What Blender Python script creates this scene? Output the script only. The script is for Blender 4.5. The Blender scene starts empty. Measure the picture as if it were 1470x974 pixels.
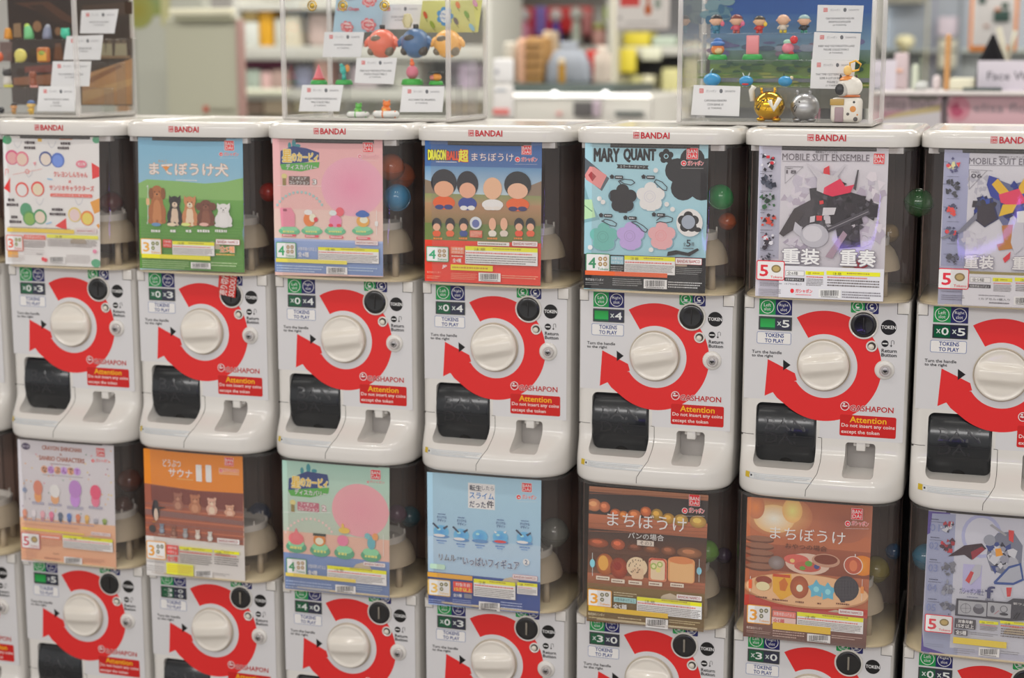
import bpy, bmesh, math, random
from mathutils import Vector, Matrix
S = bpy.context.scene
COL = S.collection
# ---------------------------------------------------------------- camera
CX, CY, CZ, YAW, PIT, FPX = 0.9192, -2.8088, 0.5144, -0.30533, 0.16732, 2326.37
FW = Vector((math.sin(YAW)*math.cos(PIT), math.cos(YAW)*math.cos(PIT), -math.sin(PIT)))
RT = Vector((math.cos(YAW), -math.sin(YAW), 0.0))
UP = RT.cross(FW)
cd = bpy.data.cameras.new('camera'); cam = bpy.data.objects.new('camera', cd); COL.objects.link(cam)
cam.matrix_world = Matrix(((RT.x, UP.x, -FW.x, CX), (RT.y, UP.y, -FW.y, CY), (RT.z, UP.z, -FW.z, CZ), (0, 0, 0, 1)))
cd.sensor_width = 36.0; cd.lens = 36.0*FPX/1470.0; cd.clip_start = 0.05; cd.clip_end = 60
cd.dof.use_dof = True; cd.dof.focus_distance = 2.80; cd.dof.aperture_fstop = 2.3
S.camera = cam
S.cycles.transparent_max_bounces = 32
# ---------------------------------------------------------------- world, lights, exposure
w = bpy.data.worlds.new('world'); S.world = w; w.use_nodes = True
w.node_tree.nodes['Background'].inputs[0].default_value = (1.0, 0.97, 0.95, 1)
w.node_tree.nodes['Background'].inputs[1].default_value = 0.95
S.view_settings.view_transform = 'Standard'; S.view_settings.look = 'None'
S.view_settings.exposure = -0.5; S.view_settings.gamma = 1.0; S.view_settings.use_curve_mapping = False
def area_lamp(name, loc, sx, sy, power, col=(1.0, 0.96, 0.9), rot=(0, 0, 0)):
    l = bpy.data.lights.new(name, 'AREA'); l.shape = 'RECTANGLE'; l.size = sx; l.size_y = sy
    l.energy = power; l.color = col
    o = bpy.data.objects.new(name, l); o.location = loc; o.rotation_euler = rot; COL.objects.link(o); return o
CEIL = 2.1
for i, x in enumerate((-2.6, -0.9, 0.8, 2.5)):
    area_lamp('ceiling_lamp', (x, -2.3, CEIL-0.04), 1.2, 0.25, 3)
    area_lamp('ceiling_lamp', (x, 0.9, CEIL-0.04), 1.2, 0.3, 30)
    area_lamp('ceiling_lamp', (x, 3.2, CEIL-0.04), 1.2, 0.5, 42)
for x in (-2.2, -0.7, 0.8, 2.3):
    area_lamp('front_fill_lamp', (x, -4.7, 1.7), 1.3, 0.5, 26, (1.0, 0.97, 0.95), (math.radians(62), 0, 0))  # added fill lights behind the camera, brightening the machine fronts
for x, y in ((-1.7, -1.35), (-1.0, -1.3), (-0.3, -1.35), (0.45, -1.3), (1.15, -1.35)):
    area_lamp('ceiling_spot_lamp', (x, y, CEIL-0.04), 0.1, 0.1, 5)

# ---------------------------------------------------------------- pixel -> point
def ray(px, py): return (FW*FPX + RT*(px-735.0) + UP*(487.0-py))
def at(px, py, Y):
    d = ray(px, py); t = (Y-CY)/d.y
    return Vector((CX+d.x*t, Y, CZ+d.z*t))
# ---------------------------------------------------------------- colours and materials
def lin(c):
    c /= 255.0
    return c/12.92 if c <= 0.04045 else ((c+0.055)/1.055)**2.4
def L(*c): return tuple(lin(v) for v in c)
MATS = {}
def mat(name, rgb, rough=0.5, metal=0.0, coat=0.0, noise=0.0, nscale=40, bump=0.0, trans=0.0, emit=0.0, spec=0.5):
    if name in MATS: return MATS[name]
    m = bpy.data.materials.new(name); m.use_nodes = True; nt = m.node_tree; b = nt.nodes['Principled BSDF']
    c = L(*rgb)+(1,)
    b.inputs['Base Color'].default_value = c; b.inputs['Roughness'].default_value = rough
    b.inputs['Metallic'].default_value = metal; b.inputs['Coat Weight'].default_value = coat
    b.inputs['Transmission Weight'].default_value = trans; b.inputs['Specular IOR Level'].default_value = spec
    if emit: b.inputs['Emission Color'].default_value = c; b.inputs['Emission Strength'].default_value = emit
    if noise or bump:
        tc = nt.nodes.new('ShaderNodeTexCoord'); n = nt.nodes.new('ShaderNodeTexNoise'); n.inputs['Scale'].default_value = nscale
        n.inputs['Detail'].default_value = 4
        nt.links.new(tc.outputs['Object'], n.inputs['Vector'])
        if noise:
            mx = nt.nodes.new('ShaderNodeMix'); mx.data_type = 'RGBA'
            mx.inputs[6].default_value = tuple(v*(1-noise) for v in c[:3])+(1,); mx.inputs[7].default_value = tuple(min(1, v*(1+noise)) for v in c[:3])+(1,)
            nt.links.new(n.outputs['Fac'], mx.inputs[0]); nt.links.new(mx.outputs[2], b.inputs['Base Color'])
        if bump:
            bp = nt.nodes.new('ShaderNodeBump'); bp.inputs['Strength'].default_value = bump; bp.inputs['Distance'].default_value = 0.002
            nt.links.new(n.outputs['Fac'], bp.inputs['Height']); nt.links.new(bp.outputs['Normal'], b.inputs['Normal'])
    MATS[name] = m; return m
def clear(name, tint, refl=1.0, rough=0.03, ior=1.45, haze=0.0):
    if name in MATS: return MATS[name]
    m = bpy.data.materials.new(name); m.use_nodes = True; nt = m.node_tree; nt.nodes.clear()
    o = nt.nodes.new('ShaderNodeOutputMaterial'); mx = nt.nodes.new('ShaderNodeMixShader')
    t = nt.nodes.new('ShaderNodeBsdfTransparent'); g = nt.nodes.new('ShaderNodeBsdfGlossy'); f = nt.nodes.new('ShaderNodeFresnel')
    t.inputs[0].default_value = tint+(1,); g.inputs['Roughness'].default_value = rough; g.inputs[0].default_value = (refl, refl, refl, 1)
    f.inputs[0].default_value = ior
    ge = nt.nodes.new('ShaderNodeNewGeometry'); inv = nt.nodes.new('ShaderNodeMath'); inv.operation = 'SUBTRACT'; inv.inputs[0].default_value = 1.0
    mu = nt.nodes.new('ShaderNodeMath'); mu.operation = 'MULTIPLY'          # reflect once, on the outer face of the sheet
    nt.links.new(ge.outputs['Backfacing'], inv.inputs[1]); nt.links.new(inv.outputs[0], mu.inputs[0]); nt.links.new(f.outputs[0], mu.inputs[1])
    nt.links.new(mu.outputs[0], mx.inputs[0]); nt.links.new(g.outputs[0], mx.inputs[2])
    if haze:
        df = nt.nodes.new('ShaderNodeBsdfDiffuse'); df.inputs[0].default_value = (.85, .82, .8, 1); m2 = nt.nodes.new('ShaderNodeMixShader'); m2.inputs[0].default_value = haze
        nt.links.new(t.outputs[0], m2.inputs[1]); nt.links.new(df.outputs[0], m2.inputs[2]); nt.links.new(m2.outputs[0], mx.inputs[1])
    else: nt.links.new(t.outputs[0], mx.inputs[1])
    nt.links.new(mx.outputs[0], o.inputs[0]); MATS[name] = m; return m
def vcol_mat(name, rough, spec=0.5, coat=0.0):
    m = bpy.data.materials.new(name); m.use_nodes = True; nt = m.node_tree; b = nt.nodes['Principled BSDF']
    a = nt.nodes.new('ShaderNodeAttribute'); a.attribute_name = 'Col'; nt.links.new(a.outputs['Color'], b.inputs['Base Color'])
    b.inputs['Roughness'].default_value = rough; b.inputs['Specular IOR Level'].default_value = spec; b.inputs['Coat Weight'].default_value = coat
    MATS[name] = m; return m
WHITE = mat('white_plastic', (226, 223, 218), 0.16, coat=0.3)
IVORY = mat('ivory_plastic', (226, 219, 205), 0.3)
INK = vcol_mat('printed_ink', 0.35)
PRINT = vcol_mat('printed_paper', 0.55, 0.3)
TOY = vcol_mat('painted_plastic', 0.35)
DARKL = mat('dark_liner', (120, 92, 80), 0.4)
BLACK = mat('black_plastic', (16, 15, 16), 0.3)
SEAM = mat('panel_gap', (62, 57, 54), 0.7)
DOME = clear('clear_dome_plastic', (0.93, 0.915, 0.905), 0.9, 0.03, 1.45, 0.045)
ACRYL = clear('clear_acrylic', (0.988, 0.99, 0.988), 1.0, 0.02, 1.40)
# ---------------------------------------------------------------- mesh builder
class B:
    def __init__(s): s.v = []; s.f = []; s.c = []; s.sm = []; s.col = (0.8, 0.8, 0.8); s.smooth = True
    def rgb(s, *c): s.col = L(*c); return s
    def add(s, vs, fs, smooth=None, cols=None):
        o = len(s.v); s.v += [tuple(p) for p in vs]
        for i, f in enumerate(fs):
            s.f.append(tuple(o+k for k in f)); s.sm.append(s.smooth if smooth is None else smooth)
            s.c.append([cols[k] for k in f] if cols else s.col)
        return s
    def loft(s, rings, cap0=True, cap1=True, closed=True, smooth=None):
        n = len(rings[0]); vs = [p for r in rings for p in r]; fs = []
        for i in range(len(rings)-1):
            for j in range(n if closed else n-1):
                k = (j+1) % n
                fs.append((i*n+j, i*n+k, (i+1)*n+k, (i+1)*n+j))
        if cap0: fs.append(tuple(reversed(range(n))))
        if cap1: fs.append(tuple(range((len(rings)-1)*n, len(rings)*n)))
        return s.add(vs, fs, smooth)
    def lathe(s, prof, c=(0, 0, 0), axis='z', n=24, smooth=None):
        rings = []
        for r, h in prof:
            ring = []
            for k in range(n):
                a = 2*math.pi*k/n; p, q = max(r, 1e-5)*math.cos(a), max(r, 1e-5)*math.sin(a)
                ring.append((c[0]+p, c[1]+q, c[2]+h) if axis == 'z' else (c[0]+p, c[1]-h, c[2]+q) if axis == 'y' else (c[0]+h, c[1]+p, c[2]+q))
            rings.append(ring)
        return s.loft(rings, smooth=smooth)
    def rbox(s, x0, x1, y0, y1, z0, z1, r=0.002, n=3, plan=None):
        hx, hy = (x1-x0)/2, (y1-y0)/2; r = min(r, hx*.95, hy*.95, (z1-z0)*.49); pr = max(plan or r, r)
        prof = [(r*(1-math.sin(math.pi/2*k/n)), z0+r*(1-math.cos(math.pi/2*k/n))) for k in range(n+1)]
        prof += [(e, z0+z1-z) for e, z in reversed(prof)]
        rings = [[(p[0]+(x0+x1)/2, p[1]+(y0+y1)/2, z) for p in rrect(hx-e, hy-e, max(pr-e, 1e-4), n)] for e, z in prof]
        return s.loft(rings)
    def box(s, x0, x1, y0, y1, z0, z1):
        vs = [(x, y, z) for x in (x0, x1) for y in (y0, y1) for z in (z0, z1)]
        return s.add(vs, [(0, 1, 3, 2), (4, 6, 7, 5), (0, 4, 5, 1), (2, 3, 7, 6), (0, 2, 6, 4), (1, 5, 7, 3)], False)
    def tube(s, pts, r, n=8, closed=False):
        pts = [Vector(p) for p in pts]; rings = []
        m = len(pts)
        for i, p in enumerate(pts):
            a = pts[(i-1) % m] if (closed or i) else p; b = pts[(i+1) % m] if (closed or i < m-1) else p
            t = (b-a).normalized(); u = t.cross(Vector((0.13, 0.2, 1))).normalized(); v = t.cross(u)
            rr = r[i] if isinstance(r, (list, tuple)) else r
            rings.append([p+(u*math.cos(2*math.pi*k/n)+v*math.sin(2*math.pi*k/n))*rr for k in range(n)])
        if closed: rings.append(rings[0])
        return s.loft(rings, not closed, not closed)
    def ball(s, c, r, sx=1, sy=1, sz=1, n=16, lo=-1.0, hi=1.0):
        k = max(5, n//2)
        prof = [(math.sqrt(max(0, 1-t*t)), t) for t in [math.sin(math.pi/2*(lo+(hi-lo)*i/k)) for i in range(k+1)]]
        rings = [[(c[0]+r*sx*q*math.cos(2*math.pi*j/n), c[1]+r*sy*q*math.sin(2*math.pi*j/n), c[2]+r*sz*t) for j in range(n)] for q, t in [(max(a, 1e-4), b) for a, b in prof]]
        return s.loft(rings)
    def prism(s, pts, y0, y1):                     # outline in x,z extruded along y
        n = len(pts)
        return s.loft([[(p[0], y0, p[1]) for p in pts], [(p[0], y1, p[1]) for p in pts]], smooth=False)
    def mesh(s, name, m):
        me = bpy.data.meshes.new(name); me.from_pydata(s.v, [], s.f); me.materials.append(m)
        me.polygons.foreach_set('use_smooth', s.sm)
        if len(s.f):
            ca = me.color_attributes.new('Col', 'FLOAT_COLOR', 'CORNER'); buf = []
            for f, c in zip(s.f, s.c):
                if isinstance(c, list):
                    for q in c: buf += [q[0], q[1], q[2], 1.0]
                else: buf += [c[0], c[1], c[2], 1.0]*len(f)
            ca.data.foreach_set('color', buf)
        me.update(); return me
def rrect(hx, hy, r, n=3):
    out = []
    for cx, cy, a0 in ((hx-r, hy-r, 0), (-hx+r, hy-r, 90), (-hx+r, -hy+r, 180), (hx-r, -hy+r, 270)):
        for k in range(n+1):
            a = math.radians(a0+90*k/n); out.append((cx+r*math.cos(a), cy+r*math.sin(a)))
    return out
def link(name, me, parent=None, loc=(0, 0, 0)):
    o = bpy.data.objects.new(name, me); COL.objects.link(o); o.parent = parent; o.location = loc; return o
def obj(name, b, m, parent=None, loc=(0, 0, 0)):
    return link(name, b.mesh(name, m), parent, loc)
def autosmooth(me, ang=35):
    me.set_sharp_from_angle(angle=math.radians(ang)); return me
def tag(o, label, cat, group=None, kind=None):
    o['label'] = label; o['category'] = cat
    if group: o['group'] = group
    if kind: o['kind'] = kind
    return o
def thing(name, loc, label, cat, group=None):
    o = bpy.data.objects.new(name, None); COL.objects.link(o); o.location = loc; o.empty_display_size = 0.02
    return tag(o, label, cat, group)
def struct(name, b, m):
    o = obj(name, b, m); o['kind'] = 'structure'; return o
# ---------------------------------------------------------------- lettering
TXT = {}
def glyphs(s, off=0.0):
    if (s, off) in TXT: return TXT[(s, off)]
    c = bpy.data.curves.new('t', 'FONT'); c.body = s; c.offset = off; c.resolution_u = 2; c.fill_mode = 'FRONT'
    o = bpy.data.objects.new('t', c); COL.objects.link(o); bpy.context.view_layer.update()
    me = o.evaluated_get(bpy.context.evaluated_depsgraph_get()).to_mesh()
    vs = [(v.co.x, v.co.y) for v in me.vertices]; fs = [tuple(p.vertices) for p in me.polygons]
    bpy.data.objects.remove(o); bpy.data.curves.remove(c)
    xs = [v[0] for v in vs] or [0, 1]; ys = [v[1] for v in vs] or [0, 1]
    x0, x1, y0, y1 = min(xs), max(xs), min(ys), max(ys)
    x1 = max(x1, x0+1e-6); y1 = max(y1, y0+1e-6)
    TXT[(s, off)] = ([((x-x0)/(x1-x0), (y-y0)/(y1-y0)) for x, y in vs], fs, (x1-x0)/(y1-y0)); return TXT[(s, off)]
class Print:
    """flat print: layers of 2-D shapes in x,z (metres), each a hair in front of the last"""
    def __init__(s, surf=None, step=0.00006): s.b = B(); s.b.smooth = False; s.n = 0; s.step = step; s.surf = surf or (lambda x, z: 0.0)
    def _put(s, pts, fs, col, cols=None):
        s.n += 1; s.b.col = col
        s.b.add([(x, s.surf(x, z)-s.n*s.step, z) for x, z in pts], fs, False, cols)
    def poly(s, pts, c): s._put(pts, [tuple(range(len(pts)))], L(*c))
    def rect(s, x0, z1, x1, z0, c, c2=None, nx=1):
        pts = []; cols = []
        for i in range(nx+1):
            x = x0+(x1-x0)*i/nx; pts += [(x, z1), (x, z0)]; cols += [L(*c), L(*(c2 or c))]
        s._put(pts, [(2*i, 2*i+1, 2*i+3, 2*i+2) for i in range(nx)], L(*c), cols)
    def rr(s, x0, z1, x1, z0, r, c):
        p = rrect((x1-x0)/2, (z1-z0)/2, min(r, (x1-x0)*.49, (z1-z0)*.49), 4); s.poly([(a+(x0+x1)/2, q+(z0+z1)/2) for a, q in p], c)
    def ell(s, cx, cz, rx, rz, c, c2=None, n=20, rot=0.0):
        ca, sa = math.cos(rot), math.sin(rot); p = []
        for k in range(n):
            a = 2*math.pi*k/n; u, v = rx*math.cos(a), rz*math.sin(a); p.append((cx+u*ca-v*sa, cz+u*sa+v*ca))
        if c2 is None: s.poly(p, c)
        else: s._put([(cx, cz)]+p, [(0, 1+k, 1+(k+1) % n) for k in range(n)], L(*c), [L(*c)]+[L(*c2)]*n)
    def ring(s, cx, cz, r0, r1, c, n=28, a0=0, a1=360):
        p = []
        for k in range(n+1):
            a = math.radians(a0+(a1-a0)*k/n); p += [(cx+r0*math.cos(a), cz+r0*math.sin(a)), (cx+r1*math.cos(a), cz+r1*math.sin(a))]
        s._put(p, [(2*k, 2*k+1, 2*k+3, 2*k+2) for k in range(n)], L(*c))
    def line(s, x0, z0, x1, z1, w, c):
        d = Vector((x1-x0, z1-z0)); d.normalize(); q = Vector((-d.y, d.x))*w/2
        s.poly([(x0+q.x, z0+q.y), (x0-q.x, z0-q.y), (x1-q.x, z1-q.y), (x1+q.x, z1+q.y)], c)
    def text(s, t, x0, z1, x1, z0, c, off=0.0, out=None, oo=0.05, fit=True, rot=0.0):
        cx, cz = (x0+x1)/2, (z0+z1)/2; ca, sa = math.cos(rot), math.sin(rot)
        cjk = any(ord(ch) > 0x2E80 for ch in t); w, h = x1-x0, z1-z0
        if cjk: off *= .6; oo *= .7
        for col, rad in ((((out, (off+oo)*h*.75),) if out else ())+((c, off*h*.75),)):
            if rad < .012*h: shifts = [(0, 0)]
            else: shifts = [(rad*math.cos(k*math.pi/4), rad*math.sin(k*math.pi/4)) for k in range(8)]
            vs, fs, asp = glyphs(t, 0.0)
            for dx, dz in shifts:                       # a heavier face: the outline stamped around itself
                pts = []
                for u, v in vs:
                    a, q = (u-.5)*(w-off*h)+dx, (v-.5)*(h-off*h)+dz; pts.append((cx+a*ca-q*sa, cz+a*sa+q*ca))
                s._put(pts, fs, L(*col)); s.n -= 1-.11
    def micro(s, x0, z1, x1, z0, rows, c, seed=1, fill=0.6):
        rn = random.Random(seed); h = (z1-z0)/rows; pts = []; fs = []
        for r in range(rows):
            x = x0; z = z1-(r+.5)*h; end = x1-(x1-x0)*(rn.random()*.3 if r == rows-1 else rn.random()*.06)
            while x < end:
                wd = h*rn.uniform(.35, .9); e = min(x+wd, x1); k = len(pts); hh = h*fill/2*rn.uniform(.75, 1)
                pts += [(x, z-hh), (e, z-hh), (e, z+hh), (x, z+hh)]; fs.append((k, k+1, k+2, k+3)); x = e+h*rn.uniform(.12, .25)
        if pts: s._put(pts, fs, L(*c))
    def finish(s, name, m, parent=None, loc=(0, 0, 0)): return obj(name, s.b, m, parent, loc)
# ---------------------------------------------------------------- the place
b = B(); b.box(-6, 5, -5, 6.2, -1.06, -1.0); struct('floor', b, mat('floor_tile', (150, 146, 140), 0.4, noise=0.05, nscale=3))
b = B(); b.box(-6, 5, -5, 6.2, CEIL, CEIL+0.06); struct('ceiling', b, mat('ceiling_white', (225, 222, 216), 0.8))
b = B(); b.box(-6, 5, 6.1, 6.2, -1.0, CEIL); struct('wall_back', b, mat('shop_wall', (214, 211, 205), 0.7, noise=0.03, nscale=2))
# ---------------------------------------------------------------- one capsule machine (origin: centre of its handle on the front panel)
HW = 0.1435
def ease(t): t = max(0.0, min(1.0, t)); return t*t*(3-2*t)
def lip(z): return -0.050*ease((-0.150-z)/0.052)
def front_y(x, z):
    e = ease((-0.150-z)/0.052); rc = 0.016+0.042*e; d = max(0, abs(x)-(HW-rc))
    return lip(z)-0.006*e*(1-(x/HW)**2)+rc-math.sqrt(max(0, rc*rc-d*d))
def plan(hw, yf, yb, rc, rb, bow, z, n=8, nf=10):
    pts = []
    for k in range(n+1):
        a = math.pi*(1.0+0.5*k/n); pts.append((-hw+rc+rc*math.cos(a), yf+rc+rc*math.sin(a)))
    for k in range(1, nf):
        pts.append((-(hw-rc)+2*(hw-rc)*k/nf, yf))
    for k in range(n+1):
        a = math.pi*(1.5+0.5*k/n); pts.append((hw-rc+rc*math.cos(a), yf+rc+rc*math.sin(a)))
    for k in range(4):
        a = math.pi*0.5*k/3; pts.append((hw-rb+rb*math.cos(a), yb-rb+rb*math.sin(a)))
    for k in range(4):
        a = math.pi*(0.5+0.5*k/3); pts.append((-hw+rb+rb*math.cos(a), yb-rb+rb*math.sin(a)))
    return [(x, y-(bow*(1-(x/hw)**2) if y < yf+rc else 0), z) for x, y in pts]
YB = 0.325
def body_mesh():
    b = B(); rings = []
    zs = [0.1165, 0.115, 0.05, -0.06, -0.14]+[-0.150-0.052*k/9 for k in range(10)]+[-0.212, -0.220]
    for z in zs:
        e = ease((-0.150-z)/0.052); i = 0.0015 if z == zs[0] else 0
        rings.append(plan(HW-i, lip(z)+i, YB, 0.016+0.042*e, 0.01, 0.006*e, z))
    for k in range(1, 6):
        a = math.pi/2*k/5; i = 0.010*(1-math.cos(a)); z = -0.221-0.010*math.sin(a)
        rings.append(plan(HW-i, -0.05+i, YB, 0.058-i, 0.01, 0.006, z))
    b.loft(list(reversed(rings))); base = link('body', b.mesh('body', WHITE))
    cut = B()
    def rc_box(x0, x1, z0, z1, y0, y1, r, taper=0.0):
        rr = []
        for y, t in ((y0, 0.0), (y1, taper)):
            rr.append([(p[0]+(x0+x1)/2, y, p[1]+(z0+z1)/2) for p in rrect((x1-x0)/2-t, (z1-z0)/2-t, r, 5)])
        cut.loft(rr)
    rc_box(-0.1185, -0.0065, -0.1835, -0.0695, -0.12, 0.045, 0.011, 0.004)
    rc_box(0.0395, 0.0955, -0.1895, -0.1325, -0.12, 0.035, 0.006, 0.003)
    co = link('cut', cut.mesh('cut', WHITE))
    for o_ in (base, co):
        bm = bmesh.new(); bm.from_mesh(o_.data); bmesh.ops.remove_doubles(bm, verts=bm.verts, dist=1e-6); bmesh.ops.recalc_face_normals(bm, faces=bm.faces); bm.to_mesh(o_.data); bm.free()
    md = base.modifiers.new('b', 'BOOLEAN'); md.operation = 'DIFFERENCE'; md.object = co; md.solver = 'EXACT'
    bpy.context.view_layer.update()
    me = bpy.data.meshes.new_from_object(base.evaluated_get(bpy.context.evaluated_depsgraph_get())); me.name = 'body'
    bpy.data.objects.remove(base); bpy.data.objects.remove(co)
    me.polygons.foreach_set('use_smooth', [True]*len(me.polygons)); autosmooth(me, 30); return me
MB = body_mesh()
def P_(): return Print()
# red ring, arrow and printed words on the panel
def ring_print():
    p = Print(surf=lambda x, z: -0.0002)
    RED = (228, 42, 42)
    R0, R1 = 0.0565, 0.0975
    a_start, a_end = 121, -124
    n = 64; pts = []; fs = []
    for k in range(n+1):
        a = math.radians(a_start+(a_end-a_start)*k/n); pts += [(R0*math.cos(a)+.001, R0*math.sin(a)-.002), (R1*math.cos(a)+.001, R1*math.sin(a)-.002)]
    fs = [(2*k, 2*k+1, 2*k+3, 2*k+2) for k in range(n)]
    p._put(pts, fs, L(*RED))
    p.n -= .9
    arc = [(R0*math.cos(math.radians(a))+.001, R0*math.sin(math.radians(a))-.002) for a in range(-124, -152, -4)]
    low = [(-0.0535, -0.0830), (-0.0799, -0.0628), (-0.0872, -0.0535), (-0.1016, -0.0608), (-0.0975, 0.0051), (-0.0494, -0.0175), (-0.0457, -0.0299), (-0.0506, -0.0319)]
    p.poly(low+list(reversed(arc)), RED)
    return p
pr = ring_print()
pr.poly([(-0.0706, 0.0057), (-0.0701, -0.0136), (-0.0575, -0.0032)], (14, 13, 15))
M_RING = pr.b.mesh('ring_arrow_print', INK)
STICK = []
def SP(nm, off=-0.0003):
    p = Print(surf=lambda x, z: off); STICK.append([nm, p]); return p
p = SP('slot_side_label')
p.rect(-0.1148, 0.1118, -0.0862, 0.0842, (20, 150, 75)); p.rect(-0.0862, 0.1118, -0.0576, 0.0842, (28, 30, 100))
for cx, t1 in ((-0.1005, 'Left'), (-0.0719, 'Right')):
    p.ring(cx, 0.098, 0.0108, 0.0119, (240, 240, 240))
    wd = 0.0062 if t1 == 'Left' else 0.0078
    p.text(t1, cx-wd, 0.1045, cx+wd, 0.0985, (240, 240, 240), 0.015); p.text('slot', cx-0.0058, 0.0972, cx+0.0058, 0.0915, (240, 240, 240), 0.015)
p = SP('two_coin_label')
p.rr(0.043, 0.1148, 0.0665, 0.0945, 0.002, (20, 150, 75)); p.rr(0.0665, 0.1148, 0.090, 0.0935, 0.002, (28, 30, 100))
for cx in (0.0545, 0.0785):
    p.ring(cx, 0.1055, 0.0082, 0.0092, (240, 240, 240)); p.ring(cx, 0.1065, 0.0025, 0.0040, (240, 240, 240), 14, 60, 330)
    p.ell(cx, 0.1035, 0.0030, 0.0016, (240, 240, 240), n=10); p.rect(cx-0.0055, 0.1013, cx+0.0055, 0.1000, (200, 205, 215))
p.line(0.0625, 0.1, 0.0645, 0.0965, 0.001, (245, 245, 245)); p.line(0.0705, 0.1, 0.0685, 0.0965, 0.001, (245, 245, 245))
p = SP('tokens_to_play_label')
p.rr(-0.1177, 0.0537, -0.0579, 0.0325, 0.003, (60, 100, 170)); p.rr(-0.1170, 0.0530, -0.0586, 0.0332, 0.0025, (236, 234, 232))
p.text('TOKENS', -0.1035, 0.0516, -0.0705, 0.0444, (30, 60, 135), 0.04); p.text('TO PLAY', -0.1035, 0.0418, -0.0705, 0.0350, (30, 60, 135), 0.04)
p = SP('turn_handle_words')
p.text('Turn the handle', -0.1258, 0.0205, -0.0735, 0.0150, (25, 25, 30), 0.03); p.text('to the right', -0.1258, 0.0135, -0.0885, 0.0072, (25, 25, 30), 0.03)
p = SP('token_mark')
p.ell(0.1078, 0.0716, 0.0132, 0.0132, (16, 15, 17), n=28); p.text('TOKEN', 0.0957, 0.0748, 0.1199, 0.0686, (240, 240, 240), 0.03)
p = SP('return_button_words')
p.ell(0.1026, 0.0432, 0.0060, 0.0060, (16, 15, 17)); p.rect(0.0983, 0.0442, 0.1069, 0.0421, (225, 225, 225))
p.ring(0.1154, 0.0468, 0.0020, 0.0027, (30, 30, 32), 10, 0, 180); p.rect(0.1127, 0.0468, 0.1134, 0.0398, (30, 30, 32)); p.rect(0.1174, 0.0468, 0.1181, 0.0425, (30, 30, 32))
p.poly([(0.1110, 0.0405), (0.1151, 0.0405), (0.1131, 0.0375)], (30, 30, 32))
p.text('Return', 0.0972, 0.0340, 0.1228, 0.0278, (25, 25, 30), 0.03); p.text('Button', 0.0972, 0.0265, 0.1228, 0.0203, (25, 25, 30), 0.03)
p = SP('red_brand_words')
p.ell(0.0385, -0.0705, 0.0076, 0.0080, (236, 234, 232)); p.ell(0.0385, -0.0705, 0.0064, 0.0068, (190, 30, 40)); p.poly([(0.0340, -0.0712), (0.0385, -0.0722), (0.0432, -0.0705), (0.0425, -0.0690), (0.0400, -0.0698), (0.0345, -0.0690)], (236, 234, 232)); p.ell(0.0372, -0.0668, 0.0022, 0.0014, (236, 234, 232)); p.ell(0.0395, -0.0665, 0.0010, 0.0010, (190, 30, 40))
p.text('GASHAPON', 0.0475, -0.0682, 0.1215, -0.0782, (185, 28, 38), 0.045, (236, 234, 232), 0.07)
p = SP('attention_sticker')
p.rr(0.0308, -0.0857, 0.1268, -0.1232, 0.003, (205, 28, 25))
p.text('Attention', 0.0478, -0.0880, 0.1102, -0.0988, (250, 190, 30), 0.03)
p.text('Do not insert any coins', 0.0338, -0.1010, 0.1245, -0.1092, (240, 225, 220), 0.02); p.text('except the token', 0.0338, -0.1122, 0.0990, -0.1205, (240, 225, 220), 0.02)
STICK = [(nm, q.b.mesh(nm, INK)) for nm, q in STICK]
p = Print(surf=lambda x, z: -0.0001, step=0.0)
p.rect(-0.1385, 0.1145, 0.1385, -0.0665, (222, 224, 229)); p.rect(-0.0035, -0.0665, 0.1385, -0.1300, (222, 224, 229)); STICK.append(('white_front_sheet', p.b.mesh('white_front_sheet', mat('front_sheet', (219, 218, 220), .22, coat=.2))))
# tray label follows the sloping lip
p = Print(surf=lambda x, z: front_y(x, z)-0.0004)
p.rect(-0.1265, -0.1905, -0.0085, -0.2005, (196, 200, 204), nx=12)
p.rect(-0.1175, -0.1915, -0.0095, -0.1995, (216, 218, 218), nx=12)
p.rect(-0.1265, -0.1905, -0.1185, -0.2000, (205, 175, 30)); p.rect(-0.1165, -0.1935, -0.1135, -0.1965, (40, 40, 45))
p.micro(-0.110, -0.192, -0.0125, -0.199, 3, (165, 172, 178), 4, 0.35)
M_LABEL = p.b.mesh('caution_label', INK)
# knob
def knob_mesh():
    b = B(); R = 0.0437; nr, na = 14, 48
    def h(x, z):
        r = math.hypot(x, z)/R; v = abs(z)/R
        base = 0.006+0.002*(1-r*r)
        ridge = 0.018-0.005*r*r
        t = ease((v-0.14)/0.34)
        hh = ridge*(1-t)+base*t
        rim = ease((r-0.86)/0.12)
        return hh*(1-rim)+0.009*rim if r < 0.985 else 0.009
    vs = [(0, -h(0, 0), 0)]; fs = []
    for i in range(1, nr+1):
        r = R*(i/nr)
        for k in range(na):
            a = 2*math.pi*k/na; x, z = r*math.cos(a), r*math.sin(a); vs.append((x, -h(x, z), z))
    for k in range(na):
        fs.append((0, 1+k, 1+(k+1) % na))
        for i in range(nr-1):
            o = 1+i*na; fs.append((o+k, o+na+k, o+na+(k+1) % na, o+(k+1) % na))
    o = 1+(nr-1)*na; q = len(vs)
    for k in range(na):
        a = 2*math.pi*k/na; vs.append((R*math.cos(a), 0.0, R*math.sin(a)))
    for k in range(na): fs.append((o+k, q+k, q+(k+1) % na, o+(k+1) % na))
    b.add(vs, fs, True); return b.mesh('handle', mat('handle_plastic', (232, 226, 216), 0.2, coat=0.2))
M_KNOB = knob_mesh()
b = B(); b.lathe([(0.0450, 0), (0.0462, 0.0005), (0.0462, 0.003), (0.0450, 0.0042), (0.0440, 0.003), (0.0440, 0)], axis='y', n=48)
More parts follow.
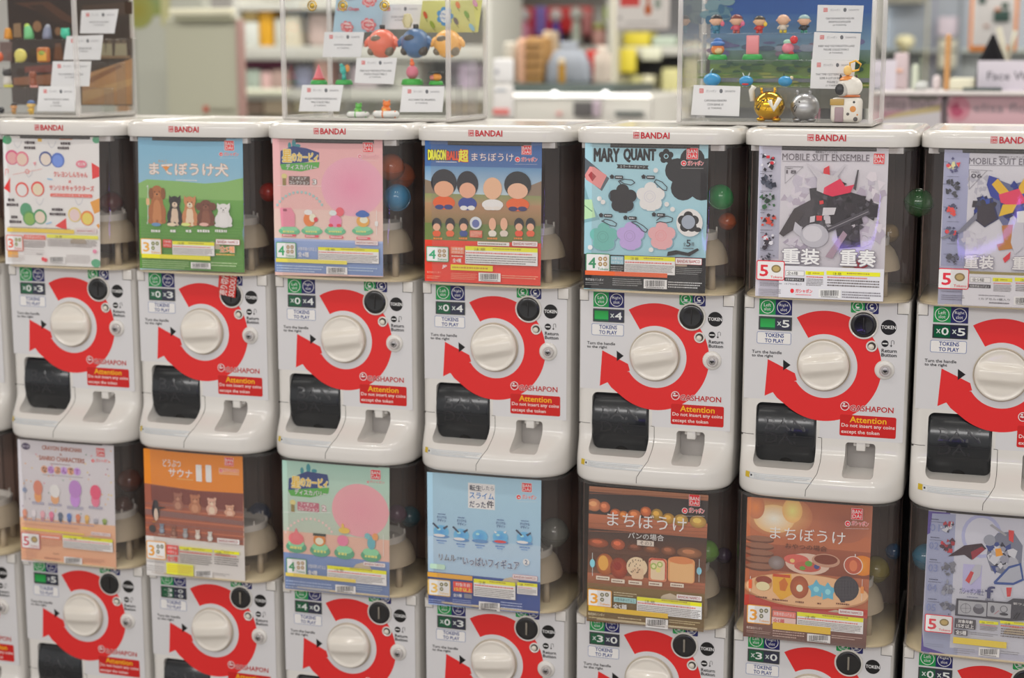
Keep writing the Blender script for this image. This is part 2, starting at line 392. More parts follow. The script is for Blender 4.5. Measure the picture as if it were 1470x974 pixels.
M_COLLAR = autosmooth(b.mesh('handle_collar', mat('collar_plastic', (196, 186, 168), 0.3)))
# coin slot disc
b = B(); b.lathe([(0.0252, 0), (0.0252, 0.002), (0.0236, 0.0035), (0.0222, 0.003), (0.0222, 0)], (0.0657, 0, 0.0742), 'y', 40)
M_BEZEL = autosmooth(b.mesh('slot_bezel', WHITE))
b = B(); b.lathe([(0.0220, 0.0), (0.0220, 0.0032), (0.0205, 0.0046), (0.0150, 0.0040), (0.0001, 0.0036)], (0.0657, 0, 0.0742), 'y', 40)
M_SLOT = b.mesh('coin_slot', mat('slot_black', (20, 20, 22), 0.22, coat=0.5))
b = B(); b.rbox(0.0650, 0.0664, -0.0052, -0.002, 0.0615, 0.0870, 0.0004); M_SLIT = b.mesh('slit', mat('slit_grey', (44, 42, 42), 0.3))
b = B(); b.rbox(0.0640, 0.0674, -0.0062, -0.002, 0.0625, 0.0865, 0.0006); M_SLIT2 = b.mesh('slit', mat('slit_metal', (165, 158, 146), 0.3, 0.6))
b = B(); b.lathe([(0.0098, 0), (0.0098, 0.002), (0.0088, 0.0028), (0.0072, 0.002), (0.0070, 0.0003)], (0.0805, 0, 0.0375), 'y', 24)
M_RB = autosmooth(b.mesh('return_button', WHITE))
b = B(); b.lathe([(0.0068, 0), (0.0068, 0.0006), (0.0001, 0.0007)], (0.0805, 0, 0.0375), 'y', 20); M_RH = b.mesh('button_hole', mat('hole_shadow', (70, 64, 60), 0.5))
b = B(); b.lathe([(0.0052, 0.0005), (0.0050, 0.0026), (0.0001, 0.003)], (0.0795, 0, 0.0362), 'y', 20); M_RP = b.mesh('plunger', IVORY)
b = B(); b.lathe([(0.0172, 0), (0.0170, 0.001), (0.0150, 0.0035), (0.0125, 0.0042), (0.0001, 0.0042)], (0.1035, 0, -0.003), 'y', 32); M_KB = b.mesh('lock_boss', WHITE)
b = B(); b.lathe([(0.0100, 0.003), (0.0100, 0.0095), (0.0088, 0.0108), (0.0001, 0.0108)], (0.1055, 0, -0.003), 'y', 28); M_LOCK = autosmooth(b.mesh('key_lock', mat('lock_metal', (205, 200, 198), 0.3, 0.35)))
b = B(); b.lathe([(0.0062, 0.0105), (0.0062, 0.0114), (0.0052, 0.0118), (0.0001, 0.0118)], (0.1055, 0, -0.003), 'y', 20)
M_CYL = b.mesh('lock_cylinder', mat('lock_steel', (176, 172, 172), 0.25, 0.7))
b = B(); b.rbox(0.1018, 0.1092, -0.0123, -0.0115, -0.0040, -0.0016, 0.0003); b.rbox(0.1040, 0.1064, -0.0123, -0.0115, -0.0058, -0.003, 0.0003); M_KH = b.mesh('keyhole', BLACK)
# counter window
def counter_mesh(a, c, blank=False, roll=0.0):
    p = Print(surf=lambda x, z: -0.0012, step=0.00008)
    p.rr(-0.1150, 0.0812, -0.0572, 0.0573, 0.002, (58, 62, 64))
    p.rect(-0.1125, 0.0790, -0.0862, 0.0590, (18, 92, 58)); p.rect(-0.0862, 0.0790, -0.0594, 0.0590, (44, 46, 70))
    if blank: p.rect(-0.1120, 0.0772, -0.0866, 0.0622, (20, 150, 60), (30, 175, 80))
    def word(t, x0, x1, z1, z0):
        p.text(t[0], x0, z1-.003, x0+.0072, z0+.003, (214, 224, 220), 0.03); p.text(t[1], x0+.0085, z1, x1, z0, (232, 236, 234), 0.035)
    if roll:
        for dz, zz in ((0.0775, 0.0705), (0.0672, 0.0605)):
            word(a, -0.1080, -0.0890, dz, zz); word(c, -0.0840, -0.0640, dz, zz)
    else:
        if not blank: word(a, -0.1090, -0.0885, 0.0760, 0.0630)
        word(c, -0.0828, -0.0612, 0.0760, 0.0630)
    b = p.b; b.col = L(70, 74, 76); b.box(-0.1150, -0.0572, -0.0011, 0.0, 0.0573, 0.0812)
    return b.mesh('counter_window', vc_gloss)
vc_gloss = vcol_mat('glossy_print', 0.15, 0.5, 0.3)
# door flap: bulges outwards about a level axis
def door_y(z): t = (z+0.1268)/0.0575; return 0.016-0.022*(1-t*t)
def door_mesh():
    b = B(); n = 14; rings = []
    for k in range(n+1):
        z = -0.0715-0.110*k/n; y = door_y(z)
        e = 0.004*(1-min(1, k/1.2)) + 0.004*(1-min(1, (n-k)/1.2))
        x0, x1 = -0.1155+e, -0.0100-e
        notch = 0.0
        rings.append([(x0, y+.022, z), (x0, y+0.004, z), (x0+.002, y+.001, z), (x0+.005, y, z), (x1-.005, y, z), (x1-.002, y+.001, z), (x1, y+0.004, z), (x1, y+.022, z)])
    b.loft(rings, False, False, False); return b.mesh('dispensing_door', MATS['smoke'])
mm = mat('smoke', (30, 33, 37), 0.2, coat=0.25)
M_DOOR = autosmooth(door_mesh(), 50)
p = Print(surf=lambda x, z: door_y(z)-0.0002)
p.text('BAN', -0.098, -0.098, -0.028, -0.120, (38, 38, 42), 0.03); p.text('DAI', -0.098, -0.124, -0.044, -0.144, (38, 38, 42), 0.03)
p.rect(-0.112, -0.0795, -0.0135, -0.0835, (36, 46, 54)); p.rect(-0.112, -0.1285, -0.0135, -0.1300, (44, 43, 44));  # upper bar is a highlight painted along the top of the door
M_EMB = p.b.mesh('letters_and_highlight', mat('door_letters_highlight', (38, 38, 42), 0.3, coat=0.3))
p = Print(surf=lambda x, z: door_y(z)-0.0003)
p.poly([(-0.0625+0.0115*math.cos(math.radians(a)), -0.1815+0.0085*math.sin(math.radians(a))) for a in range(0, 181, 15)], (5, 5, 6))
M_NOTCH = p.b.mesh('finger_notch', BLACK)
# refund cup lining and spout
b = B(); b.box(0.0430, 0.0920, 0.0335, 0.0345, -0.187, -0.134); M_CUPB = b.mesh('cup_back', mat('cup_grey', (176, 172, 168), 0.35))
b = B(); b.rbox(0.0600, 0.0760, 0.002, 0.034, -0.1500, -0.1335, 0.002); b.rbox(0.0540, 0.0820, 0.012, 0.034, -0.1440, -0.1335, 0.002); M_SPOUT = b.mesh('refund_spout', WHITE)
# corner covers, seams
M_HINGE = []
for x0, x1, z0, z1 in ((-0.1400, -0.1243, 0.0958, 0.1150), (0.1222, 0.1415, 0.0958, 0.1150)):
    b = B(); b.rbox(x0, x1, -0.0012, 0.004, z0, z1, 0.0006); M_HINGE.append(b.mesh('corner_cover', WHITE))
def seam_pts(path, off=-0.0001):
    out = []
    for i in range(len(path)-1):
        (xa, za), (xb, zb) = path[i], path[i+1]
        for k in range(5): t = k/5; x, z = xa+(xb-xa)*t, za+(zb-za)*t; out.append((x, front_y(x, z)+off, z))
    x, z = path[-1]; out.append((x, front_y(x, z)+off, z)); return out
b = B()
b.tube(seam_pts([(-0.0060, -0.1295), (0.0006, -0.1300), (0.0012, -0.1700), (-0.0010, -0.1850), (-0.0120, -0.2020), (-0.0180, -0.2120), (-0.0185, -0.2230)]), 0.00045, 5)
b.tube(seam_pts([(-0.1425, -0.1310), (-0.1190, -0.1312)]), 0.00045, 5)
b.tube([(-0.1400, -0.0004, 0.0952), (-0.1236, -0.0004, 0.0952), (-0.1236, -0.0004, 0.1150)], 0.00045, 5)
b.tube([(0.1214, -0.0004, 0.1150), (0.1214, -0.0004, 0.0952), (0.1400, -0.0004, 0.0952)], 0.00045, 5)
for x, z in ((-0.1380, 0.1135), (-0.1380, 0.0990), (-0.1400, -0.1325)): b.box(x-0.0025, x+0.0025, front_y(x, z)-0.0014, front_y(x, z)+.001, z-0.0012, z+0.0012)
M_SEAM = b.mesh('panel_seams', SEAM)
# dome, lid, hopper
def shell(prof_out, prof_in):
    return [plan(*a) for a in prof_out]+[plan(*a) for a in reversed(prof_in)]
DF = -0.030; DB = 0.315
b = B()
b.loft([plan(HW-0.001, DF, DB, 0.048, 0.01, 0.006, z) for z in (0.1165, 0.122, 0.25, 0.379)], False, False)
b.loft([plan(HW+0.0012, DF-0.0035, DB, 0.049, 0.01, 0.006, z) for z in (0.1172, 0.1205)]+[plan(HW-0.001, DF, DB, 0.048, 0.01, 0.006, 0.1215)], False, False)
b.loft([plan(HW-0.0004, DF-0.0015, DB, 0.048, 0.01, 0.006, z) for z in (0.3735, 0.380)], False, False)
M_DOME = autosmooth(b.mesh('clear_dome', DOME), 40)
b = B()
pf = [(0.0022, 0.3800), (0.0006, 0.3806), (0.0, 0.3822), (0.0, 0.3960)]+[(0.012*(1-math.cos(math.pi/2*k/5)), 0.3975+0.0115*math.sin(math.pi/2*k/5)) for k in range(6)]
rg = [plan(0.1463-i, -0.0380+i, YB+0.003-i, 0.047-i, 0.012-min(i, .008), 0.006, z) for i, z in pf]
rg += [plan(0.1463-0.022, -0.038+0.022, YB-0.02, 0.035, 0.006, 0.006, 0.4092), plan(0.1463-0.024, -0.038+0.024, YB-0.022, 0.033, 0.005, 0.006, 0.4072)]
b.loft(rg); M_LID = autosmooth(b.mesh('lid', WHITE), 40)
lid_y = lambda x, z: -0.0382-0.006*(1-(x/0.1463)**2)
p = Print(surf=lambda x, z: lid_y(x, z)-0.0002)
RD = (200, 30, 45)
p.rect(-0.0345, 0.4005, -0.0240, 0.3895, RD); p.text('BAN', -0.0336, 0.3997, -0.0249, 0.3957, (240, 235, 232), 0.02); p.text('DAI', -0.0336, 0.3943, -0.0249, 0.3903, (240, 235, 232), 0.02)
p.text('BANDAI', -0.0208, 0.4003, 0.0295, 0.3895, RD, 0.045)
M_LOGO = p.b.mesh('red_logo_print', INK)
b = B(); b.loft([plan(HW-0.006, DF+0.005, DB-.004, 0.043, 0.008, 0.006, z) for z in (0.3725, 0.3798)]); M_UNDER = b.mesh('lid_gasket', BLACK)
M_LATCH = []
for a_ in ((0.0985, 0.1230, -0.0285, -0.012, 0.3690, 0.3800, 0.001), (-0.1330, -0.1150, -0.0200, -0.006, 0.3700, 0.3800, 0.001)): b = B(); b.rbox(*a_); M_LATCH.append(b.mesh('lid_latch', mat('latch_grey', (196, 192, 190), 0.3)))
b = B(); b.loft([plan(HW-0.004, DF+0.004, DB-.003, 0.044, 0.008, 0.006, z) for z in (0.1167, 0.1200)]); M_FLOOR = b.mesh('dome_floor', mat('dome_floor_ivory', (232, 216, 176), 0.35))
b = B(); b.box(-0.1415, 0.1415, 0.215, 0.222, 0.121, 0.372); b.box(-0.1420, -0.1405, 0.05, 0.222, 0.121, 0.372); b.box(0.1405, 0.1420, 0.10, 0.222, 0.121, 0.372)
for k in range(9): x = -0.12+0.03*k; b.box(x-0.003, x+0.003, 0.2095, 0.215, 0.121, 0.372)
M_BACK = b.mesh('dark_back_panel', DARKL)
b = B()
b.lathe([(0.055, 0.209), (0.0565, 0.209), (0.0570, 0.2215), (0.055, 0.2225), (0.0535, 0.2215), (0.048, 0.212)], (0.043, 0.045, 0), 'z', 36)
M_HRING = autosmooth(b.mesh('hopper_ring', mat('hopper_white', (235, 230, 222), 0.4)))
b = B()
for k in range(8):
    a = 2*math.pi*(k+.3)/8; x, y = 0.043+0.055*math.cos(a), 0.045+0.055*math.sin(a)
    b.rbox(x-0.0014, x+0.0014, y-0.0014, y+0.0014, 0.219, 0.230, 0.0005)
M_TEETH = b.mesh('hopper_teeth', MATS['hopper_white'])
b = B()
b.lathe([(0.0525, 0.210), (0.058, 0.208), (0.066, 0.200), (0.073, 0.186), (0.0765, 0.172), (0.0765, 0.167), (0.03, 0.165), (0.001, 0.165)], (0.043, 0.045, 0), 'z', 36)
M_BELL = autosmooth(b.mesh('hopper_bell', mat('hopper_beige', (206, 190, 164), 0.4)))
M_POST = []
for x, y in ((0.095, 0.03), (-0.01, 0.03), (0.07, 0.10)): b = B(); b.lathe([(0.0065, 0.12), (0.0055, 0.166)], (x, y, 0), 'z', 12); M_POST.append(b.mesh('hopper_post', MATS['hopper_beige']))
for a_ in ((0.060, 0.072, 0.02, 0.032, 0.120, 0.1345, 0.001), (-0.05, -0.02, 0.02, 0.05, 0.120, 0.137, 0.001)): b = B(); b.rbox(*a_); M_POST.append(b.mesh('floor_block', MATS['hopper_beige']))
PITCH = 0.30; VP = 0.6118
SHIFT = {0: [0, .0034, -.0026, -.0019, .0001, .003, .003, -.0012], 1: [0, .0009, -.0005, -.002, -.0017, .0012, -.0017, 0]}
COUNT = {(0, 0): ('x0', 'x3'), (1, 0): ('x0', 'x3'), (2, 0): ('x0', 'x3'), (3, 0): ('x0', 'x4'), (4, 0): ('x0', 'x4'), (5, 0): ('x0', 'x4', True), (6, 0): ('x0', 'x5', True), (7, 0): ('x0', 'x5'),
         (0, 1): ('x0', 'x3'), (1, 1): ('x0', 'x5', True), (2, 1): ('x3', 'x0', False, 1), (3, 1): ('x4', 'x0'), (4, 1): ('x0', 'x3'), (5, 1): ('x3', 'x0'), (6, 1): ('x3', 'x0'), (7, 1): ('x0', 'x5')}
WHICH = {(0, 0): 'cut off by the left edge of the photo, upper row', (1, 0): 'upper row, with a white poster of pastel charms', (2, 0): 'upper row, with the poster of sitting dogs on grass',
         (3, 0): 'upper row, with the salmon pink poster', (4, 0): 'upper row, with the blue and orange red poster', (5, 0): 'upper row, with the flower mirror poster',
         (6, 0): 'upper row, with the grey robot parts poster marked 18', (7, 0): 'upper row, rightmost, with the poster marked 06',
         (0, 1): 'cut off by the left edge of the photo, lower row', (1, 1): 'lower row, with the white and peach poster', (2, 1): 'lower row, with the orange sauna poster',
         (3, 1): 'lower row, with the mint green and pink poster', (4, 1): 'lower row, with the pale blue poster', (5, 1): 'lower row, with the bakery shelf poster',
         (6, 1): 'lower row, with the snack plate poster', (7, 1): 'lower row, rightmost, with the purple edged poster'}
def origin(c, r): return Vector(((c-4)*PITCH+SHIFT[r][c], 0, -r*VP))
cm_cache = {}
def stf(o): o['kind'] = 'stuff'; return o
for r in (0, 1):
    for c in range(8):
        t = thing('capsule_machine', origin(c, r), 'white capsule vending machine, '+WHICH[(c, r)], 'vending machine', 'capsule vending machines stacked in two rows')
        bd = link('body', MB, t); link('corner_cover', M_HINGE[0], bd); link('corner_cover', M_HINGE[1], bd); stf(link('panel_seams', M_SEAM, bd))
        stf(link('caution_label', M_LABEL, bd))
        stf(link('ring_arrow_print', M_RING, bd)); [stf(link(nm, me, bd)) for nm, me in STICK]
        k = COUNT[(c, r)]
        if k not in cm_cache: cm_cache[k] = counter_mesh(k[0], k[1], len(k) > 2 and k[2], len(k) > 3)
        stf(link('counter_window', cm_cache[k], t))
        kn = link('handle', M_KNOB, t); link('handle_collar', M_COLLAR, kn)
        kn.rotation_euler = (0, math.radians([-4, -4, -6, -10, -12, -12, -8, 2][c] if r == 0 else [0, -4, -8, -5, -6, 0, 0, 0][c]), 0)
        s_ = link('coin_slot', M_SLOT, t); link('slot_bezel', M_BEZEL, s_); link('slit', M_SLIT2 if r and c > 1 else M_SLIT, s_)
        rb = link('return_button', M_RB, t); link('button_hole', M_RH, rb); link('plunger', M_RP, rb)
        lk = link('key_lock', M_LOCK, t); link('lock_boss', M_KB, lk); link('lock_cylinder', M_CYL, lk); link('keyhole', M_KH, lk)
        d = link('dispensing_door', M_DOOR, t); stf(link('letters_and_highlight', M_EMB, d)); link('finger_notch', M_NOTCH, d)
        cp = link('refund_cup', M_CUPB, t); link('refund_spout', M_SPOUT, cp)
        dm = link('clear_dome', M_DOME, t); link('dome_floor', M_FLOOR, t); link('dark_back_panel', M_BACK, t)
        h = link('hopper_bell', M_BELL, t); link('hopper_ring', M_HRING, h); stf(link('hopper_teeth', M_TEETH, h)); [link('hopper_post', q_, h) for q_ in M_POST]
        if r == 0:
            ld = link('lid', M_LID, t); stf(link('red_logo_print', M_LOGO, ld)); [link('lid_latch', q_, ld) for q_ in M_LATCH]
            link('lid_gasket', M_UNDER, ld)
        else:
            link('lid_gasket', M_UNDER, t)
b = B(); b.box(-1.36, 1.06, 0.0, 0.33, -1.0, -VP-0.2315); tag(obj('machine_plinth', b, mat('plinth_grey', (70, 68, 68), 0.6)), 'long dark grey plinth under the lower row of machines', 'plinth')
# ---------------------------------------------------------------- posters: measured on the photograph, laid on the plane of the sheet
PY = -0.0290
KP = 0.62
class Poster:
    def __init__(s, c, r, crop, quad, bg, label, bg2=None, group='poster cards in the domes of the machines'):
        s.ox, s.oy, s.s = crop; s.c, s.r = c, r
        TLc, TR, BR, BL = quad; q = [at(x, y, PY) for x, y in (TLc, TR, BR, BL)]
        s.cx = sum(p.x for p in q)/4; s.cz = sum(p.z for p in q)/4; s.mx = origin(c, r).x
        s.hw = abs(q[1].x-q[0].x)/2
        s.pr = Print(surf=s.surf, step=0.00004)
        s.pr.__class__ = KPrint
        zt_, zb_ = (q[0].z+q[1].z)/2-s.cz, (q[2].z+q[3].z)/2-s.cz
        def clip(x, z):
            z = max(zb_, min(zt_, z)); v = (zt_-z)/(zt_-zb_)
            if z > zt_-.0018: z = zt_; v = 0.0
            elif z < zb_+.0018: z = zb_; v = 1.0
            xl, xr = q[0].x*(1-v)+q[3].x*v-s.cx, q[1].x*(1-v)+q[2].x*v-s.cx
            return (xl if x < xl+.0018 else xr if x > xr-.0018 else x), z
        s.pr.clip = clip
        N = 12; b = B(); b.smooth = True; rows = 4
        kc = lambda c_: tuple(min(.93, v/KP) for v in L(*c_))
        for off, flip in ((0, 0), (0.0006, 1)):
            vs = []; cols = []
            for j in range(rows+1):
                for i in range(N+1):
                    u, v = i/N, j/rows
                    x = (q[0].x*(1-u)+q[1].x*u)*(1-v)+(q[3].x*(1-u)+q[2].x*u)*v-s.cx
                    z = (q[0].z*(1-u)+q[1].z*u)*(1-v)+(q[3].z*(1-u)+q[2].z*u)*v-s.cz
                    vs.append((x, s.surf(x, z)+off, z)); cols.append(kc(bg) if not bg2 else tuple(a*(1-v)+d*v for a, d in zip(kc(bg), kc(bg2))))
            fs = []
            for j in range(rows):
                for i in range(N):
                    a = j*(N+1)+i; f = (a, a+N+1, a+N+2, a+1); fs.append(f[::-1] if flip else f)
            b.add(vs, fs, True, cols)
        s.sheet = b; s.label = label; s.group = group
    def surf(s, x, z):
        return 0.0
    def pt(s, x, y):
        p = at(s.ox+x/s.s, s.oy+y/s.s, PY); return p.x-s.cx, p.z-s.cz
    def bb(s, x0, y0, x1, y1):
        xm, ym = (x0+x1)/2, (y0+y1)/2
        return s.pt(x0, ym)[0], s.pt(xm, y0)[1], s.pt(x1, ym)[0], s.pt(xm, y1)[1]
    def rect(s, x0, y0, x1, y1, c, c2=None): s.pr.rect(*s.bb(x0, y0, x1, y1), c, c2, nx=6); return s
    def rr(s, x0, y0, x1, y1, r, c): b = s.bb(x0, y0, x1, y1); s.pr.rr(*b, r/s.s*0.0012, c); return s
    def frame(s, x0, y0, x1, y1, r, wd, c, fill): s.rr(x0, y0, x1, y1, r, c); s.rr(x0+wd, y0+wd, x1-wd, y1-wd, max(r-wd, 1), fill); return s
    def poly(s, pts, c): s.pr.poly([s.pt(x, y) for x, y in pts], c); return s
    def ell(s, x, y, rx, ry, c, c2=None, n=20, rot=0):
        a = s.bb(x-rx, y-ry, x+rx, y+ry); s.pr.ell((a[0]+a[2])/2, (a[1]+a[3])/2, (a[2]-a[0])/2, (a[1]-a[3])/2, c, c2, n, -rot); return s
    def ring(s, x, y, r, wd, c, a0=0, a1=360):
        a = s.bb(x-r, y-r, x+r, y+r); R = (a[2]-a[0])/2; s.pr.ring((a[0]+a[2])/2, (a[1]+a[3])/2, R*(1-wd/r), R, c, 24, a0, a1); return s
    def line(s, x0, y0, x1, y1, wd, c): a = s.pt(x0, y0); b = s.pt(x1, y1); s.pr.line(*a, *b, wd/s.s*0.0012, c); return s
    def path(s, pts, wd, c):
        for i in range(len(pts)-1): s.line(*pts[i], *pts[i+1], wd, c); s.pr.n -= .9
        s.pr.n += 1; return s
    def text(s, t, x0, y0, x1, y1, c, off=0.0, out=None, oo=0.06, rot=0): s.pr.text(t, *s.bb(x0, y0, x1, y1), c, off, out, oo, rot=-rot); return s
    def micro(s, x0, y0, x1, y1, rows, c, seed=1, fill=0.6): s.pr.micro(*s.bb(x0, y0, x1, y1), rows, c, seed, fill); return s
    def badge(s, x0, y0, x1, y1, red=(200, 35, 45), wh=(235, 228, 225)):
        s.rr(x0-1.5, y0-1.5, x1+1.5, y1+1.5, 2, wh); s.rr(x0, y0, x1, y1, 2, red); h = y1-y0
        s.text('BAN', x0+h*.08, y0+h*.12, x1-h*.08, y0+h*.48, wh, 0.02); s.text('DAI', x0+h*.08, y0+h*.56, x1-h*.12, y0+h*.90, wh, 0.02); return s
    def logo(s, x0, y0, x1, y1, c=(200, 40, 55), out=(235, 225, 225)):
        h = y1-y0; s.ell(x0+h*.5, (y0+y1)/2, h*.55, h*.55, out); s.ell(x0+h*.5, (y0+y1)/2, h*.45, h*.45, c); s.ell(x0+h*.55, (y0+y1)/2+h*.05, h*.2, h*.12, out)
        s.text('ガシャポン', x0+h*1.25, y0, x1, y1, c, 0.03, out, 0.07)
        s.line(x0, y1+h*.45, x1, y1+h*.5, 1, out); return s
    def tokens(s, x0, y0, x1, y1, n, c, one=False, cc=(150, 125, 95), cnt=4):
        h = y1-y0; wd = x1-x0; s.frame(x0, y0, x1, y1, h*.1, max(2, h*.05), c, (228, 226, 222))
        s.text(str(n), x0+wd*.12, y0+h*.22, x0+wd*.42, y0+h*.80, c, 0.045)
        if one: s.ell(x0+wd*.7, y0+h*.42, wd*.17, h*.2, (120, 105, 70)); s.ell(x0+wd*.7, y0+h*.42, wd*.12, h*.13, (165, 145, 95))
        else:
            for k in range(cnt):
                s.ell(x0+wd*(.60+.20*(k % 2)), y0+h*(.30+.28*(k//2)), wd*.085, h*.12, cc); s.ell(x0+wd*(.60+.20*(k % 2)), y0+h*(.30+.28*(k//2)), wd*.03, h*.04, (205, 195, 175))
        s.text('Tokens', x0+wd*.5, y0+h*.78, x0+wd*.92, y0+h*.9, c, 0.02); return s
    def caution(s, x0, y0, x1, y1, hh, rows, c=(95, 90, 90), seed=2, box=True):
        if box: s.rect(x0-1, y0-1, x1+1, y1+1, (120, 115, 112)); s.rect(x0, y0, x1, y1, (222, 220, 218))
        s.rect(x0, y0, x1, y0+hh, (225, 200, 40)); s.text('注意', x0+(x1-x0)*.12, y0+hh*.15, x0+(x1-x0)*.28, y0+hh*.88, (70, 60, 30), 0.01)
        s.micro(x0+(x1-x0)*.38, y0+hh*.25, x1-(x1-x0)*.1, y0+hh*.8, 1, (150, 130, 50), seed)
        s.micro(x0+4, y0+hh*1.25, x1-5, y0+hh*1.25+(y1-y0-hh)*.2, 1, (190, 90, 85), seed+1, .5); s.micro(x0+4, y0+hh*1.2+(y1-y0-hh)*.24, x1-5, y1-3, rows, c, seed+2, .5); return s
    def barcode(s, x0, y0, x1, y1, seed=3):
        s.rect(x0, y0, x1, y1, (226, 224, 222)); rn = random.Random(seed); h = y1-y0; x = x0+(x1-x0)*.08; A = []
        while x < x1-(x1-x0)*.1:
            wd = rn.uniform(.6, 2.2)*(x1-x0)/60; s.rect(x, y0+h*.1, x+wd, y0+h*.75, (35, 33, 35)); s.pr.n -= .9; x += wd+rn.uniform(.7, 1.8)*(x1-x0)/60
        s.pr.n += 1; s.micro(x0+(x1-x0)*.1, y0+h*.8, x1-(x1-x0)*.1, y0+h*.96, 1, (60, 58, 60), seed); return s
    def namco(s, x0, y0, x1, y1, c=(190, 80, 85)):
        s.frame(x0, y0, x1, y1, 4, 1.5, c, (228, 224, 222)); h = y1-y0; s.text('BANDAI NAMCO', x0+h*.3, y0+h*.25, x1-h*.3, y1-h*.25, (150, 60, 65), 0.03); return s
    def done(s):
        o = obj('poster_card', s.sheet, PRINT, None, (s.cx, PY, s.cz)); tag(o, s.label, 'poster', s.group)
        a = s.pr.finish('printed_art', PRINT, o); a['kind'] = 'stuff'
        return o
class KPrint(Print):
    def _put(s, pts, fs, col, cols=None):
        k = lambda c: tuple(min(.93, v/KP) for v in c)
        s.n += 1; s.b.col = k(col)
        pts = [s.clip(x, z) for x, z in pts]
        s.b.add([(x, s.surf(x, z)-s.n*s.step, z) for x, z in pts], fs, False, [k(c) for c in cols] if cols else None)
WH = (232, 230, 230); INKD = (60, 56, 62)
# ---- upper 1: white with pastel charms
P = Poster(1, 0, (0, 190, 4.8667), ((4, 195), (142, 197), (144, 384), (8, 379)), (205, 203, 206), 'white poster card with pastel charms and red triangles')
P.ell(50, 52, 32, 32, (70, 140, 100)).rect(263, 35, 292, 66, (215, 160, 60)).rect(415, 30, 505, 52, (215, 120, 70)).ell(672, 52, 26, 26, (80, 150, 115))
P.poly([(28, 390), (72, 315), (72, 425)], (205, 50, 50)).poly([(640, 212), (692, 245), (690, 310), (645, 328)], (205, 50, 50)).poly([(385, 655), (462, 600), (468, 685)], (205, 55, 55)).poly([(630, 488), (694, 460), (697, 555), (660, 570)], (225, 140, 60))
P.poly([(672, 650), (690, 638), (703, 655), (690, 675)], (225, 140, 60)).ell(183, 545, 42, 52, (75, 140, 105)).rect(55, 830, 128, 875, (225, 150, 80)).ell(672, 915, 34, 28, (80, 150, 115))
for x, y, c1, c2 in ((85, 175, (190, 75, 115), (205, 150, 150)), (320, 185, (60, 75, 130), (215, 190, 180)), (405, 195, (70, 100, 175), (100, 130, 200)), (155, 185, (205, 110, 130), (220, 180, 165)), (155, 400, (200, 70, 60), (228, 222, 220)), (265, 395, (200, 60, 55), (225, 190, 165)), (208, 600, (75, 135, 80), (120, 160, 80)), (282, 590, (50, 130, 85), (220, 185, 170)), (523, 575, (225, 180, 110), (220, 180, 180)), (612, 600, (205, 120, 60), (225, 185, 90))):
    P.ell(x, y, 46, 52, c1); P.ell(x, y+4, 36, 42, c2)
for x, y in ((125, 70), (365, 70), (205, 275), (280, 470), (555, 470)): P.path([(x-28, y-8), (x-18, y+22), (x, y+40), (x+18, y+22), (x+28, y-8)], 2, (120, 130, 150))
P.line(92, 296, 296, 256, 2, (200, 70, 60)).ring(193, 274, 14, 3, (200, 70, 60))
for x, y, t, w in ((212, 72, '宇宙さん', 36), (212, 108, 'マイメロ', 40), (462, 78, '流星さん', 36), (462, 110, 'うさぎキッチン', 56), (90, 472, '明星さん', 30), (90, 506, 'ハローキティ', 40), (112, 592, 'げんちゃん', 30), (118, 625, 'けろけろ', 48), (408, 540, 'ボーちゃん', 42), (408, 572, 'ポムポムプリン', 58)): P.micro(x-w, y-11, x+w, y+11, 1, (60, 50, 55), int(x+y), .95)
P.text('クレヨンしんちゃん', 378, 275, 615, 315, (190, 60, 55), 0.03).text('×', 482, 335, 500, 355, (190, 60, 55), .02).text('サンリオキャラクターズ', 348, 370, 660, 410, (185, 55, 50), 0.03)
P.rr(355, 430, 648, 453, 10, (210, 95, 85)).text('ふたごコーデキーチェーン', 368, 433, 635, 450, (235, 225, 220), 0.0)
P.ell(572, 222, 38, 26, (225, 110, 130)).text('第2弾', 545, 210, 600, 234, WH, .02).path([(40, 300), (45, 255), (62, 262), (60, 285)], 4, (205, 100, 105)).poly([(235, 212), (255, 205), (250, 235)], (225, 130, 140)).line(335, 325, 370, 330, 9, (120, 165, 200)).line(325, 640, 365, 628, 9, (130, 170, 200))
P.rect(55, 674, 522, 702, (228, 175, 70)).micro(60, 664, 520, 674, 1, (120, 110, 110), 4).namco(533, 673, 680, 706, (170, 120, 125))
P.tokens(50, 718, 166, 828, 3, (195, 85, 65), cnt=3, cc=(120, 130, 75)).rr(172, 718, 322, 748, 3, (205, 90, 75)).text('対象年齢15才以上', 180, 722, 314, 744, WH, 0)
P.micro(172, 758, 322, 806, 4, (120, 112, 112), 5).rect(333, 718, 690, 742, (228, 205, 70)).text('注意', 390, 721, 440, 739, (90, 75, 40), 0).micro(338, 750, 688, 802, 5, (130, 124, 124), 6).micro(172, 815, 320, 860, 3, (175, 170, 170), 7, .35).micro(60, 855, 180, 905, 4, (165, 160, 160), 8, .35)
P.text('Apple', 260, 845, 302, 857, (90, 85, 85), .02)
P.ell(306, 885, 10, 14, (205, 60, 70)).ell(324, 892, 12, 14, (205, 60, 70)).barcode(348, 866, 462, 916).micro(470, 855, 640, 915, 6, (150, 145, 145), 9, .4).ell(668, 832, 14, 14, (220, 120, 150)); P.done()
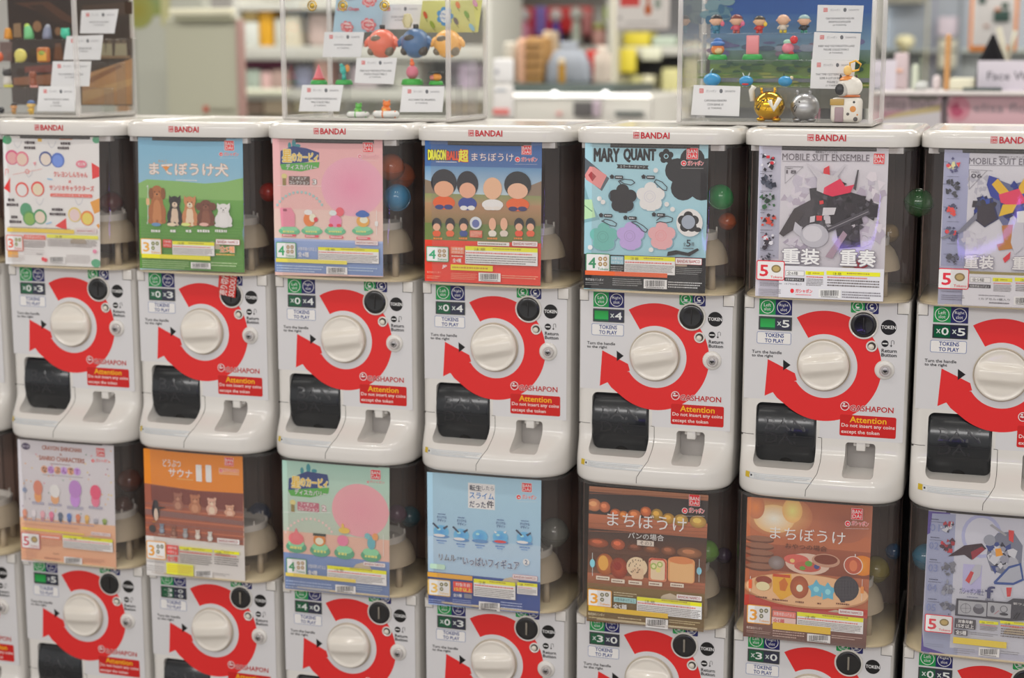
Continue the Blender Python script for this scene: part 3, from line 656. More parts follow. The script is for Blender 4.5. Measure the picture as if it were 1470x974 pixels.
# ---- upper 2: dogs on grass
P = Poster(2, 0, (0, 160, 3.6075), ((198, 197), (348, 199), (351, 390), (201, 387)), (108, 158, 185), 'poster card of five dogs sitting on a green lawn under blue sky', (150, 180, 190))
g0, g1 = (105, 150, 80), (72, 122, 52)
P.poly([(714, 372), (760, 352), (900, 360), (1060, 374), (1160, 366), (1257, 345), (1259, 500), (714, 500)], (118, 160, 92)); P.rect(712, 455, 1264, 560, (95, 145, 70), (85, 138, 60)); P.rect(712, 555, 1264, 830, (80, 132, 55), (78, 125, 55))
P.micro(720, 480, 1255, 810, 22, (90, 142, 66), 11, .25)
P.badge(1163, 153, 1211, 202, (200, 40, 45)).logo(1135, 212, 1236, 232).text('まてぼうけ犬', 775, 268, 1182, 332, (240, 232, 220), .03, (215, 140, 85), .06).poly([(840, 285), (880, 285), (862, 310)], (230, 130, 60)).text('わんこ', 820, 250, 865, 265, (225, 140, 60), .02).micro(912, 352, 1022, 362, 1, (215, 225, 215), 3, .5)
P.line(767, 385, 767, 580, 3, (230, 235, 220)).rr(758, 450, 776, 485, 5, (225, 160, 120)).line(760, 392, 767, 382, 3, (230, 235, 220)).line(760, 574, 767, 584, 3, (230, 235, 220))
def dog(P, x, y0, y1, w, fur, chest, ears, muzz, coll=None):
    h = y1-y0; hd = h*(.36 if h > 170 else .42)
    P.ell(x, y1-h*.28, w*.50, h*.32, fur); P.ell(x, y1-h*.45, w*.36, h*.36, fur)
    P.ell(x, y1-h*.36, w*.22, h*.26, chest)
    for sx in (-1, 1): P.ell(x+sx*w*.16, y1-h*.14, w*.10, h*.16, chest); P.ell(x+sx*w*.17, y1-h*.02, w*.12, h*.035, chest); P.ell(x+sx*w*.36, y1-h*.07, w*.15, h*.07, fur)
    hy = y0+hd*.55
    if ears == 'up':
        for sx in (-1, 1): P.poly([(x+sx*w*.36, y0-2), (x+sx*w*.08, y0+hd*.35), (x+sx*w*.38, y0+hd*.55)], fur)
    P.ell(x, hy, w*.34, hd*.5, fur)
    if ears == 'down':
        for sx in (-1, 1): P.ell(x+sx*w*.34, hy+hd*.08, w*.13, hd*.42, tuple(int(v*.8) for v in fur))
    if ears == 'fluff':
        for sx in (-1, 1): P.ell(x+sx*w*.38, hy+hd*.1, w*.2, hd*.35, fur)
    P.ell(x, hy+hd*.2, w*.17, hd*.22, muzz)
    for sx in (-1, 1): P.ell(x+sx*w*.13, hy-hd*.05, w*.035, hd*.05, (25, 20, 20), n=8)
    P.ell(x, hy+hd*.13, w*.055, hd*.06, (25, 20, 20), n=8)
    P.line(x-w*.08, hy+hd*.32, x+w*.08, hy+hd*.32, 2, (70, 40, 35))
dog(P, 815, 380, 582, 92, (150, 92, 52), (172, 115, 72), 'down', (165, 108, 66)); dog(P, 907, 435, 590, 80, (40, 36, 38), (190, 170, 150), 'up', (200, 180, 160))
dog(P, 986, 437, 592, 82, (175, 118, 78), (205, 180, 155), 'up', (210, 190, 168)); dog(P, 1070, 455, 592, 92, (100, 58, 44), (122, 76, 58), 'fluff', (122, 76, 58)); dog(P, 1162, 475, 598, 90, (196, 196, 196), (214, 214, 212), 'up', (215, 215, 212))
for x, c in ((815, (90, 130, 170)), (895, (225, 185, 160)), (968, (190, 210, 120)), (1062, (215, 160, 150)), (1160, (200, 205, 200))): P.ell(x, 585, 24, 9, c)
for x, w in ((815, 26), (902, 14), (982, 14), (1066, 38), (1158, 38)): P.micro(x-w, 610, x+w, 628, 1, (230, 228, 200), x, .8)
P.tokens(735, 658, 842, 742, 3, (215, 150, 70), cnt=3, cc=(110, 120, 70)).rr(850, 662, 896, 704, 3, (190, 60, 50)).text('対象年齢', 855, 668, 892, 680, WH).text('15才以上', 855, 685, 892, 698, WH).caution(900, 674, 1116, 744, 18, 5).namco(1124, 662, 1248, 690).text('全5種', 1143, 696, 1222, 730, (220, 120, 50), .03, WH, .06).micro(1126, 735, 1244, 748, 1, (225, 160, 90), 5)
P.rect(742, 742, 1096, 764, (215, 195, 50)).micro(745, 770, 990, 812, 4, (150, 175, 125), 6, .4).barcode(996, 782, 1098, 814).micro(1102, 778, 1235, 805, 2, (170, 190, 150), 8, .4); P.done()
# ---- 3: pink / mint discovery posters
P = Poster(3, 0, (380, 160, 4.0583), ((391, 199), (549, 201), (550, 398), (395, 395)), (216, 152, 155), 'salmon pink poster card with a big plain pink ball', (222, 168, 160))
P.rect(58, 575, 686, 755, (222, 172, 165), (226, 178, 168)); P.rect(60, 748, 686, 948, (130, 150, 190), (105, 125, 165))
P.ell(512, 440, 182, 172, (226, 130, 155), (222, 148, 165), 40)
P.rect(60, 748, 686, 760, (150, 165, 200))
def toptitle(P, x, y, k, num, box, arcc):
    P.ell(x+75, y-10, 12*k, 26*k, (60, 130, 140)).ell(x+50, y, 10*k, 20*k, (60, 130, 140)).ell(x+98, y, 16*k, 10*k, (60, 130, 140)).poly([(x-2, y+30), (x+70, y+2), (x+150, y+15), (x+222*k, y+40), (x+222*k, y+82*k), (x+100, y+105*k), (x-4, y+110*k)], (45, 60, 110))
    P.text('星', x+8, y+22, x+62*k, y+95*k, (245, 165, 60), .05, (250, 235, 170), .09).text('のカービィ', x+62*k, y+40*k, x+216*k, y+95*k, (245, 165, 60), .05, (250, 235, 170), .09)
    P.poly([(x-6, y+108*k), (x+110*k, y+100*k), (x+225*k, y+95*k), (x+220*k, y+128*k), (x+120*k, y+150*k), (x+6, y+140*k)], (80, 150, 70)).text('ディスカバリー', x+30*k, y+108*k, x+210*k, y+140*k, WH, .04, (50, 80, 70), .06)
    P.rr(x+46*k, y+178*k, x+168*k, y+228*k, 4, box).text('フィギュア', x+62*k, y+180*k, x+148*k, y+200*k, WH, .03).text('コレクション', x+50*k, y+204*k, x+164*k, y+226*k, WH, .03).text(num, x+184*k, y+196*k, x+208*k, y+226*k, WH, .05, box, .12)
    P.ell(x+20*k, y+178*k, 16*k, 16*k, (190, 180, 120)).rect(x+10*k, y+190*k, x+30*k, y+232*k, (130, 115, 70)).line(x-20, y+232*k, x+235*k, y+236*k, 2, WH)
    for i in range(14):
        a = math.radians(150-i*9.2); cx, cy = x+110*k, y+420*k
        P.rect(cx+150*k*math.cos(a)-6*k, cy-150*k*math.sin(a)-7*k, cx+150*k*math.cos(a)+6*k, cy-150*k*math.sin(a)+7*k, arcc); P.pr.n -= .9
    P.pr.n += 1
toptitle(P, 95, 200, 1.0, '3', (95, 80, 75), (140, 175, 175))
P.badge(574, 182, 631, 237).logo(543, 250, 665, 275, (215, 110, 125), (232, 195, 198))
def gbase(P, x, y, w, c=(95, 165, 125)): P.ell(x, y+8, w, 24, c).ell(x, y-6, w*.8, 16, (125, 185, 145)).micro(x-w*.6, y+2, x+w*.6, y+20, 1, (190, 190, 110), int(x), .6)
for x in (145, 277, 412, 572): gbase(P, x, 690, 62)
P.poly([(92, 562), (155, 562), (178, 600), (178, 672), (100, 672)], (225, 125, 145)).rect(110, 568, 132, 582, (140, 70, 90))
P.ell(262, 630, 34, 40, (225, 115, 60)).ell(282, 620, 20, 24, (240, 200, 180)).ell(256, 588, 24, 16, (200, 205, 205)).ell(300, 630, 12, 14, (190, 60, 70))
P.ell(415, 640, 36, 36, (225, 125, 160)).ell(440, 585, 24, 26, (220, 90, 100)).ell(400, 592, 22, 16, (190, 205, 210)).ell(435, 665, 14, 10, (200, 60, 80)).ell(388, 664, 14, 10, (200, 60, 80))
P.ell(575, 640, 38, 34, (220, 150, 75)).ell(580, 632, 24, 20, (240, 215, 180)).ell(572, 600, 40, 18, (60, 95, 160)).ell(572, 590, 26, 14, (60, 95, 160))
for x in (145, 277, 420, 578): P.rr(x-40, 715+(x-145)*.04, x+40, 728+(x-145)*.04, 4, (200, 80, 95)).micro(x-34, 717+(x-145)*.04, x+34, 726+(x-145)*.04, 1, WH, x, .7)
P.line(655, 575, 655, 720, 3, WH).rr(645, 640, 664, 668, 4, WH)
P.namco(530, 753, 663, 778, (215, 130, 140)).tokens(70, 762, 187, 856, 4, (55, 140, 90)).text('対象年齢15才以上', 198, 790, 308, 812, (215, 230, 235), .02).text('全4種', 198, 818, 262, 848, (225, 235, 238), .03).caution(316, 796, 668, 880, 18, 5)
P.rect(70, 862, 484, 884, (222, 190, 80)).micro(75, 894, 350, 938, 3, (170, 185, 210), 5, .4).barcode(364, 906, 486, 948).micro(492, 905, 660, 935, 2, (160, 178, 195), 6, .4); P.done()
P = Poster(3, 1, (390, 620, 2.75), ((405, 661), (559, 672), (559, 859), (408, 847)), (150, 185, 172), 'mint green poster card with a big plain pink ball', (175, 165, 150))
P.rect(48, 410, 466, 530, (196, 158, 142), (196, 160, 146)); P.rect(52, 496, 466, 640, (110, 130, 170), (95, 112, 150))
P.ell(350, 312, 112, 105, (218, 138, 150), (205, 145, 152), 40)
toptitle(P, 70, 155, 0.70, '2', (165, 95, 110), (225, 175, 170))
P.badge(392, 152, 430, 188).logo(376, 194, 446, 204, (190, 110, 115), (205, 195, 190))
for x, y in ((98, 447), (192, 462), (288, 472), (393, 482)): gbase(P, x, y, 40, (85, 145, 115))
P.ell(98, 422, 30, 24, (215, 105, 110)).poly([(80, 425), (98, 378), (116, 425)], (215, 110, 115)).ell(190, 428, 24, 24, (190, 120, 60)).rect(165, 402, 215, 412, (60, 65, 60)).ell(190, 432, 16, 14, (225, 205, 180)).ell(282, 430, 22, 22, (215, 115, 145)).ell(288, 390, 22, 12, (225, 170, 80)).ell(282, 372, 5, 10, (225, 170, 80)).ell(395, 440, 16, 26, (95, 155, 165)).ell(380, 412, 12, 12, (110, 165, 170)).ell(410, 415, 12, 14, (200, 140, 90))
P.line(443, 405, 443, 490, 2, WH).namco(364, 516, 450, 532, (190, 175, 175)).tokens(60, 500, 140, 562, 4, (60, 130, 85)).text('対象年齢15才以上', 146, 524, 216, 540, (205, 215, 215), .02).text('全4種', 146, 546, 182, 564, (215, 225, 225), .03).caution(222, 538, 455, 596, 14, 5)
P.rect(58, 568, 334, 582, (205, 180, 85)).micro(60, 590, 245, 625, 3, (150, 165, 190), 5, .4).barcode(254, 606, 334, 636).micro(338, 606, 440, 630, 3, (150, 165, 180), 6, .4); P.done()
# ---- upper 4
P = Poster(4, 0, (590, 160, 3.746), ((610, 200), (778, 204), (776, 410), (610, 404)), (40, 82, 140), 'poster card with blue sky, four seated dolls on brown ground and an orange red footer', (120, 140, 165))
P.rect(78, 300, 706, 452, (88, 128, 165), (165, 182, 190)); P.poly([(78, 365), (150, 390), (230, 455), (78, 470)], (120, 105, 90)).poly([(706, 375), (640, 400), (520, 458), (706, 470)], (125, 108, 92)).rect(78, 448, 706, 500, (120, 130, 85), (150, 125, 95)); P.rect(78, 498, 705, 610, (155, 118, 90), (120, 105, 70)); P.rect(78, 608, 704, 712, (95, 112, 62), (100, 115, 65)); P.rect(76, 700, 702, 935, (205, 62, 45), (198, 55, 40))
P.text('DRAGON', 92, 206, 190, 262, (235, 200, 60), .05, (60, 40, 40), .08).text('BALL', 192, 214, 258, 262, (215, 70, 45), .05, (60, 40, 40), .08).text('超', 256, 206, 308, 272, (240, 200, 60), .06, (190, 50, 40), .09).micro(135, 268, 252, 276, 1, (220, 220, 225), 4)
P.text('まちぼうけ', 326, 225, 552, 268, (235, 225, 215), .015, (150, 80, 90), .03).badge(596, 184, 648, 232).logo(560, 245, 680, 272)
def doll(P, x, y0, y1, w, hair, skin, top, leg):
    h = y1-y0; P.ell(x, y1-h*.16, w*.5, h*.17, top); P.ell(x-w*.2, y1-h*.05, w*.2, h*.06, leg); P.ell(x+w*.2, y1-h*.05, w*.2, h*.06, leg)
    if hair: P.ell(x, y0+h*.34, w*.58, h*.34, hair)
    P.ell(x, y0+h*(.5 if hair else .34), w*.44, h*(.2 if hair else .34), skin)
doll(P, 178, 310, 525, 120, (38, 38, 44), (200, 150, 120), (210, 85, 35), (45, 55, 110)); doll(P, 305, 320, 530, 100, (36, 35, 42), (200, 150, 125), (50, 65, 135), (210, 205, 205)); doll(P, 440, 355, 530, 115, None, (215, 160, 130), (215, 210, 200), (205, 195, 190)); doll(P, 575, 322, 535, 125, (36, 38, 42), (205, 160, 135), (215, 90, 45), (55, 55, 95))
for x, hr, tp in ((140, 1, (205, 85, 45)), (212, 1, (205, 95, 55)), (285, 1, (60, 75, 130)), (440, 0, (205, 195, 185)), (502, 0, (190, 180, 170)), (583, 1, (205, 75, 50)), (645, 1, (205, 90, 60))): doll(P, x, 572, 672, 44, (40, 40, 46) if hr else None, (205, 155, 130), tp, tp)
P.ell(351, 600, 32, 34, (185, 190, 195)).ell(351, 603, 20, 22, (90, 100, 150)).rr(318, 640, 386, 678, 3, (190, 90, 70)).micro(322, 644, 382, 674, 4, (225, 190, 170), 3, .4)
for x in (150, 287, 440, 583): P.micro(x-26, 676, x+26, 690, 1, (235, 120, 60), x, .8)
P.rr(361, 702, 532, 722, 2, (205, 200, 195)).micro(366, 706, 528, 719, 1, (120, 110, 105), 3).namco(546, 698, 684, 726)
P.tokens(86, 726, 206, 808, 4, (60, 145, 105)).rr(218, 728, 290, 766, 3, (225, 120, 90)).text('対象年齢', 226, 732, 284, 746, WH, .01).text('15才以上', 226, 749, 284, 763, WH, .01).text('全4種', 228, 790, 274, 812, WH, .03).micro(222, 772, 286, 784, 1, (235, 190, 175), 3).caution(296, 730, 684, 824, 22, 4)
P.rect(218, 826, 444, 856, (225, 190, 45)).micro(226, 832, 430, 850, 1, (170, 120, 50), 7).text('株式会社バンダイ', 90, 858, 165, 870, (225, 160, 140), .01).micro(90, 880, 160, 900, 2, (225, 140, 115), 8, .4).micro(220, 868, 360, 905, 4, (225, 140, 115), 9, .4).barcode(368, 868, 486, 914).micro(492, 880, 690, 902, 2, (225, 145, 120), 10, .5).text('JP', 172, 825, 198, 845, (225, 215, 220), .04); P.done()
# ---- upper 5: flower mirrors
P = Poster(5, 0, (810, 160, 3.478), ((840, 204), (1017, 208), (1012, 420), (838, 415)), (146, 184, 196), 'pale blue poster card of flower shaped compact mirrors with a black footer', (140, 180, 192))
def flower(P, x, y, r, c, c2=None, centre=None):
    for k in range(5): a = math.radians(90+72*k); P.ell(x+r*.58*math.cos(a), y-r*.58*math.sin(a), r*.46, r*.46, c, None, 16); P.pr.n -= .9
    P.pr.n += 1; P.ell(x, y, r*.6, r*.6, c)
    if centre: P.ring(x, y, r*.32, r*.07, centre)
P.rect(98, 722, 704, 904, (38, 38, 40), (34, 34, 36))
P.poly([(104, 232), (150, 270), (225, 335), (188, 398), (104, 330)], (80, 88, 96)).poly([(104, 318), (128, 275), (150, 278), (213, 320), (180, 388), (108, 340)], (205, 130, 130)).poly([(120, 318), (135, 300), (160, 325), (140, 350)], (150, 60, 65)).poly([(100, 370), (120, 430), (178, 540), (100, 556)], (115, 155, 165)).poly([(100, 440), (138, 440), (156, 528), (100, 540)], (165, 200, 160)).line(104, 470, 140, 500, 6, (100, 140, 110))
flower(P, 640, 320, 135, (30, 30, 34))
P.text('MARY', 148, 184, 276, 252, (28, 28, 32), .06).text('QUANT', 296, 186, 458, 256, (28, 28, 32), .06); flower(P, 509, 224, 36, (28, 28, 32)); P.ring(509, 224, 12, 4, (146, 184, 196))
P.poly([(262, 264), (422, 270), (416, 280), (422, 290), (262, 284), (268, 274)], (40, 40, 44)).text('ミラーキーチェーン', 280, 269, 404, 283, (190, 205, 210), .02)
P.badge(612, 184, 668, 238).logo(584, 246, 696, 272)
for x, y, c, t in ((292, 435, (34, 33, 37), 0), (432, 425, (205, 205, 212), 0), (198, 626, (100, 165, 158), 1), (332, 622, (168, 148, 198), 1), (488, 620, (218, 152, 156), 1)):
    r = 70 if t == 0 else 68
    flower(P, x+4, y+5, r, (120, 155, 170)); flower(P, x, y, r, c); P.rr(x-20, y+r*.75, x+24, y+r*1.02, 5, c)
    if c[0] > 60: P.ring(x-4, y, r*.42, 4, tuple(int(v*.92) for v in c)); P.ring(x-4, y, r*.26, 3, tuple(int(v*.92) for v in c))
for pts in ([(285, 365), (272, 348), (300, 338), (340, 342), (354, 356), (335, 368), (300, 360), (275, 345)], [(450, 355), (460, 340), (490, 352), (515, 378), (512, 395), (495, 392), (470, 370), (450, 350)], [(190, 550), (205, 538), (240, 545), (264, 560), (258, 574), (235, 570), (205, 555), (188, 545)], [(335, 552), (360, 550), (395, 570), (418, 590), (410, 604), (390, 595), (370, 570), (340, 555)], [(462, 545), (480, 530), (515, 522), (543, 532), (540, 550), (510, 556), (480, 550), (460, 556)]): P.path(pts, 4, (40, 45, 55))
for x, y in ((262, 328), (420, 328), (208, 520), (330, 532), (472, 516)): flower(P, x-22, y-2, 11, (35, 35, 40)); P.rr(x-8, y-8, x+34, y+9, 5, (35, 35, 40)); P.micro(x-3, y-4, x+29, y+5, 1, (190, 195, 200), x, .7)
for x, y in ((459, 294), (178, 435), (196, 452), (514, 463), (543, 488), (132, 678), (436, 690)): P.ell(x, y, 12, 12, (205, 205, 205)); P.ell(x-3, y-3, 5, 5, (230, 228, 226))
P.ell(628, 555, 66, 70, (212, 212, 216)); flower(P, 622, 552, 52, (30, 30, 34)); P.ell(622, 552, 34, 35, (140, 150, 165)); P.ell(668, 590, 18, 12, (30, 30, 34))
P.text('全', 596, 652, 610, 672, (60, 65, 75), .02).text('5', 612, 640, 634, 674, (50, 55, 65), .03).text('種', 637, 652, 652, 672, (60, 65, 75), .02).micro(596, 678, 650, 688, 1, (90, 105, 115), 3).line(230, 365, 230, 500, 1.5, (110, 165, 190))
P.poly([(515, 722), (520, 700), (560, 692), (620, 705), (668, 682), (676, 692), (628, 722), (570, 712)], (34, 34, 38))
P.tokens(110, 708, 232, 800, 4, (60, 125, 90), cc=(150, 125, 90)).rr(236, 722, 300, 762, 3, (130, 170, 185)).text('対象年齢', 240, 727, 296, 740, WH, .01).text('15才以上', 240, 745, 296, 758, WH, .01).caution(304, 724, 556, 812, 20, 7).namco(558, 732, 690, 764)
P.rect(108, 800, 518, 822, (205, 90, 50)).micro(236, 770, 298, 800, 3, (150, 150, 150), 5, .4).text('株式会社バンダイ', 110, 832, 200, 845, (190, 190, 190), .01).micro(110, 850, 200, 868, 2, (130, 130, 130), 5, .4).micro(245, 832, 390, 872, 4, (140, 140, 140), 6, .4).barcode(400, 838, 516, 884).micro(522, 848, 690, 884, 3, (170, 170, 170), 7, .5).micro(562, 778, 690, 815, 4, (130, 130, 130), 8, .4); P.done()
# ---- robot parts posters: plain faceted shapes stand in for the machines
def facets(P, cx, cy, sx, sy, cols, seed, n=26, spread=1.0, rr=(.16, .42)):
    rn = random.Random(seed)
    for k in range(n):
        a = rn.uniform(0, 6.28); d = rn.random()**.7*spread; x, y = cx+sx*d*math.cos(a), cy+sy*d*math.sin(a); r = rn.uniform(*rr)*min(sx, sy); a0 = rn.uniform(0, 6.28)
        m = rn.choice((3, 4, 4, 5)); P.poly([(x+r*rn.uniform(.7, 1.3)*math.cos(a0-6.283*i/m), y+r*rn.uniform(.7, 1.3)*math.sin(a0-6.283*i/m)) for i in range(m)], rn.choice(cols)); P.pr.n -= .9*(k % 3 > 0)
P = Poster(6, 0, (1060, 170, 3.478), ((1090, 209), (1276, 213), (1268, 432), (1084, 425)), (188, 186, 194), 'silver grey poster card of dark robot parts with large white characters, marked 18', (180, 178, 186))
P.rect(102, 142, 208, 712, (172, 172, 188), (150, 152, 170)); P.rect(100, 700, 200, 890, (176, 176, 190))
facets(P, 320, 400, 90, 110, [(172, 168, 182), (160, 152, 168), (188, 184, 194)], 3, 26); facets(P, 650, 400, 80, 120, [(172, 168, 182), (160, 152, 168), (196, 192, 200)], 4, 26); facets(P, 640, 560, 90, 90, [(180, 176, 190), (165, 158, 175), (196, 192, 200)], 5, 24); facets(P, 300, 620, 80, 60, [(150, 142, 160), (180, 176, 188)], 6, 20)
P.text('MOBILE SUIT ENSEMBLE', 220, 178, 655, 212, (90, 84, 92), .0).text('機動戦士アンサンブル', 385, 162, 496, 175, (80, 78, 84), .02).line(220, 214, 655, 214, 2, (110, 105, 115)).line(340, 214, 500, 214, 1, (90, 90, 95))
P.badge(676, 176, 730, 228).frame(234, 240, 325, 243, 1, 1, (120, 118, 125), (120, 118, 125)).line(234, 240, 234, 325, 2, (130, 128, 135)).line(325, 240, 234, 325, 2, (130, 128, 135)).text('PART', 240, 246, 272, 254, (90, 86, 94), .02).text('18', 240, 258, 290, 276, (80, 76, 84), .05)
dk = [(44, 42, 48), (58, 55, 62), (34, 33, 38), (74, 72, 80), (50, 46, 52)]
P.poly([(355, 350), (400, 345), (440, 380), (560, 368), (615, 385), (650, 430), (605, 520), (520, 548), (420, 520), (368, 470)], (48, 46, 52)).poly([(280, 450), (385, 395), (372, 505), (262, 565)], (60, 56, 62)).poly([(600, 395), (700, 430), (692, 495), (612, 485)], (52, 50, 56)).poly([(330, 520), (430, 545), (405, 640), (300, 620)], (176, 176, 184)).poly([(485, 540), (605, 550), (610, 640), (505, 650)], (56, 54, 60)).poly([(395, 300), (430, 255), (490, 265), (520, 330), (470, 372), (400, 365)], (168, 164, 174))
facets(P, 470, 400, 110, 90, dk, 7, 34, rr=(.10, .28)); facets(P, 400, 520, 70, 70, dk+[(185, 182, 190)], 8, 20); facets(P, 640, 440, 55, 55, dk, 9, 18); facets(P, 560, 560, 60, 90, dk, 10, 20)
P.poly([(660, 425), (700, 440), (690, 490), (650, 495), (620, 470)], (44, 42, 48)).poly([(445, 545), (650, 450), (660, 475), (450, 570)], (70, 68, 76)).line(450, 555, 650, 465, 3, (140, 138, 145)).poly([(205, 575), (280, 450), (330, 470), (270, 560), (225, 590)], (56, 50, 54))
P.poly([(575, 350), (595, 258), (603, 256), (588, 360)], (70, 68, 74)).poly([(395, 300), (340, 225), (350, 225), (425, 280)], (176, 174, 182)).poly([(470, 290), (530, 228), (540, 228), (490, 300)], (176, 174, 182)).poly([(422, 320), (428, 250), (455, 235), (460, 310)], (190, 45, 55)).poly([(395, 300), (425, 275), (500, 290), (505, 350), (440, 380), (392, 360)], (178, 176, 182)).poly([(430, 345), (510, 300), (535, 340), (580, 330), (560, 370), (470, 390), (425, 375)], (215, 50, 80)).poly([(425, 445), (490, 445), (480, 480), (420, 485)], (185, 184, 190)).poly([(360, 490), (385, 485), (382, 515), (358, 520)], (180, 178, 186)).poly([(390, 485), (420, 485), (418, 510), (392, 510)], (190, 45, 50)).poly([(432, 490), (460, 488), (462, 525), (436, 525)], (178, 176, 184)).poly([(405, 412), (425, 408), (428, 425), (408, 430)], (190, 45, 50))
P.ell(382, 585, 70, 60, (165, 165, 175)).ell(372, 575, 48, 40, (184, 184, 192)).poly([(285, 515), (320, 545), (310, 590), (275, 560)], (170, 170, 180)).poly([(435, 690), (525, 560), (545, 580), (470, 700)], (150, 130, 145)).poly([(570, 735), (600, 700), (650, 735), (600, 762)], (150, 35, 45))
for i, (y, cols) in enumerate(((220, [(50, 48, 54), (190, 188, 195), (180, 50, 60)]), (318, [(48, 50, 60), (70, 74, 86)]), (412, [(60, 90, 66), (50, 60, 54)]), (512, [(175, 70, 60), (60, 50, 55)]), (612, [(170, 50, 60), (60, 55, 62), (185, 183, 190)]), (690, [(50, 52, 60), (90, 90, 98)]))): facets(P, 150, y, 36, 40 if i < 5 else 18, cols, 20+i, 16); P.micro(112, y-46, 132, y-40, 1, (90, 90, 100), i); P.micro(112, y+42, 182, y+47, 1, (90, 90, 100), i+9)
P.text('重装', 220, 648, 408, 728, (214, 214, 220), .05, (120, 116, 126), .09).text('重奏', 510, 655, 688, 738, (214, 214, 220), .05, (120, 116, 126), .09)
P.rect(205, 742, 728, 905, (192, 192, 198)).tokens(93, 708, 234, 806, 5, (190, 45, 55), True).frame(238, 758, 332, 784, 2, 1.5, (100, 98, 104), (205, 205, 208)).text('全6種', 246, 762, 300, 780, (50, 48, 52), .02).rr(232, 794, 332, 812, 2, (50, 48, 54)).text('対象年齢15才以上', 238, 797, 326, 809, (210, 210, 214), .01).text('1カプセル1体入り', 234, 820, 318, 830, (70, 68, 74), .01).text('ガシャポン', 288, 850, 372, 870, (200, 40, 50), .04).ell(271, 859, 9, 11, (200, 40, 50)).micro(288, 876, 372, 882, 1, (200, 80, 90), 3)
P.caution(338, 762, 430, 838, 18, 5, box=False).caution(442, 764, 710, 845, 20, 3, box=False, seed=5).barcode(404, 852, 514, 894).micro(520, 862, 715, 900, 3, (110, 108, 114), 9, .5).micro(104, 848, 215, 880, 4, (120, 118, 126), 12, .4).micro(112, 815, 220, 838, 2, (120, 118, 126), 13, .4); P.done()
P = Poster(7, 0, (1290, 170, 3.478), ((1356, 215), (1530, 218), (1522, 447), (1346, 438)), (186, 186, 194), 'silver grey poster card of blue and orange robot parts, marked 06', (180, 180, 188))
P.rect(222, 158, 342, 740, (150, 154, 182), (136, 140, 168)); P.rect(195, 740, 320, 928, (150, 154, 178), (150, 152, 172))
facets(P, 400, 330, 60, 80, [(160, 160, 172), (182, 182, 190)], 33, 22); facets(P, 380, 600, 60, 80, [(172, 170, 184), (184, 184, 192)], 34, 20)
P.text('MOBILE SUIT ENSEMBLE', 352, 200, 790, 232, (84, 80, 92), .0).line(352, 234, 800, 238, 2, (100, 96, 106)).text('機動戦士アンサンブル', 500, 188, 640, 198, (70, 68, 76), .02)
P.line(352, 256, 352, 355, 2, (120, 118, 128)).line(352, 256, 470, 262, 2, (120, 118, 128)).line(352, 355, 440, 262, 2, (120, 118, 128)).text('PART', 364, 264, 402, 272, (90, 86, 96), .02).text('06', 362, 276, 416, 298, (76, 74, 84), .05)
bl = [(40, 55, 125), (55, 75, 150), (38, 42, 80), (60, 62, 78)]
P.poly([(385, 420), (470, 395), (505, 500), (430, 545), (372, 500)], (50, 54, 90)).poly([(480, 300), (560, 330), (700, 300), (720, 420), (700, 560), (560, 600), (500, 500), (470, 400)], (92, 98, 130)).poly([(505, 400), (600, 380), (640, 480), (560, 520), (510, 480)], (44, 56, 120))
facets(P, 430, 440, 60, 60, bl+[(52, 50, 58)], 35, 22); facets(P, 620, 430, 90, 110, bl+[(170, 172, 182), (150, 152, 165)], 36, 34)
P.poly([(440, 330), (452, 285), (500, 300), (540, 370), (500, 410), (460, 390)], (50, 62, 140)).poly([(465, 330), (495, 300), (555, 370), (520, 400)], (228, 160, 50)).poly([(600, 340), (640, 280), (680, 280), (650, 370), (600, 380)], (228, 160, 50)).poly([(500, 380), (600, 350), (640, 420), (560, 440), (510, 420)], (218, 60, 90)).poly([(500, 490), (520, 430), (590, 430), (570, 470)], (228, 165, 50)).poly([(300, 560), (420, 440), (440, 455), (330, 560), (222, 605), (215, 595)], (110, 112, 126)).poly([(395, 440), (470, 420), (490, 500), (430, 540), (390, 510)], (56, 52, 60)).poly([(515, 535), (575, 530), (570, 650), (500, 660), (490, 630), (525, 620)], (165, 110, 45)).poly([(575, 500), (626, 500), (626, 640), (580, 680), (560, 620)], (176, 176, 186)).poly([(520, 700), (560, 665), (555, 700), (530, 722)], (190, 50, 60)).poly([(590, 465), (640, 460), (640, 520), (592, 520)], (196, 198, 206))
for i, (y, cols) in enumerate(((240, [(200, 60, 70), (225, 200, 150), (70, 70, 110)]), (350, [(44, 46, 54), (60, 62, 70)]), (465, [(200, 60, 55), (60, 62, 90)]), (575, [(60, 64, 95), (190, 60, 65), (70, 74, 100)]), (700, [(60, 60, 72), (90, 92, 110)]))): facets(P, 270, y, 34, 42 if i < 4 else 34, cols, 50+i, 18); P.micro(225, y-26, 252, y-20, 1, (95, 98, 120), i); P.micro(242, y+48, 310, y+53, 1, (95, 98, 120), i+9)
P.text('重装', 328, 682, 475, 750, (214, 214, 222), .05, (130, 126, 140), .09).text('重奏', 568, 690, 720, 758, (214, 214, 222), .05, (130, 126, 140), .09)
P.rect(320, 778, 850, 945, (190, 190, 196)).rect(352, 770, 850, 784, (130, 120, 80)).tokens(198, 748, 352, 852, 5, (190, 45, 60), True).frame(356, 792, 460, 818, 2, 1.5, (110, 108, 114), (205, 205, 208)).text('全5種', 366, 796, 428, 814, (50, 48, 52), .02).rr(350, 828, 460, 846, 2, (60, 58, 64)).text('対象年齢15才以上', 356, 831, 454, 843, (210, 210, 214), .01)
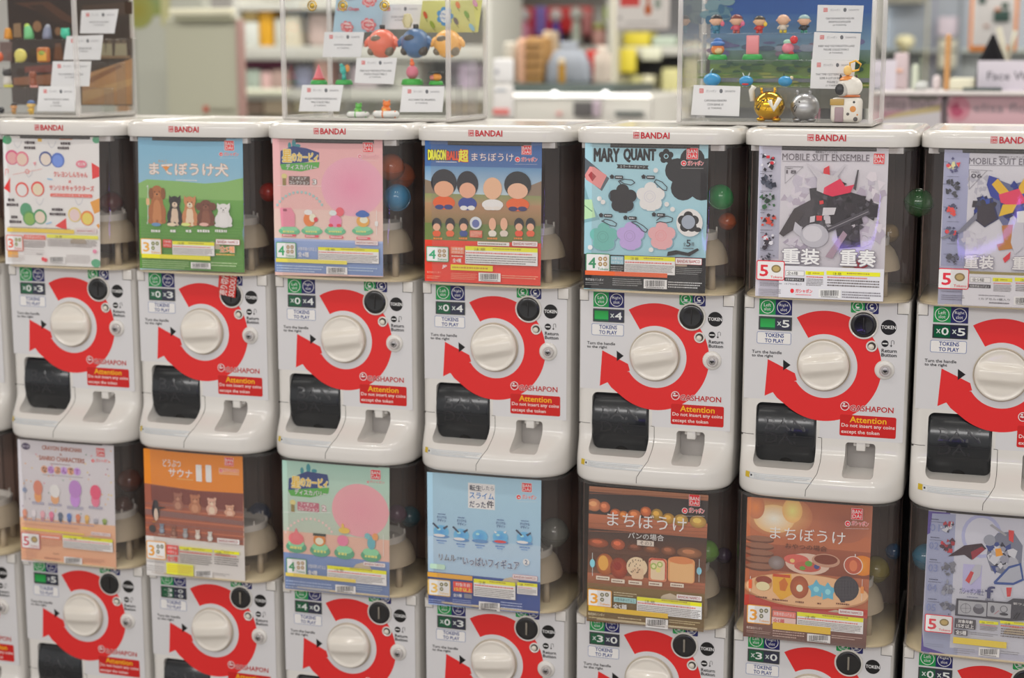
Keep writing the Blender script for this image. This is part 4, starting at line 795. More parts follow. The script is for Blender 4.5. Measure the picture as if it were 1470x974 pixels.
P.caution(470, 796, 568, 868, 18, 5, box=False).caution(580, 798, 820, 870, 18, 4, box=False, seed=5).barcode(575, 890, 690, 932).micro(214, 858, 330, 868, 1, (95, 92, 104), 9, .4).micro(214, 878, 330, 908, 3, (95, 92, 104), 10, .4).text('1カプセル1個入り', 402, 896, 556, 908, (80, 78, 84), .01).micro(400, 878, 555, 890, 1, (120, 118, 124), 12, .4).micro(452, 916, 556, 926, 1, (80, 78, 84), 13); P.done()
# ---- lower 1
P = Poster(1, 1, (15, 625, 4.8727), ((25, 631), (163, 640), (167, 816), (31, 806)), (186, 184, 190), 'white poster card with small figures over a peach footer', (186, 182, 186))
P.rect(70, 605, 742, 915, (208, 158, 128), (205, 150, 120)); P.poly([(66, 575), (730, 635), (730, 645), (70, 612)], (208, 160, 130))
rn = random.Random(5)
for k in range(46): P.ell(rn.uniform(75, 720), rn.uniform(110, 600), 5, 5, rn.choice([(90, 130, 110), (215, 150, 90), (120, 90, 120), (200, 170, 60), (190, 100, 120)]), n=6); P.pr.n -= .9
P.pr.n += 1
P.ell(108, 78, 30, 24, (60, 52, 80)).text('第10弾', 86, 68, 130, 88, (180, 176, 190), .02)
P.text('CRAYON SHINCHAN', 222, 82, 496, 112, (150, 90, 72), .05).text('×', 344, 128, 360, 144, (150, 90, 72), .03).text('SANRIO CHARACTERS', 202, 154, 518, 186, (150, 90, 72), .05).micro(278, 200, 424, 210, 1, (130, 100, 110), 4)
for i, (ch, cc) in enumerate(zip('ならぶんです', ((70, 45, 45), (120, 60, 130), (90, 70, 60), (120, 60, 130), (60, 45, 50), (140, 80, 160)))): P.ell(238+46*i, 240+i*3, 24, 27, ((205, 150, 120), (175, 140, 195))[i % 2]); P.text(ch, 222+46*i, 220+i*3, 256+46*i, 260+i*3, cc, .05)
P.line(228, 275, 510, 298, 3, (110, 95, 110)).badge(602, 92, 660, 150, (190, 40, 50)).logo(566, 166, 695, 192, (200, 60, 70)).line(100, 308, 106, 455, 2.5, (95, 100, 115)).ell(102, 382, 15, 18, (120, 130, 155))
def peg(P, x, y0, y1, w, head, body, base=(150, 148, 165)):
    h = y1-y0; P.rr(x-w*.62, y1-2, x+w*.62, y1+h*.10, 2, base) if w > 40 else None
    P.ell(x, y1-h*.28, w*.38, h*.3, body); P.ell(x, y0+h*.34, w*.48, h*.34, head)
peg(P, 195, 315, 468, 66, (190, 120, 100), (225, 140, 90)); peg(P, 314, 345, 480, 74, (205, 205, 210), (225, 150, 110)); peg(P, 455, 315, 500, 90, (165, 120, 180), (175, 130, 195)); peg(P, 598, 348, 500, 78, (200, 80, 110), (205, 110, 135))
for i, cc in enumerate(((190, 130, 110), (200, 195, 200), (200, 150, 160), (200, 110, 140), (90, 100, 120), (80, 110, 170), (195, 120, 90), (205, 160, 90), (150, 150, 160), (130, 150, 80))): x = 105+62*i; peg(P, x, 515+6*i if i < 8 else 575+i, 590+4*i, 34, cc, tuple(int(v*.85) for v in cc))
P.micro(100, 598, 690, 632, 1, (150, 140, 160), 5, .25).poly([(86, 640), (520, 690), (520, 700), (84, 656)], (222, 180, 70)).micro(90, 630, 510, 642, 1, (180, 130, 110), 3).namco(570, 680, 706, 702, (190, 160, 170)).tokens(82, 682, 212, 792, 5, (170, 75, 85), True).rr(216, 696, 360, 726, 3, (210, 120, 100)).micro(224, 704, 350, 720, 1, WH, 3).micro(218, 735, 362, 780, 4, (170, 120, 105), 4, .4)
P.caution(374, 712, 720, 800, 22, 4).micro(95, 810, 190, 850, 4, (175, 130, 115), 5, .35).text('Apple', 305, 822, 345, 834, (120, 80, 70), .02).micro(245, 855, 375, 870, 1, (150, 105, 90), 5).barcode(382, 852, 508, 900).micro(514, 862, 668, 892, 3, (160, 115, 100), 6, .4); P.done()
# ---- lower 2: sauna
P = Poster(2, 1, (200, 640, 4.87), ((206, 644), (348, 656), (352, 836), (211, 826)), (208, 118, 38), 'orange poster card of small animals sitting in a wooden sauna', (190, 188, 186))
P.poly([(33, 20), (722, 72), (722, 335), (400, 315), (30, 262)], (210, 120, 38)); P.poly([(30, 262), (400, 315), (722, 335), (728, 700), (44, 630)], (140, 82, 66)); P.poly([(80, 275), (400, 318), (722, 338), (722, 470), (400, 425), (85, 385)], (110, 60, 54))
for i in range(7):
    y = 395+i*34; P.poly([(38, y), (728, y+68), (728, y+80), (38, y+12)], (165, 98, 72) if i % 2 else (128, 84, 76))
P.poly([(40, 440), (728, 530), (728, 560), (40, 480)], (120, 88, 84)); P.poly([(44, 628), (730, 700), (738, 950), (54, 890)], (194, 192, 190))
P.text('どうぶつ', 165, 98, 290, 150, (235, 222, 205), .03).text('サウナ', 205, 165, 372, 222, (235, 222, 205), .04).text('1', 398, 136, 436, 250, (235, 228, 215), .05).text('1', 466, 138, 504, 254, (235, 228, 215), .06).micro(262, 232, 385, 242, 1, (230, 170, 110), 4).badge(598, 86, 658, 142, (195, 45, 45)).rr(556, 158, 700, 205, 3, (215, 140, 90)).logo(560, 162, 695, 188)
def critter(P, x, y0, y1, w, c, belly, ears=1):
    h = y1-y0; P.ell(x, y1-h*.3, w*.48, h*.32, c); P.ell(x, y0+h*.3, w*.34, h*.28, c)
    if ears:
        for sx in (-1, 1): P.ell(x+sx*w*.28, y0+h*.08, w*.12, h*.1, c)
    P.ell(x, y1-h*.25, w*.26, h*.22, belly); P.ell(x, y0+h*.36, w*.14, h*.1, belly)
    for sx in (-1, 1): P.ell(x+sx*w*.12, y0+h*.26, w*.04, h*.03, (40, 28, 26), n=6); P.ell(x+sx*w*.22, y1-h*.02, w*.12, h*.05, c)
critter(P, 272, 330, 450, 80, (140, 92, 78), (165, 120, 100)); critter(P, 392, 342, 472, 92, (158, 104, 78), (178, 128, 100)); critter(P, 510, 365, 482, 82, (190, 150, 132), (212, 180, 160)); critter(P, 636, 415, 492, 80, (185, 140, 118), (205, 165, 145))
P.ell(118, 455, 26, 62, (52, 48, 52)).ell(122, 480, 14, 44, (190, 170, 155)).ell(118, 400, 18, 22, (52, 48, 52)).poly([(130, 425), (185, 428), (185, 436), (130, 446)], (60, 50, 50)).ell(110, 530, 18, 6, (150, 100, 60))
P.ell(96, 578, 24, 26, (70, 66, 66))
for x, y, cc in ((162, 580, (110, 120, 135)), (245, 598, (120, 80, 66)), (328, 612, (130, 130, 132)), (415, 622, (185, 170, 160)), (502, 634, (180, 178, 172))): critter(P, x, y-36, y+30, 40, cc, tuple(min(255, v+25) for v in cc)); P.micro(x-22, y+36, x+22, y+44, 1, (205, 180, 160), x, .6)
P.namco(553, 648, 708, 682, (205, 185, 180)).tokens(60, 664, 194, 790, 3, (205, 140, 55), cnt=3, cc=(110, 110, 100)).rr(200, 692, 280, 758, 2, (195, 65, 60)).text('対象年齢', 208, 700, 272, 720, WH, .02).text('15才以上', 208, 728, 272, 750, WH, .02).text('全5種', 204, 768, 278, 806, (190, 55, 50), .04).caution(290, 710, 520, 830, 22, 5, box=False).caution(532, 732, 708, 838, 20, 4, box=False, seed=6)
P.rect(200, 822, 388, 900, (228, 200, 60)).micro(208, 832, 380, 888, 4, (190, 150, 50), 7, .4).micro(64, 800, 185, 815, 1, (150, 148, 148), 3).micro(64, 830, 185, 875, 3, (150, 148, 148), 4, .4).barcode(398, 868, 520, 914).micro(530, 886, 640, 908, 2, (140, 138, 138), 5, .5); P.done()
# ---- lower 4: blue slimes
P = Poster(4, 1, (600, 640, 2.917), ((613, 678), (777, 690), (775, 882), (615, 868)), (148, 182, 202), 'pale blue poster card with five plain blue domes in a row and a navy footer', (140, 170, 195))
P.rect(42, 400, 512, 560, (158, 182, 202), (150, 176, 198)); P.rect(44, 550, 510, 700, (62, 82, 140), (55, 72, 128))
P.rect(210, 160, 322, 266, (220, 222, 224)).text('転生', 216, 166, 266, 190, (30, 38, 60), .05).text('したら', 268, 170, 318, 188, (40, 50, 80), .02).text('スライム', 216, 198, 318, 224, (50, 110, 170), .05).text('だった', 216, 234, 284, 260, (40, 50, 80), .04).text('件', 288, 232, 318, 262, (30, 35, 55), .05)
P.badge(436, 158, 476, 194).logo(412, 206, 496, 226, (210, 60, 60))
for x, y, k in ((98, 360, 1), (182, 375, 1), (261, 380, 0), (346, 384, 2), (447, 388, 1)):
    P.ell(x, y, 32, 27, (75, 140, 195), (100, 165, 210)); P.ell(x, y+20, 34, 8, (90, 130, 175)); P.ell(x-10, y-10, 8, 5, (150, 195, 225))
    if k == 1: P.poly([(x-38, y-34), (x-32, y-38), (x-8, y-14), (x-14, y-10)], (60, 66, 84)).poly([(x+6, y-16), (x+26, y-26), (x+28, y-20), (x+14, y-8)], (60, 66, 84)); P.ell(x-8, y+16, 24, 6, (210, 205, 205))
    if k == 2: P.ell(x, y+18, 26, 6, (190, 70, 70)).poly([(x-22, y-16), (x-26, y-28), (x-12, y-20)], (220, 222, 226)).poly([(x+22, y-16), (x+26, y-28), (x+12, y-20)], (220, 222, 226))
    if k != 0: P.text('オリジナル', x-18, y-66, x+22, y-54, (45, 65, 120), .03).text('デザイン', x-16, y-52, x+20, y-40, (45, 65, 120), .03).micro(x-14, y-76, x+18, y-70, 1, (60, 80, 130), x, .6)
    P.micro(x-20, y+34, x+22, y+42, 1, (70, 110, 170), x); P.micro(x-14, y+44, x+14, y+51, 1, (100, 140, 190), x)
P.text('リムル', 90, 455, 160, 482, (60, 78, 100), .04, WH, .07).text('さま', 164, 466, 186, 476, (60, 78, 100), .03).text('いっぱいフィギュア', 190, 472, 426, 510, (60, 85, 120), .04, WH, .07).ell(455, 487, 14, 14, (205, 215, 222)).text('2', 449, 478, 461, 496, (80, 100, 130), .04).rr(52, 495, 116, 516, 8, (170, 200, 180)).rect(46, 537, 230, 556, (215, 150, 60)).namco(398, 542, 502, 562, (195, 120, 130))
P.tokens(46, 560, 138, 628, 3, (210, 165, 90), cnt=3, cc=(110, 110, 80)).rr(150, 570, 230, 612, 2, (200, 70, 60)).text('対象年齢', 160, 574, 222, 590, WH, .02).text('15才以上', 156, 593, 226, 610, (240, 210, 70), .04).text('全5種', 150, 618, 186, 632, WH, .03).rr(196, 620, 228, 638, 2, (120, 120, 130)).caution(236, 564, 410, 636, 16, 5).caution(418, 574, 502, 622, 14, 4, seed=5)
P.micro(48, 640, 115, 665, 3, (140, 155, 195), 5, .4).micro(148, 642, 228, 680, 5, (140, 155, 195), 6, .4).barcode(258, 654, 346, 688).micro(350, 652, 440, 696, 4, (160, 172, 205), 7, .4); P.done()
# ---- lower 5: bakery shelf
P = Poster(5, 1, (815, 680, 3.314), ((846, 699), (1017, 711), (1010, 906), (842, 892)), (92, 62, 46), 'poster card of bread loaves on dark bakery shelves with a row of buns in front', (100, 72, 50))
P.rect(104, 60, 668, 110, (160, 108, 80), (140, 92, 68)); P.rect(96, 108, 668, 225, (52, 44, 44), (50, 42, 40)); P.rect(94, 215, 668, 292, (165, 100, 72), (140, 84, 60)); P.rect(94, 285, 668, 400, (58, 46, 42), (92, 60, 46)); P.rect(92, 395, 666, 500, (80, 54, 42), (110, 74, 54)); P.rect(90, 498, 662, 560, (155, 92, 68), (120, 84, 56)); P.rect(90, 548, 656, 745, (112, 92, 56), (104, 84, 52))
for y in (75, 92, 235, 255, 272, 515, 530): P.poly([(95, y), (664, y+22), (664, y+25), (95, y+3)], (128, 80, 60)); P.pr.n -= .9
rn = random.Random(9); P.pr.n += 1
for x, y, rx, ry, c in ((125, 150, 34, 30, (205, 130, 90)), (176, 160, 26, 26, (195, 110, 75)), (228, 190, 26, 22, (185, 100, 60)), (266, 200, 24, 22, (195, 115, 55)), (318, 198, 32, 26, (190, 110, 65)), (372, 182, 26, 24, (200, 105, 60)), (425, 196, 28, 28, (180, 140, 60)), (480, 215, 30, 26, (185, 140, 60)), (540, 222, 34, 28, (190, 150, 75)), (620, 230, 40, 30, (195, 155, 80)), (240, 338, 34, 26, (175, 90, 60)), (145, 330, 50, 22, (160, 84, 56)), (320, 352, 36, 18, (120, 72, 52)), (400, 362, 40, 18, (128, 80, 56)), (480, 368, 36, 22, (135, 84, 60)), (580, 378, 60, 26, (150, 100, 70))): P.ell(x, y, rx, ry, c, tuple(int(v*.72) for v in c)); P.ell(x-4, y-6, rx*.5, ry*.4, tuple(min(255, int(v*1.12)) for v in c))
P.ell(178, 432, 42, 52, (185, 110, 55), (140, 76, 42)).ell(170, 425, 24, 36, (205, 150, 70)).ell(245, 450, 42, 50, (165, 72, 45), (120, 52, 36)).ell(238, 440, 20, 20, (130, 45, 36))
P.ell(330, 445, 50, 48, (205, 180, 150)).rr(305, 450, 362, 502, 12, (196, 170, 140)); [P.ell(330+rn.uniform(-38, 38), 440+rn.uniform(-36, 36), 2.4, 3.4, (80, 60, 48), n=6) for _ in range(24)]
P.rr(386, 402, 474, 512, 16, (190, 120, 90)).rr(396, 412, 464, 505, 12, (212, 180, 150)).ell(410, 440, 16, 16, (150, 165, 90)).ell(440, 432, 14, 14, (150, 165, 90)).ell(432, 458, 12, 12, (200, 190, 120)).ell(410, 440, 9, 9, (200, 205, 150)).ell(440, 432, 8, 8, (200, 205, 150)).path([(390, 420), (400, 405), (455, 408), (468, 425), (466, 500)], 6, (170, 60, 50))
P.rr(478, 402, 606, 518, 18, (200, 140, 92)).rr(486, 425, 600, 514, 10, (212, 160, 112)).ell(540, 412, 58, 18, (190, 120, 75))
for x, y in ((169, 496), (241, 510), (323, 518), (419, 524), (522, 530)): P.rr(x-32, y-9, x+32, y+9, 2, (205, 190, 175)); P.micro(x-26, y-4, x+26, y+5, 1, (110, 80, 65), x, .7)
P.line(120, 375, 120, 485, 2, (190, 215, 220)).ell(120, 425, 12, 20, (120, 175, 185)).line(628, 405, 626, 515, 2, (190, 215, 220)).ell(627, 462, 12, 18, (120, 170, 185))
P.text('まちぼうけ', 190, 195, 568, 262, (225, 218, 210), .01).text('パンの場合', 290, 284, 460, 314, (222, 214, 204), .01).rect(332, 318, 412, 342, (190, 180, 170)).text('その3', 345, 321, 402, 339, (70, 55, 48), .01)
P.badge(580, 104, 630, 152).logo(546, 162, 652, 188)
P.namco(520, 577, 640, 600, (205, 180, 170)).tokens(98, 550, 212, 632, 3, (215, 140, 55), cnt=3, cc=(110, 110, 90)).rr(222, 588, 328, 612, 2, (140, 180, 180)).text('対象年齢15才以上', 228, 592, 322, 608, (60, 80, 80), .01).text('全5種', 218, 618, 284, 648, (205, 215, 205), .03).micro(222, 562, 330, 584, 2, (190, 180, 150), 4, .4).caution(332, 598, 640, 676, 18, 5)
P.rect(102, 645, 480, 668, (205, 165, 50)).text('株式会社バンダイ', 100, 660, 178, 674, (200, 190, 160), .01).micro(104, 680, 230, 692, 1, (160, 146, 110), 4).micro(242, 682, 352, 706, 2, (175, 160, 125), 5, .5).barcode(374, 688, 480, 728).micro(486, 696, 635, 716, 2, (170, 155, 120), 7, .5); P.done()
# ---- lower 6: snacks
P = Poster(6, 1, (1050, 690, 3.428), ((1073, 714), (1253, 727), (1243, 930), (1067, 914)), (168, 100, 70), 'poster card of snacks and blue stars on a long plate under warm blurred light', (150, 88, 62))
P.rect(90, 82, 690, 260, (150, 92, 70), (158, 96, 70)); P.ell(230, 170, 170, 110, (205, 165, 110), (165, 105, 76), 30).ell(210, 190, 100, 70, (222, 215, 190), (205, 165, 115), 26).ell(300, 150, 50, 60, (215, 195, 120), (200, 155, 100), 20).ell(120, 130, 44, 60, (195, 120, 70), (165, 104, 76), 20).ell(560, 200, 130, 110, (135, 80, 64), (152, 92, 70), 26)
P.rect(70, 330, 685, 460, (140, 80, 60), (120, 66, 50)); P.poly([(66, 560), (685, 640), (680, 700), (60, 620)], (165, 60, 50))
for k in range(5): P.ell(140, 292+k*34, 70, 18, (96, 62, 50)); P.ell(140, 286+k*34, 68, 14, (130, 90, 72))
P.ell(222, 405, 40, 34, (140, 130, 130), (110, 95, 90)).ell(375, 412, 110, 52, (190, 165, 150)).ell(320, 390, 62, 26, (185, 90, 80)).ell(375, 425, 66, 26, (170, 80, 70)).ell(380, 410, 18, 14, (90, 140, 60)).ell(350, 432, 14, 10, (90, 140, 60)).ell(420, 425, 14, 12, (60, 70, 120)).ell(300, 395, 12, 10, (220, 170, 110)).ell(465, 395, 70, 34, (170, 130, 110)).ell(465, 390, 58, 24, (110, 55, 40))
P.ell(645, 420, 60, 50, (205, 135, 45), (190, 110, 40)).ring(600, 418, 48, 5, (215, 180, 170)).ell(600, 418, 42, 42, (165, 80, 60)).ell(600, 420, 20, 28, (190, 110, 75)).poly([(608, 362), (612, 362), (612, 374), (608, 374)], WH)
P.ell(372, 545, 306, 84, (170, 125, 90), None, 40).ell(372, 542, 300, 78, (200, 160, 122), None, 40)
P.ell(158, 505, 44, 40, (175, 130, 85)).ell(160, 490, 40, 20, (130, 60, 45)).ell(155, 520, 34, 22, (215, 190, 150)).poly([(202, 462), (295, 460), (300, 560), (245, 590), (205, 545)], (205, 150, 50)).poly([(235, 500), (262, 478), (280, 510), (265, 545), (240, 540)], (180, 100, 40)).rect(205, 462, 290, 476, (175, 70, 45))
P.ell(335, 525, 46, 56, (170, 95, 60), (140, 72, 48)).ell(336, 530, 16, 18, (220, 200, 175))
for x, y in ((418, 535), (475, 548)):
    P.poly([(x+(44 if k % 2 == 0 else 27)*math.cos(math.radians(-90+36*k)), y+(48 if k % 2 == 0 else 30)*math.sin(math.radians(-90+36*k))) for k in range(9, -1, -1)], (90, 160, 185)); P.ell(x, y, 14, 14, (130, 190, 210))
P.ell(566, 532, 62, 62, (58, 56, 62)).poly([(530, 580), (560, 575), (560, 600), (540, 600)], (58, 56, 62))
for k in range(-3, 4): P.line(566+k*15, 482+abs(k)*6, 566+k*15, 582-abs(k)*6, 1.5, (78, 76, 82)).line(512+abs(k)*6, 532+k*15, 620-abs(k)*6, 532+k*15, 1.5, (78, 76, 82))
for x, y, w in ((152, 574, 32), (242, 588, 40), (340, 598, 24), (435, 605, 12), (556, 608, 40)): P.micro(x-w, y-6, x+w, y+6, 1, (110, 70, 55), x, .7)
P.line(95, 470, 92, 545, 2, WH).rr(86, 485, 102, 530, 5, (200, 90, 60)).line(645, 485, 641, 590, 2, WH).rr(636, 520, 652, 555, 5, (205, 130, 70))
P.text('まちぼうけ', 190, 238, 562, 300, (228, 218, 210), .01).text('おやつの場合', 266, 314, 472, 342, (70, 44, 38), .02)
P.badge(592, 138, 646, 190).logo(560, 198, 676, 224)
P.rect(62, 640, 668, 815, (120, 82, 72), (92, 66, 60)).rect(200, 640, 668, 655, (165, 70, 66)).namco(528, 636, 650, 660, (205, 180, 170)).tokens(78, 612, 196, 704, 3, (215, 140, 55), cnt=3, cc=(110, 110, 90)).rr(204, 642, 318, 672, 2, (205, 110, 100)).text('対象年齢15才以上', 210, 648, 312, 666, WH, .01).rr(200, 674, 318, 708, 2, (215, 170, 165)).text('全5種', 206, 678, 262, 704, (175, 50, 60), .03).caution(324, 660, 650, 738, 20, 5)
P.rect(204, 708, 490, 742, (205, 165, 50)).text('株式会社バンダイ', 76, 716, 154, 730, (200, 185, 175), .01).micro(76, 736, 196, 752, 2, (165, 140, 130), 4, .4).micro(205, 738, 360, 775, 3, (175, 150, 140), 5, .45).barcode(374, 756, 488, 794).micro(494, 762, 645, 782, 2, (175, 150, 140), 7, .5); P.done()
# ---- lower 7
P = Poster(7, 1, (1310, 725, 4.425), ((1333, 733), (1512, 745), (1500, 958), (1322, 936)), (160, 162, 178), 'white poster card with purple corners and grey robot parts, the rightmost lower one', (158, 160, 176))
P.rect(86, 56, 305, 960, (136, 142, 168), (138, 144, 168)); P.rect(255, 60, 830, 940, (172, 174, 186), (170, 172, 182))
P.poly([(100, 40), (240, 52), (240, 60), (125, 55), (112, 180), (92, 190)], (78, 66, 130)).poly([(50, 785), (64, 790), (70, 900), (250, 958), (248, 974), (50, 930)], (80, 68, 132))
P.ell(440, 200, 130, 140, (150, 154, 186)).ell(440, 200, 108, 118, (176, 178, 190)).rr(318, 380, 438, 560, 4, (158, 156, 190))
P.poly([(480, 250), (540, 180), (640, 170), (700, 260), (690, 400), (600, 450), (500, 420), (470, 330)], (104, 108, 124)).poly([(490, 290), (560, 270), (640, 300), (620, 390), (520, 400)], (44, 46, 60))
facets(P, 560, 330, 90, 90, [(150, 152, 162), (130, 132, 146), (44, 46, 60), (52, 66, 120), (176, 178, 186)], 61, 34)
P.poly([(250, 310), (330, 258), (440, 245), (470, 280), (400, 300), (375, 350), (330, 318), (225, 328)], (56, 42, 50)).poly([(370, 300), (440, 265), (460, 285), (380, 350)], (130, 45, 58)).poly([(525, 280), (560, 275), (575, 320), (530, 330)], (215, 135, 45)).poly([(515, 490), (610, 390), (690, 370), (708, 480), (640, 510), (520, 505)], (52, 74, 130)).poly([(535, 490), (615, 405), (680, 385), (695, 470), (640, 495)], (150, 154, 166)).poly([(330, 480), (400, 380), (440, 380), (430, 450), (370, 508)], (160, 162, 172)).poly([(335, 480), (370, 420), (390, 430), (360, 500)], (175, 62, 66)).poly([(610, 160), (645, 165), (640, 240), (612, 225)], (185, 60, 62)).poly([(490, 130), (505, 122), (600, 190), (590, 200)], (140, 140, 146)).poly([(560, 520), (635, 515), (625, 590), (590, 595)], (170, 172, 182)).poly([(595, 525), (632, 525), (622, 582), (600, 585)], (180, 62, 66)).ell(490, 225, 38, 36, (130, 134, 146))
for i, (y, cols) in enumerate(((145, [(170, 172, 180), (60, 60, 76), (150, 60, 70)]), (260, [(170, 52, 62), (140, 46, 56), (70, 50, 60)]), (400, [(110, 112, 122), (90, 92, 102)]), (525, [(130, 134, 146), (108, 110, 122)]), (650, [(90, 92, 104), (120, 122, 132)]))):
    facets(P, 225, y, 44, 46, cols, 70+i, 18); P.text('0%d' % (i+1), 112-6*i, y-24, 172-6*i, y+22, (112, 122, 160), .0); P.micro(120-5*i, y-58, 180-5*i, y-48, 1, (60, 64, 84), i); P.micro(115-5*i, y-40, 205-5*i, y-32, 1, (100, 104, 124), i+8)
P.text('ガシャポン戦士', 298, 528, 455, 570, (70, 76, 110), .0).text('f', 462, 515, 522, 592, (60, 64, 100), .04).text('#16', 462, 588, 518, 610, (100, 102, 118), .01).micro(345, 580, 420, 590, 1, (100, 104, 130), 4)
P.poly([(280, 592), (600, 615), (640, 592), (800, 600), (800, 730), (620, 735), (270, 700)], (66, 66, 74)).rr(290, 612, 470, 700, 4, (148, 150, 156)).rr(476, 622, 625, 712, 4, (148, 150, 156)).ring(338, 655, 34, 3, (84, 84, 92)).line(306, 655, 372, 655, 2, (84, 84, 92)).line(338, 622, 338, 688, 2, (84, 84, 92)).ell(420, 662, 36, 30, (84, 84, 92)).ell(420, 640, 26, 14, (120, 122, 130)).ell(508, 660, 14, 24, (90, 92, 100)).line(520, 692, 550, 668, 3, (160, 90, 100)).ring(580, 660, 24, 4, (84, 84, 92)).ell(580, 692, 28, 9, (60, 60, 66)).text('新ウェポン', 640, 622, 780, 638, WH, .02)
P.tokens(78, 696, 255, 810, 5, (190, 60, 72), True).rr(268, 722, 402, 784, 3, (72, 70, 76)).text('対象年齢', 290, 728, 384, 750, WH, .04).text('15才以上', 280, 754, 390, 780, WH, .04).rr(266, 790, 350, 826, 3, (72, 70, 76)).text('全5種', 274, 794, 342, 822, WH, .04).caution(424, 736, 545, 800, 18, 5, box=False).caution(556, 742, 790, 850, 18, 4, box=False, seed=6)
P.rect(258, 852, 598, 892, (222, 178, 66)).micro(355, 808, 545, 830, 2, (120, 120, 128), 4, .5).micro(262, 905, 400, 945, 3, (130, 130, 138), 6, .4).barcode(420, 906, 552, 960).micro(560, 925, 680, 950, 2, (120, 120, 128), 7, .4).micro(78, 815, 245, 850, 5, (120, 124, 142), 8, .3).micro(75, 875, 200, 900, 2, (120, 124, 142), 9, .3).line(640, 720, 668, 680, 5, (40, 40, 46)).line(655, 722, 683, 682, 5, (40, 40, 46)); P.done()
# ---- sold out tag hanging out from under the dome, over the second machine's coin slot
SX = origin(2, 0).x
b = B(); b.rgb(214, 52, 44); tilt = math.radians(10)
def tagp(u, v): return (u*math.cos(tilt)+v*math.sin(tilt), v*math.cos(tilt)-u*math.sin(tilt))
q = [tagp(u, v) for u, v in ((-0.019, 0.026), (0.019, 0.026), (0.022, -0.0225), (-0.016, -0.0225))]
b.prism([q[0], q[3], q[2], q[1]], -0.0006, 0.0)
o = obj('sold_out_tag', b, INK, None, (SX+0.0590, -0.0062, 0.0965)); tag(o, 'red and white SOLD OUT tag hanging over the coin slot of the dogs machine', 'tag')
p = Print(surf=lambda x, z: -0.0007)
rt_ = math.radians(80)
p.text('SOLDOUT', 0.0125-0.022, 0.004, 0.0125+0.022, -0.008, (235, 225, 222), .02, rot=rt_)
p.text('売り切れ', -0.005-0.021, 0.008, -0.005+0.021, -0.009, (235, 225, 222), .04, rot=rt_)
p.finish('printed_words', INK, o)['kind'] = 'stuff'
# ---------------------------------------------------------------- capsules in the hoppers
def clear_col(name, rgb):
    return mat(name, rgb, 0.12, coat=0.4)
def capsule(px, py, rpx, Y, rgb, name, label, tilt=0.3):
    p = at(px, py, Y); d = (p-Vector((CX, CY, CZ))).dot(FW); r = rpx*d/FPX
    t = thing('toy_capsule', p, label, 'capsule', 'toy capsules in the hoppers')
    b = B(); b.ball((0, 0, 0), r, n=22, hi=0.0); lo = obj('lower_shell', b, clear_col(name, rgb), t)
    b = B(); b.ball((0, 0, 0), r*.985, n=22, lo=0.0); up = obj('upper_shell', b, clear_col(name+'_pale', tuple(min(255, int(v*1.12+8)) for v in rgb)), t)
    b = B(); b.lathe([(r*1.0, -r*.05), (r*1.035, -r*.04), (r*1.035, r*.04), (r*1.0, r*.05)], n=28); obj('rim', b, clear_col(name, rgb), lo)
    t.rotation_euler = (tilt, tilt*.7, 0); return t
capsule(160, 292, 17, 0.11, (110, 28, 24), 'capsule_red', 'dark red capsule behind the white charm poster')
capsule(20, 290, 14, 0.12, (120, 40, 34), 'capsule_red', 'dim red capsule at the left edge of the first upper dome')
capsule(386, 276, 14, 0.10, (190, 50, 40), 'capsule_scarlet', 'red capsule peeking out left of the salmon poster')
capsule(561, 240, 20, 0.06, (205, 98, 48), 'capsule_orange', 'orange capsule beside the salmon poster, nearer of two')
capsule(577, 252, 19, 0.13, (190, 88, 40), 'capsule_orange', 'orange capsule beside the salmon poster, behind the first')
capsule(570, 284, 19, 0.03, (44, 118, 160), 'capsule_blue', 'blue capsule below two orange ones beside the salmon poster', 1.2)
capsule(1034, 283, 19, 0.06, (20, 140, 66), 'capsule_green', 'bright green capsule right of the flower mirror poster', 0.9)
capsule(1044, 318, 13, 0.12, (180, 92, 40), 'capsule_orange', 'orange capsule low behind the green one by the flower mirror poster')
capsule(1319, 291, 21, 0.06, (52, 92, 56), 'capsule_moss', 'dark green capsule left of the poster marked 06')
capsule(1277, 335, 14, 0.10, (150, 125, 84), 'capsule_tan', 'tan capsule right of the poster marked 18')
capsule(186, 690, 18, 0.12, (120, 52, 26), 'capsule_rust', 'rust orange capsule right of the peach footer poster, upper')
capsule(176, 727, 16, 0.08, (90, 44, 26), 'capsule_rust_dark', 'brown capsule right of the peach footer poster, lower')
capsule(372, 738, 17, 0.12, (26, 44, 84), 'capsule_navy', 'navy capsule right of the sauna poster')
capsule(588, 742, 16, 0.13, (26, 76, 88), 'capsule_teal', 'dark teal capsule right of the mint poster')
capsule(570, 738, 14, 0.09, (96, 60, 84), 'capsule_plum', 'plum capsule beside the mint poster')
capsule(795, 765, 22, 0.08, (108, 108, 100), 'capsule_grey', 'smoky grey capsule right of the pale blue poster')
capsule(1015, 792, 17, 0.06, (98, 150, 40), 'capsule_lime', 'lime green capsule right of the bakery poster')
capsule(1039, 798, 12, 0.13, (70, 50, 76), 'capsule_violet', 'violet capsule right of the bakery poster')
capsule(1257, 818, 20, 0.08, (120, 108, 36), 'capsule_olive', 'olive yellow capsule right of the snack poster')
capsule(1283, 792, 12, 0.14, (30, 70, 110), 'capsule_deep_blue', 'deep blue capsule at the right side of the snack machine')
capsule(1330, 800, 20, 0.06, (30, 100, 128), 'capsule_cyan', 'cyan capsule left of the purple edged poster')
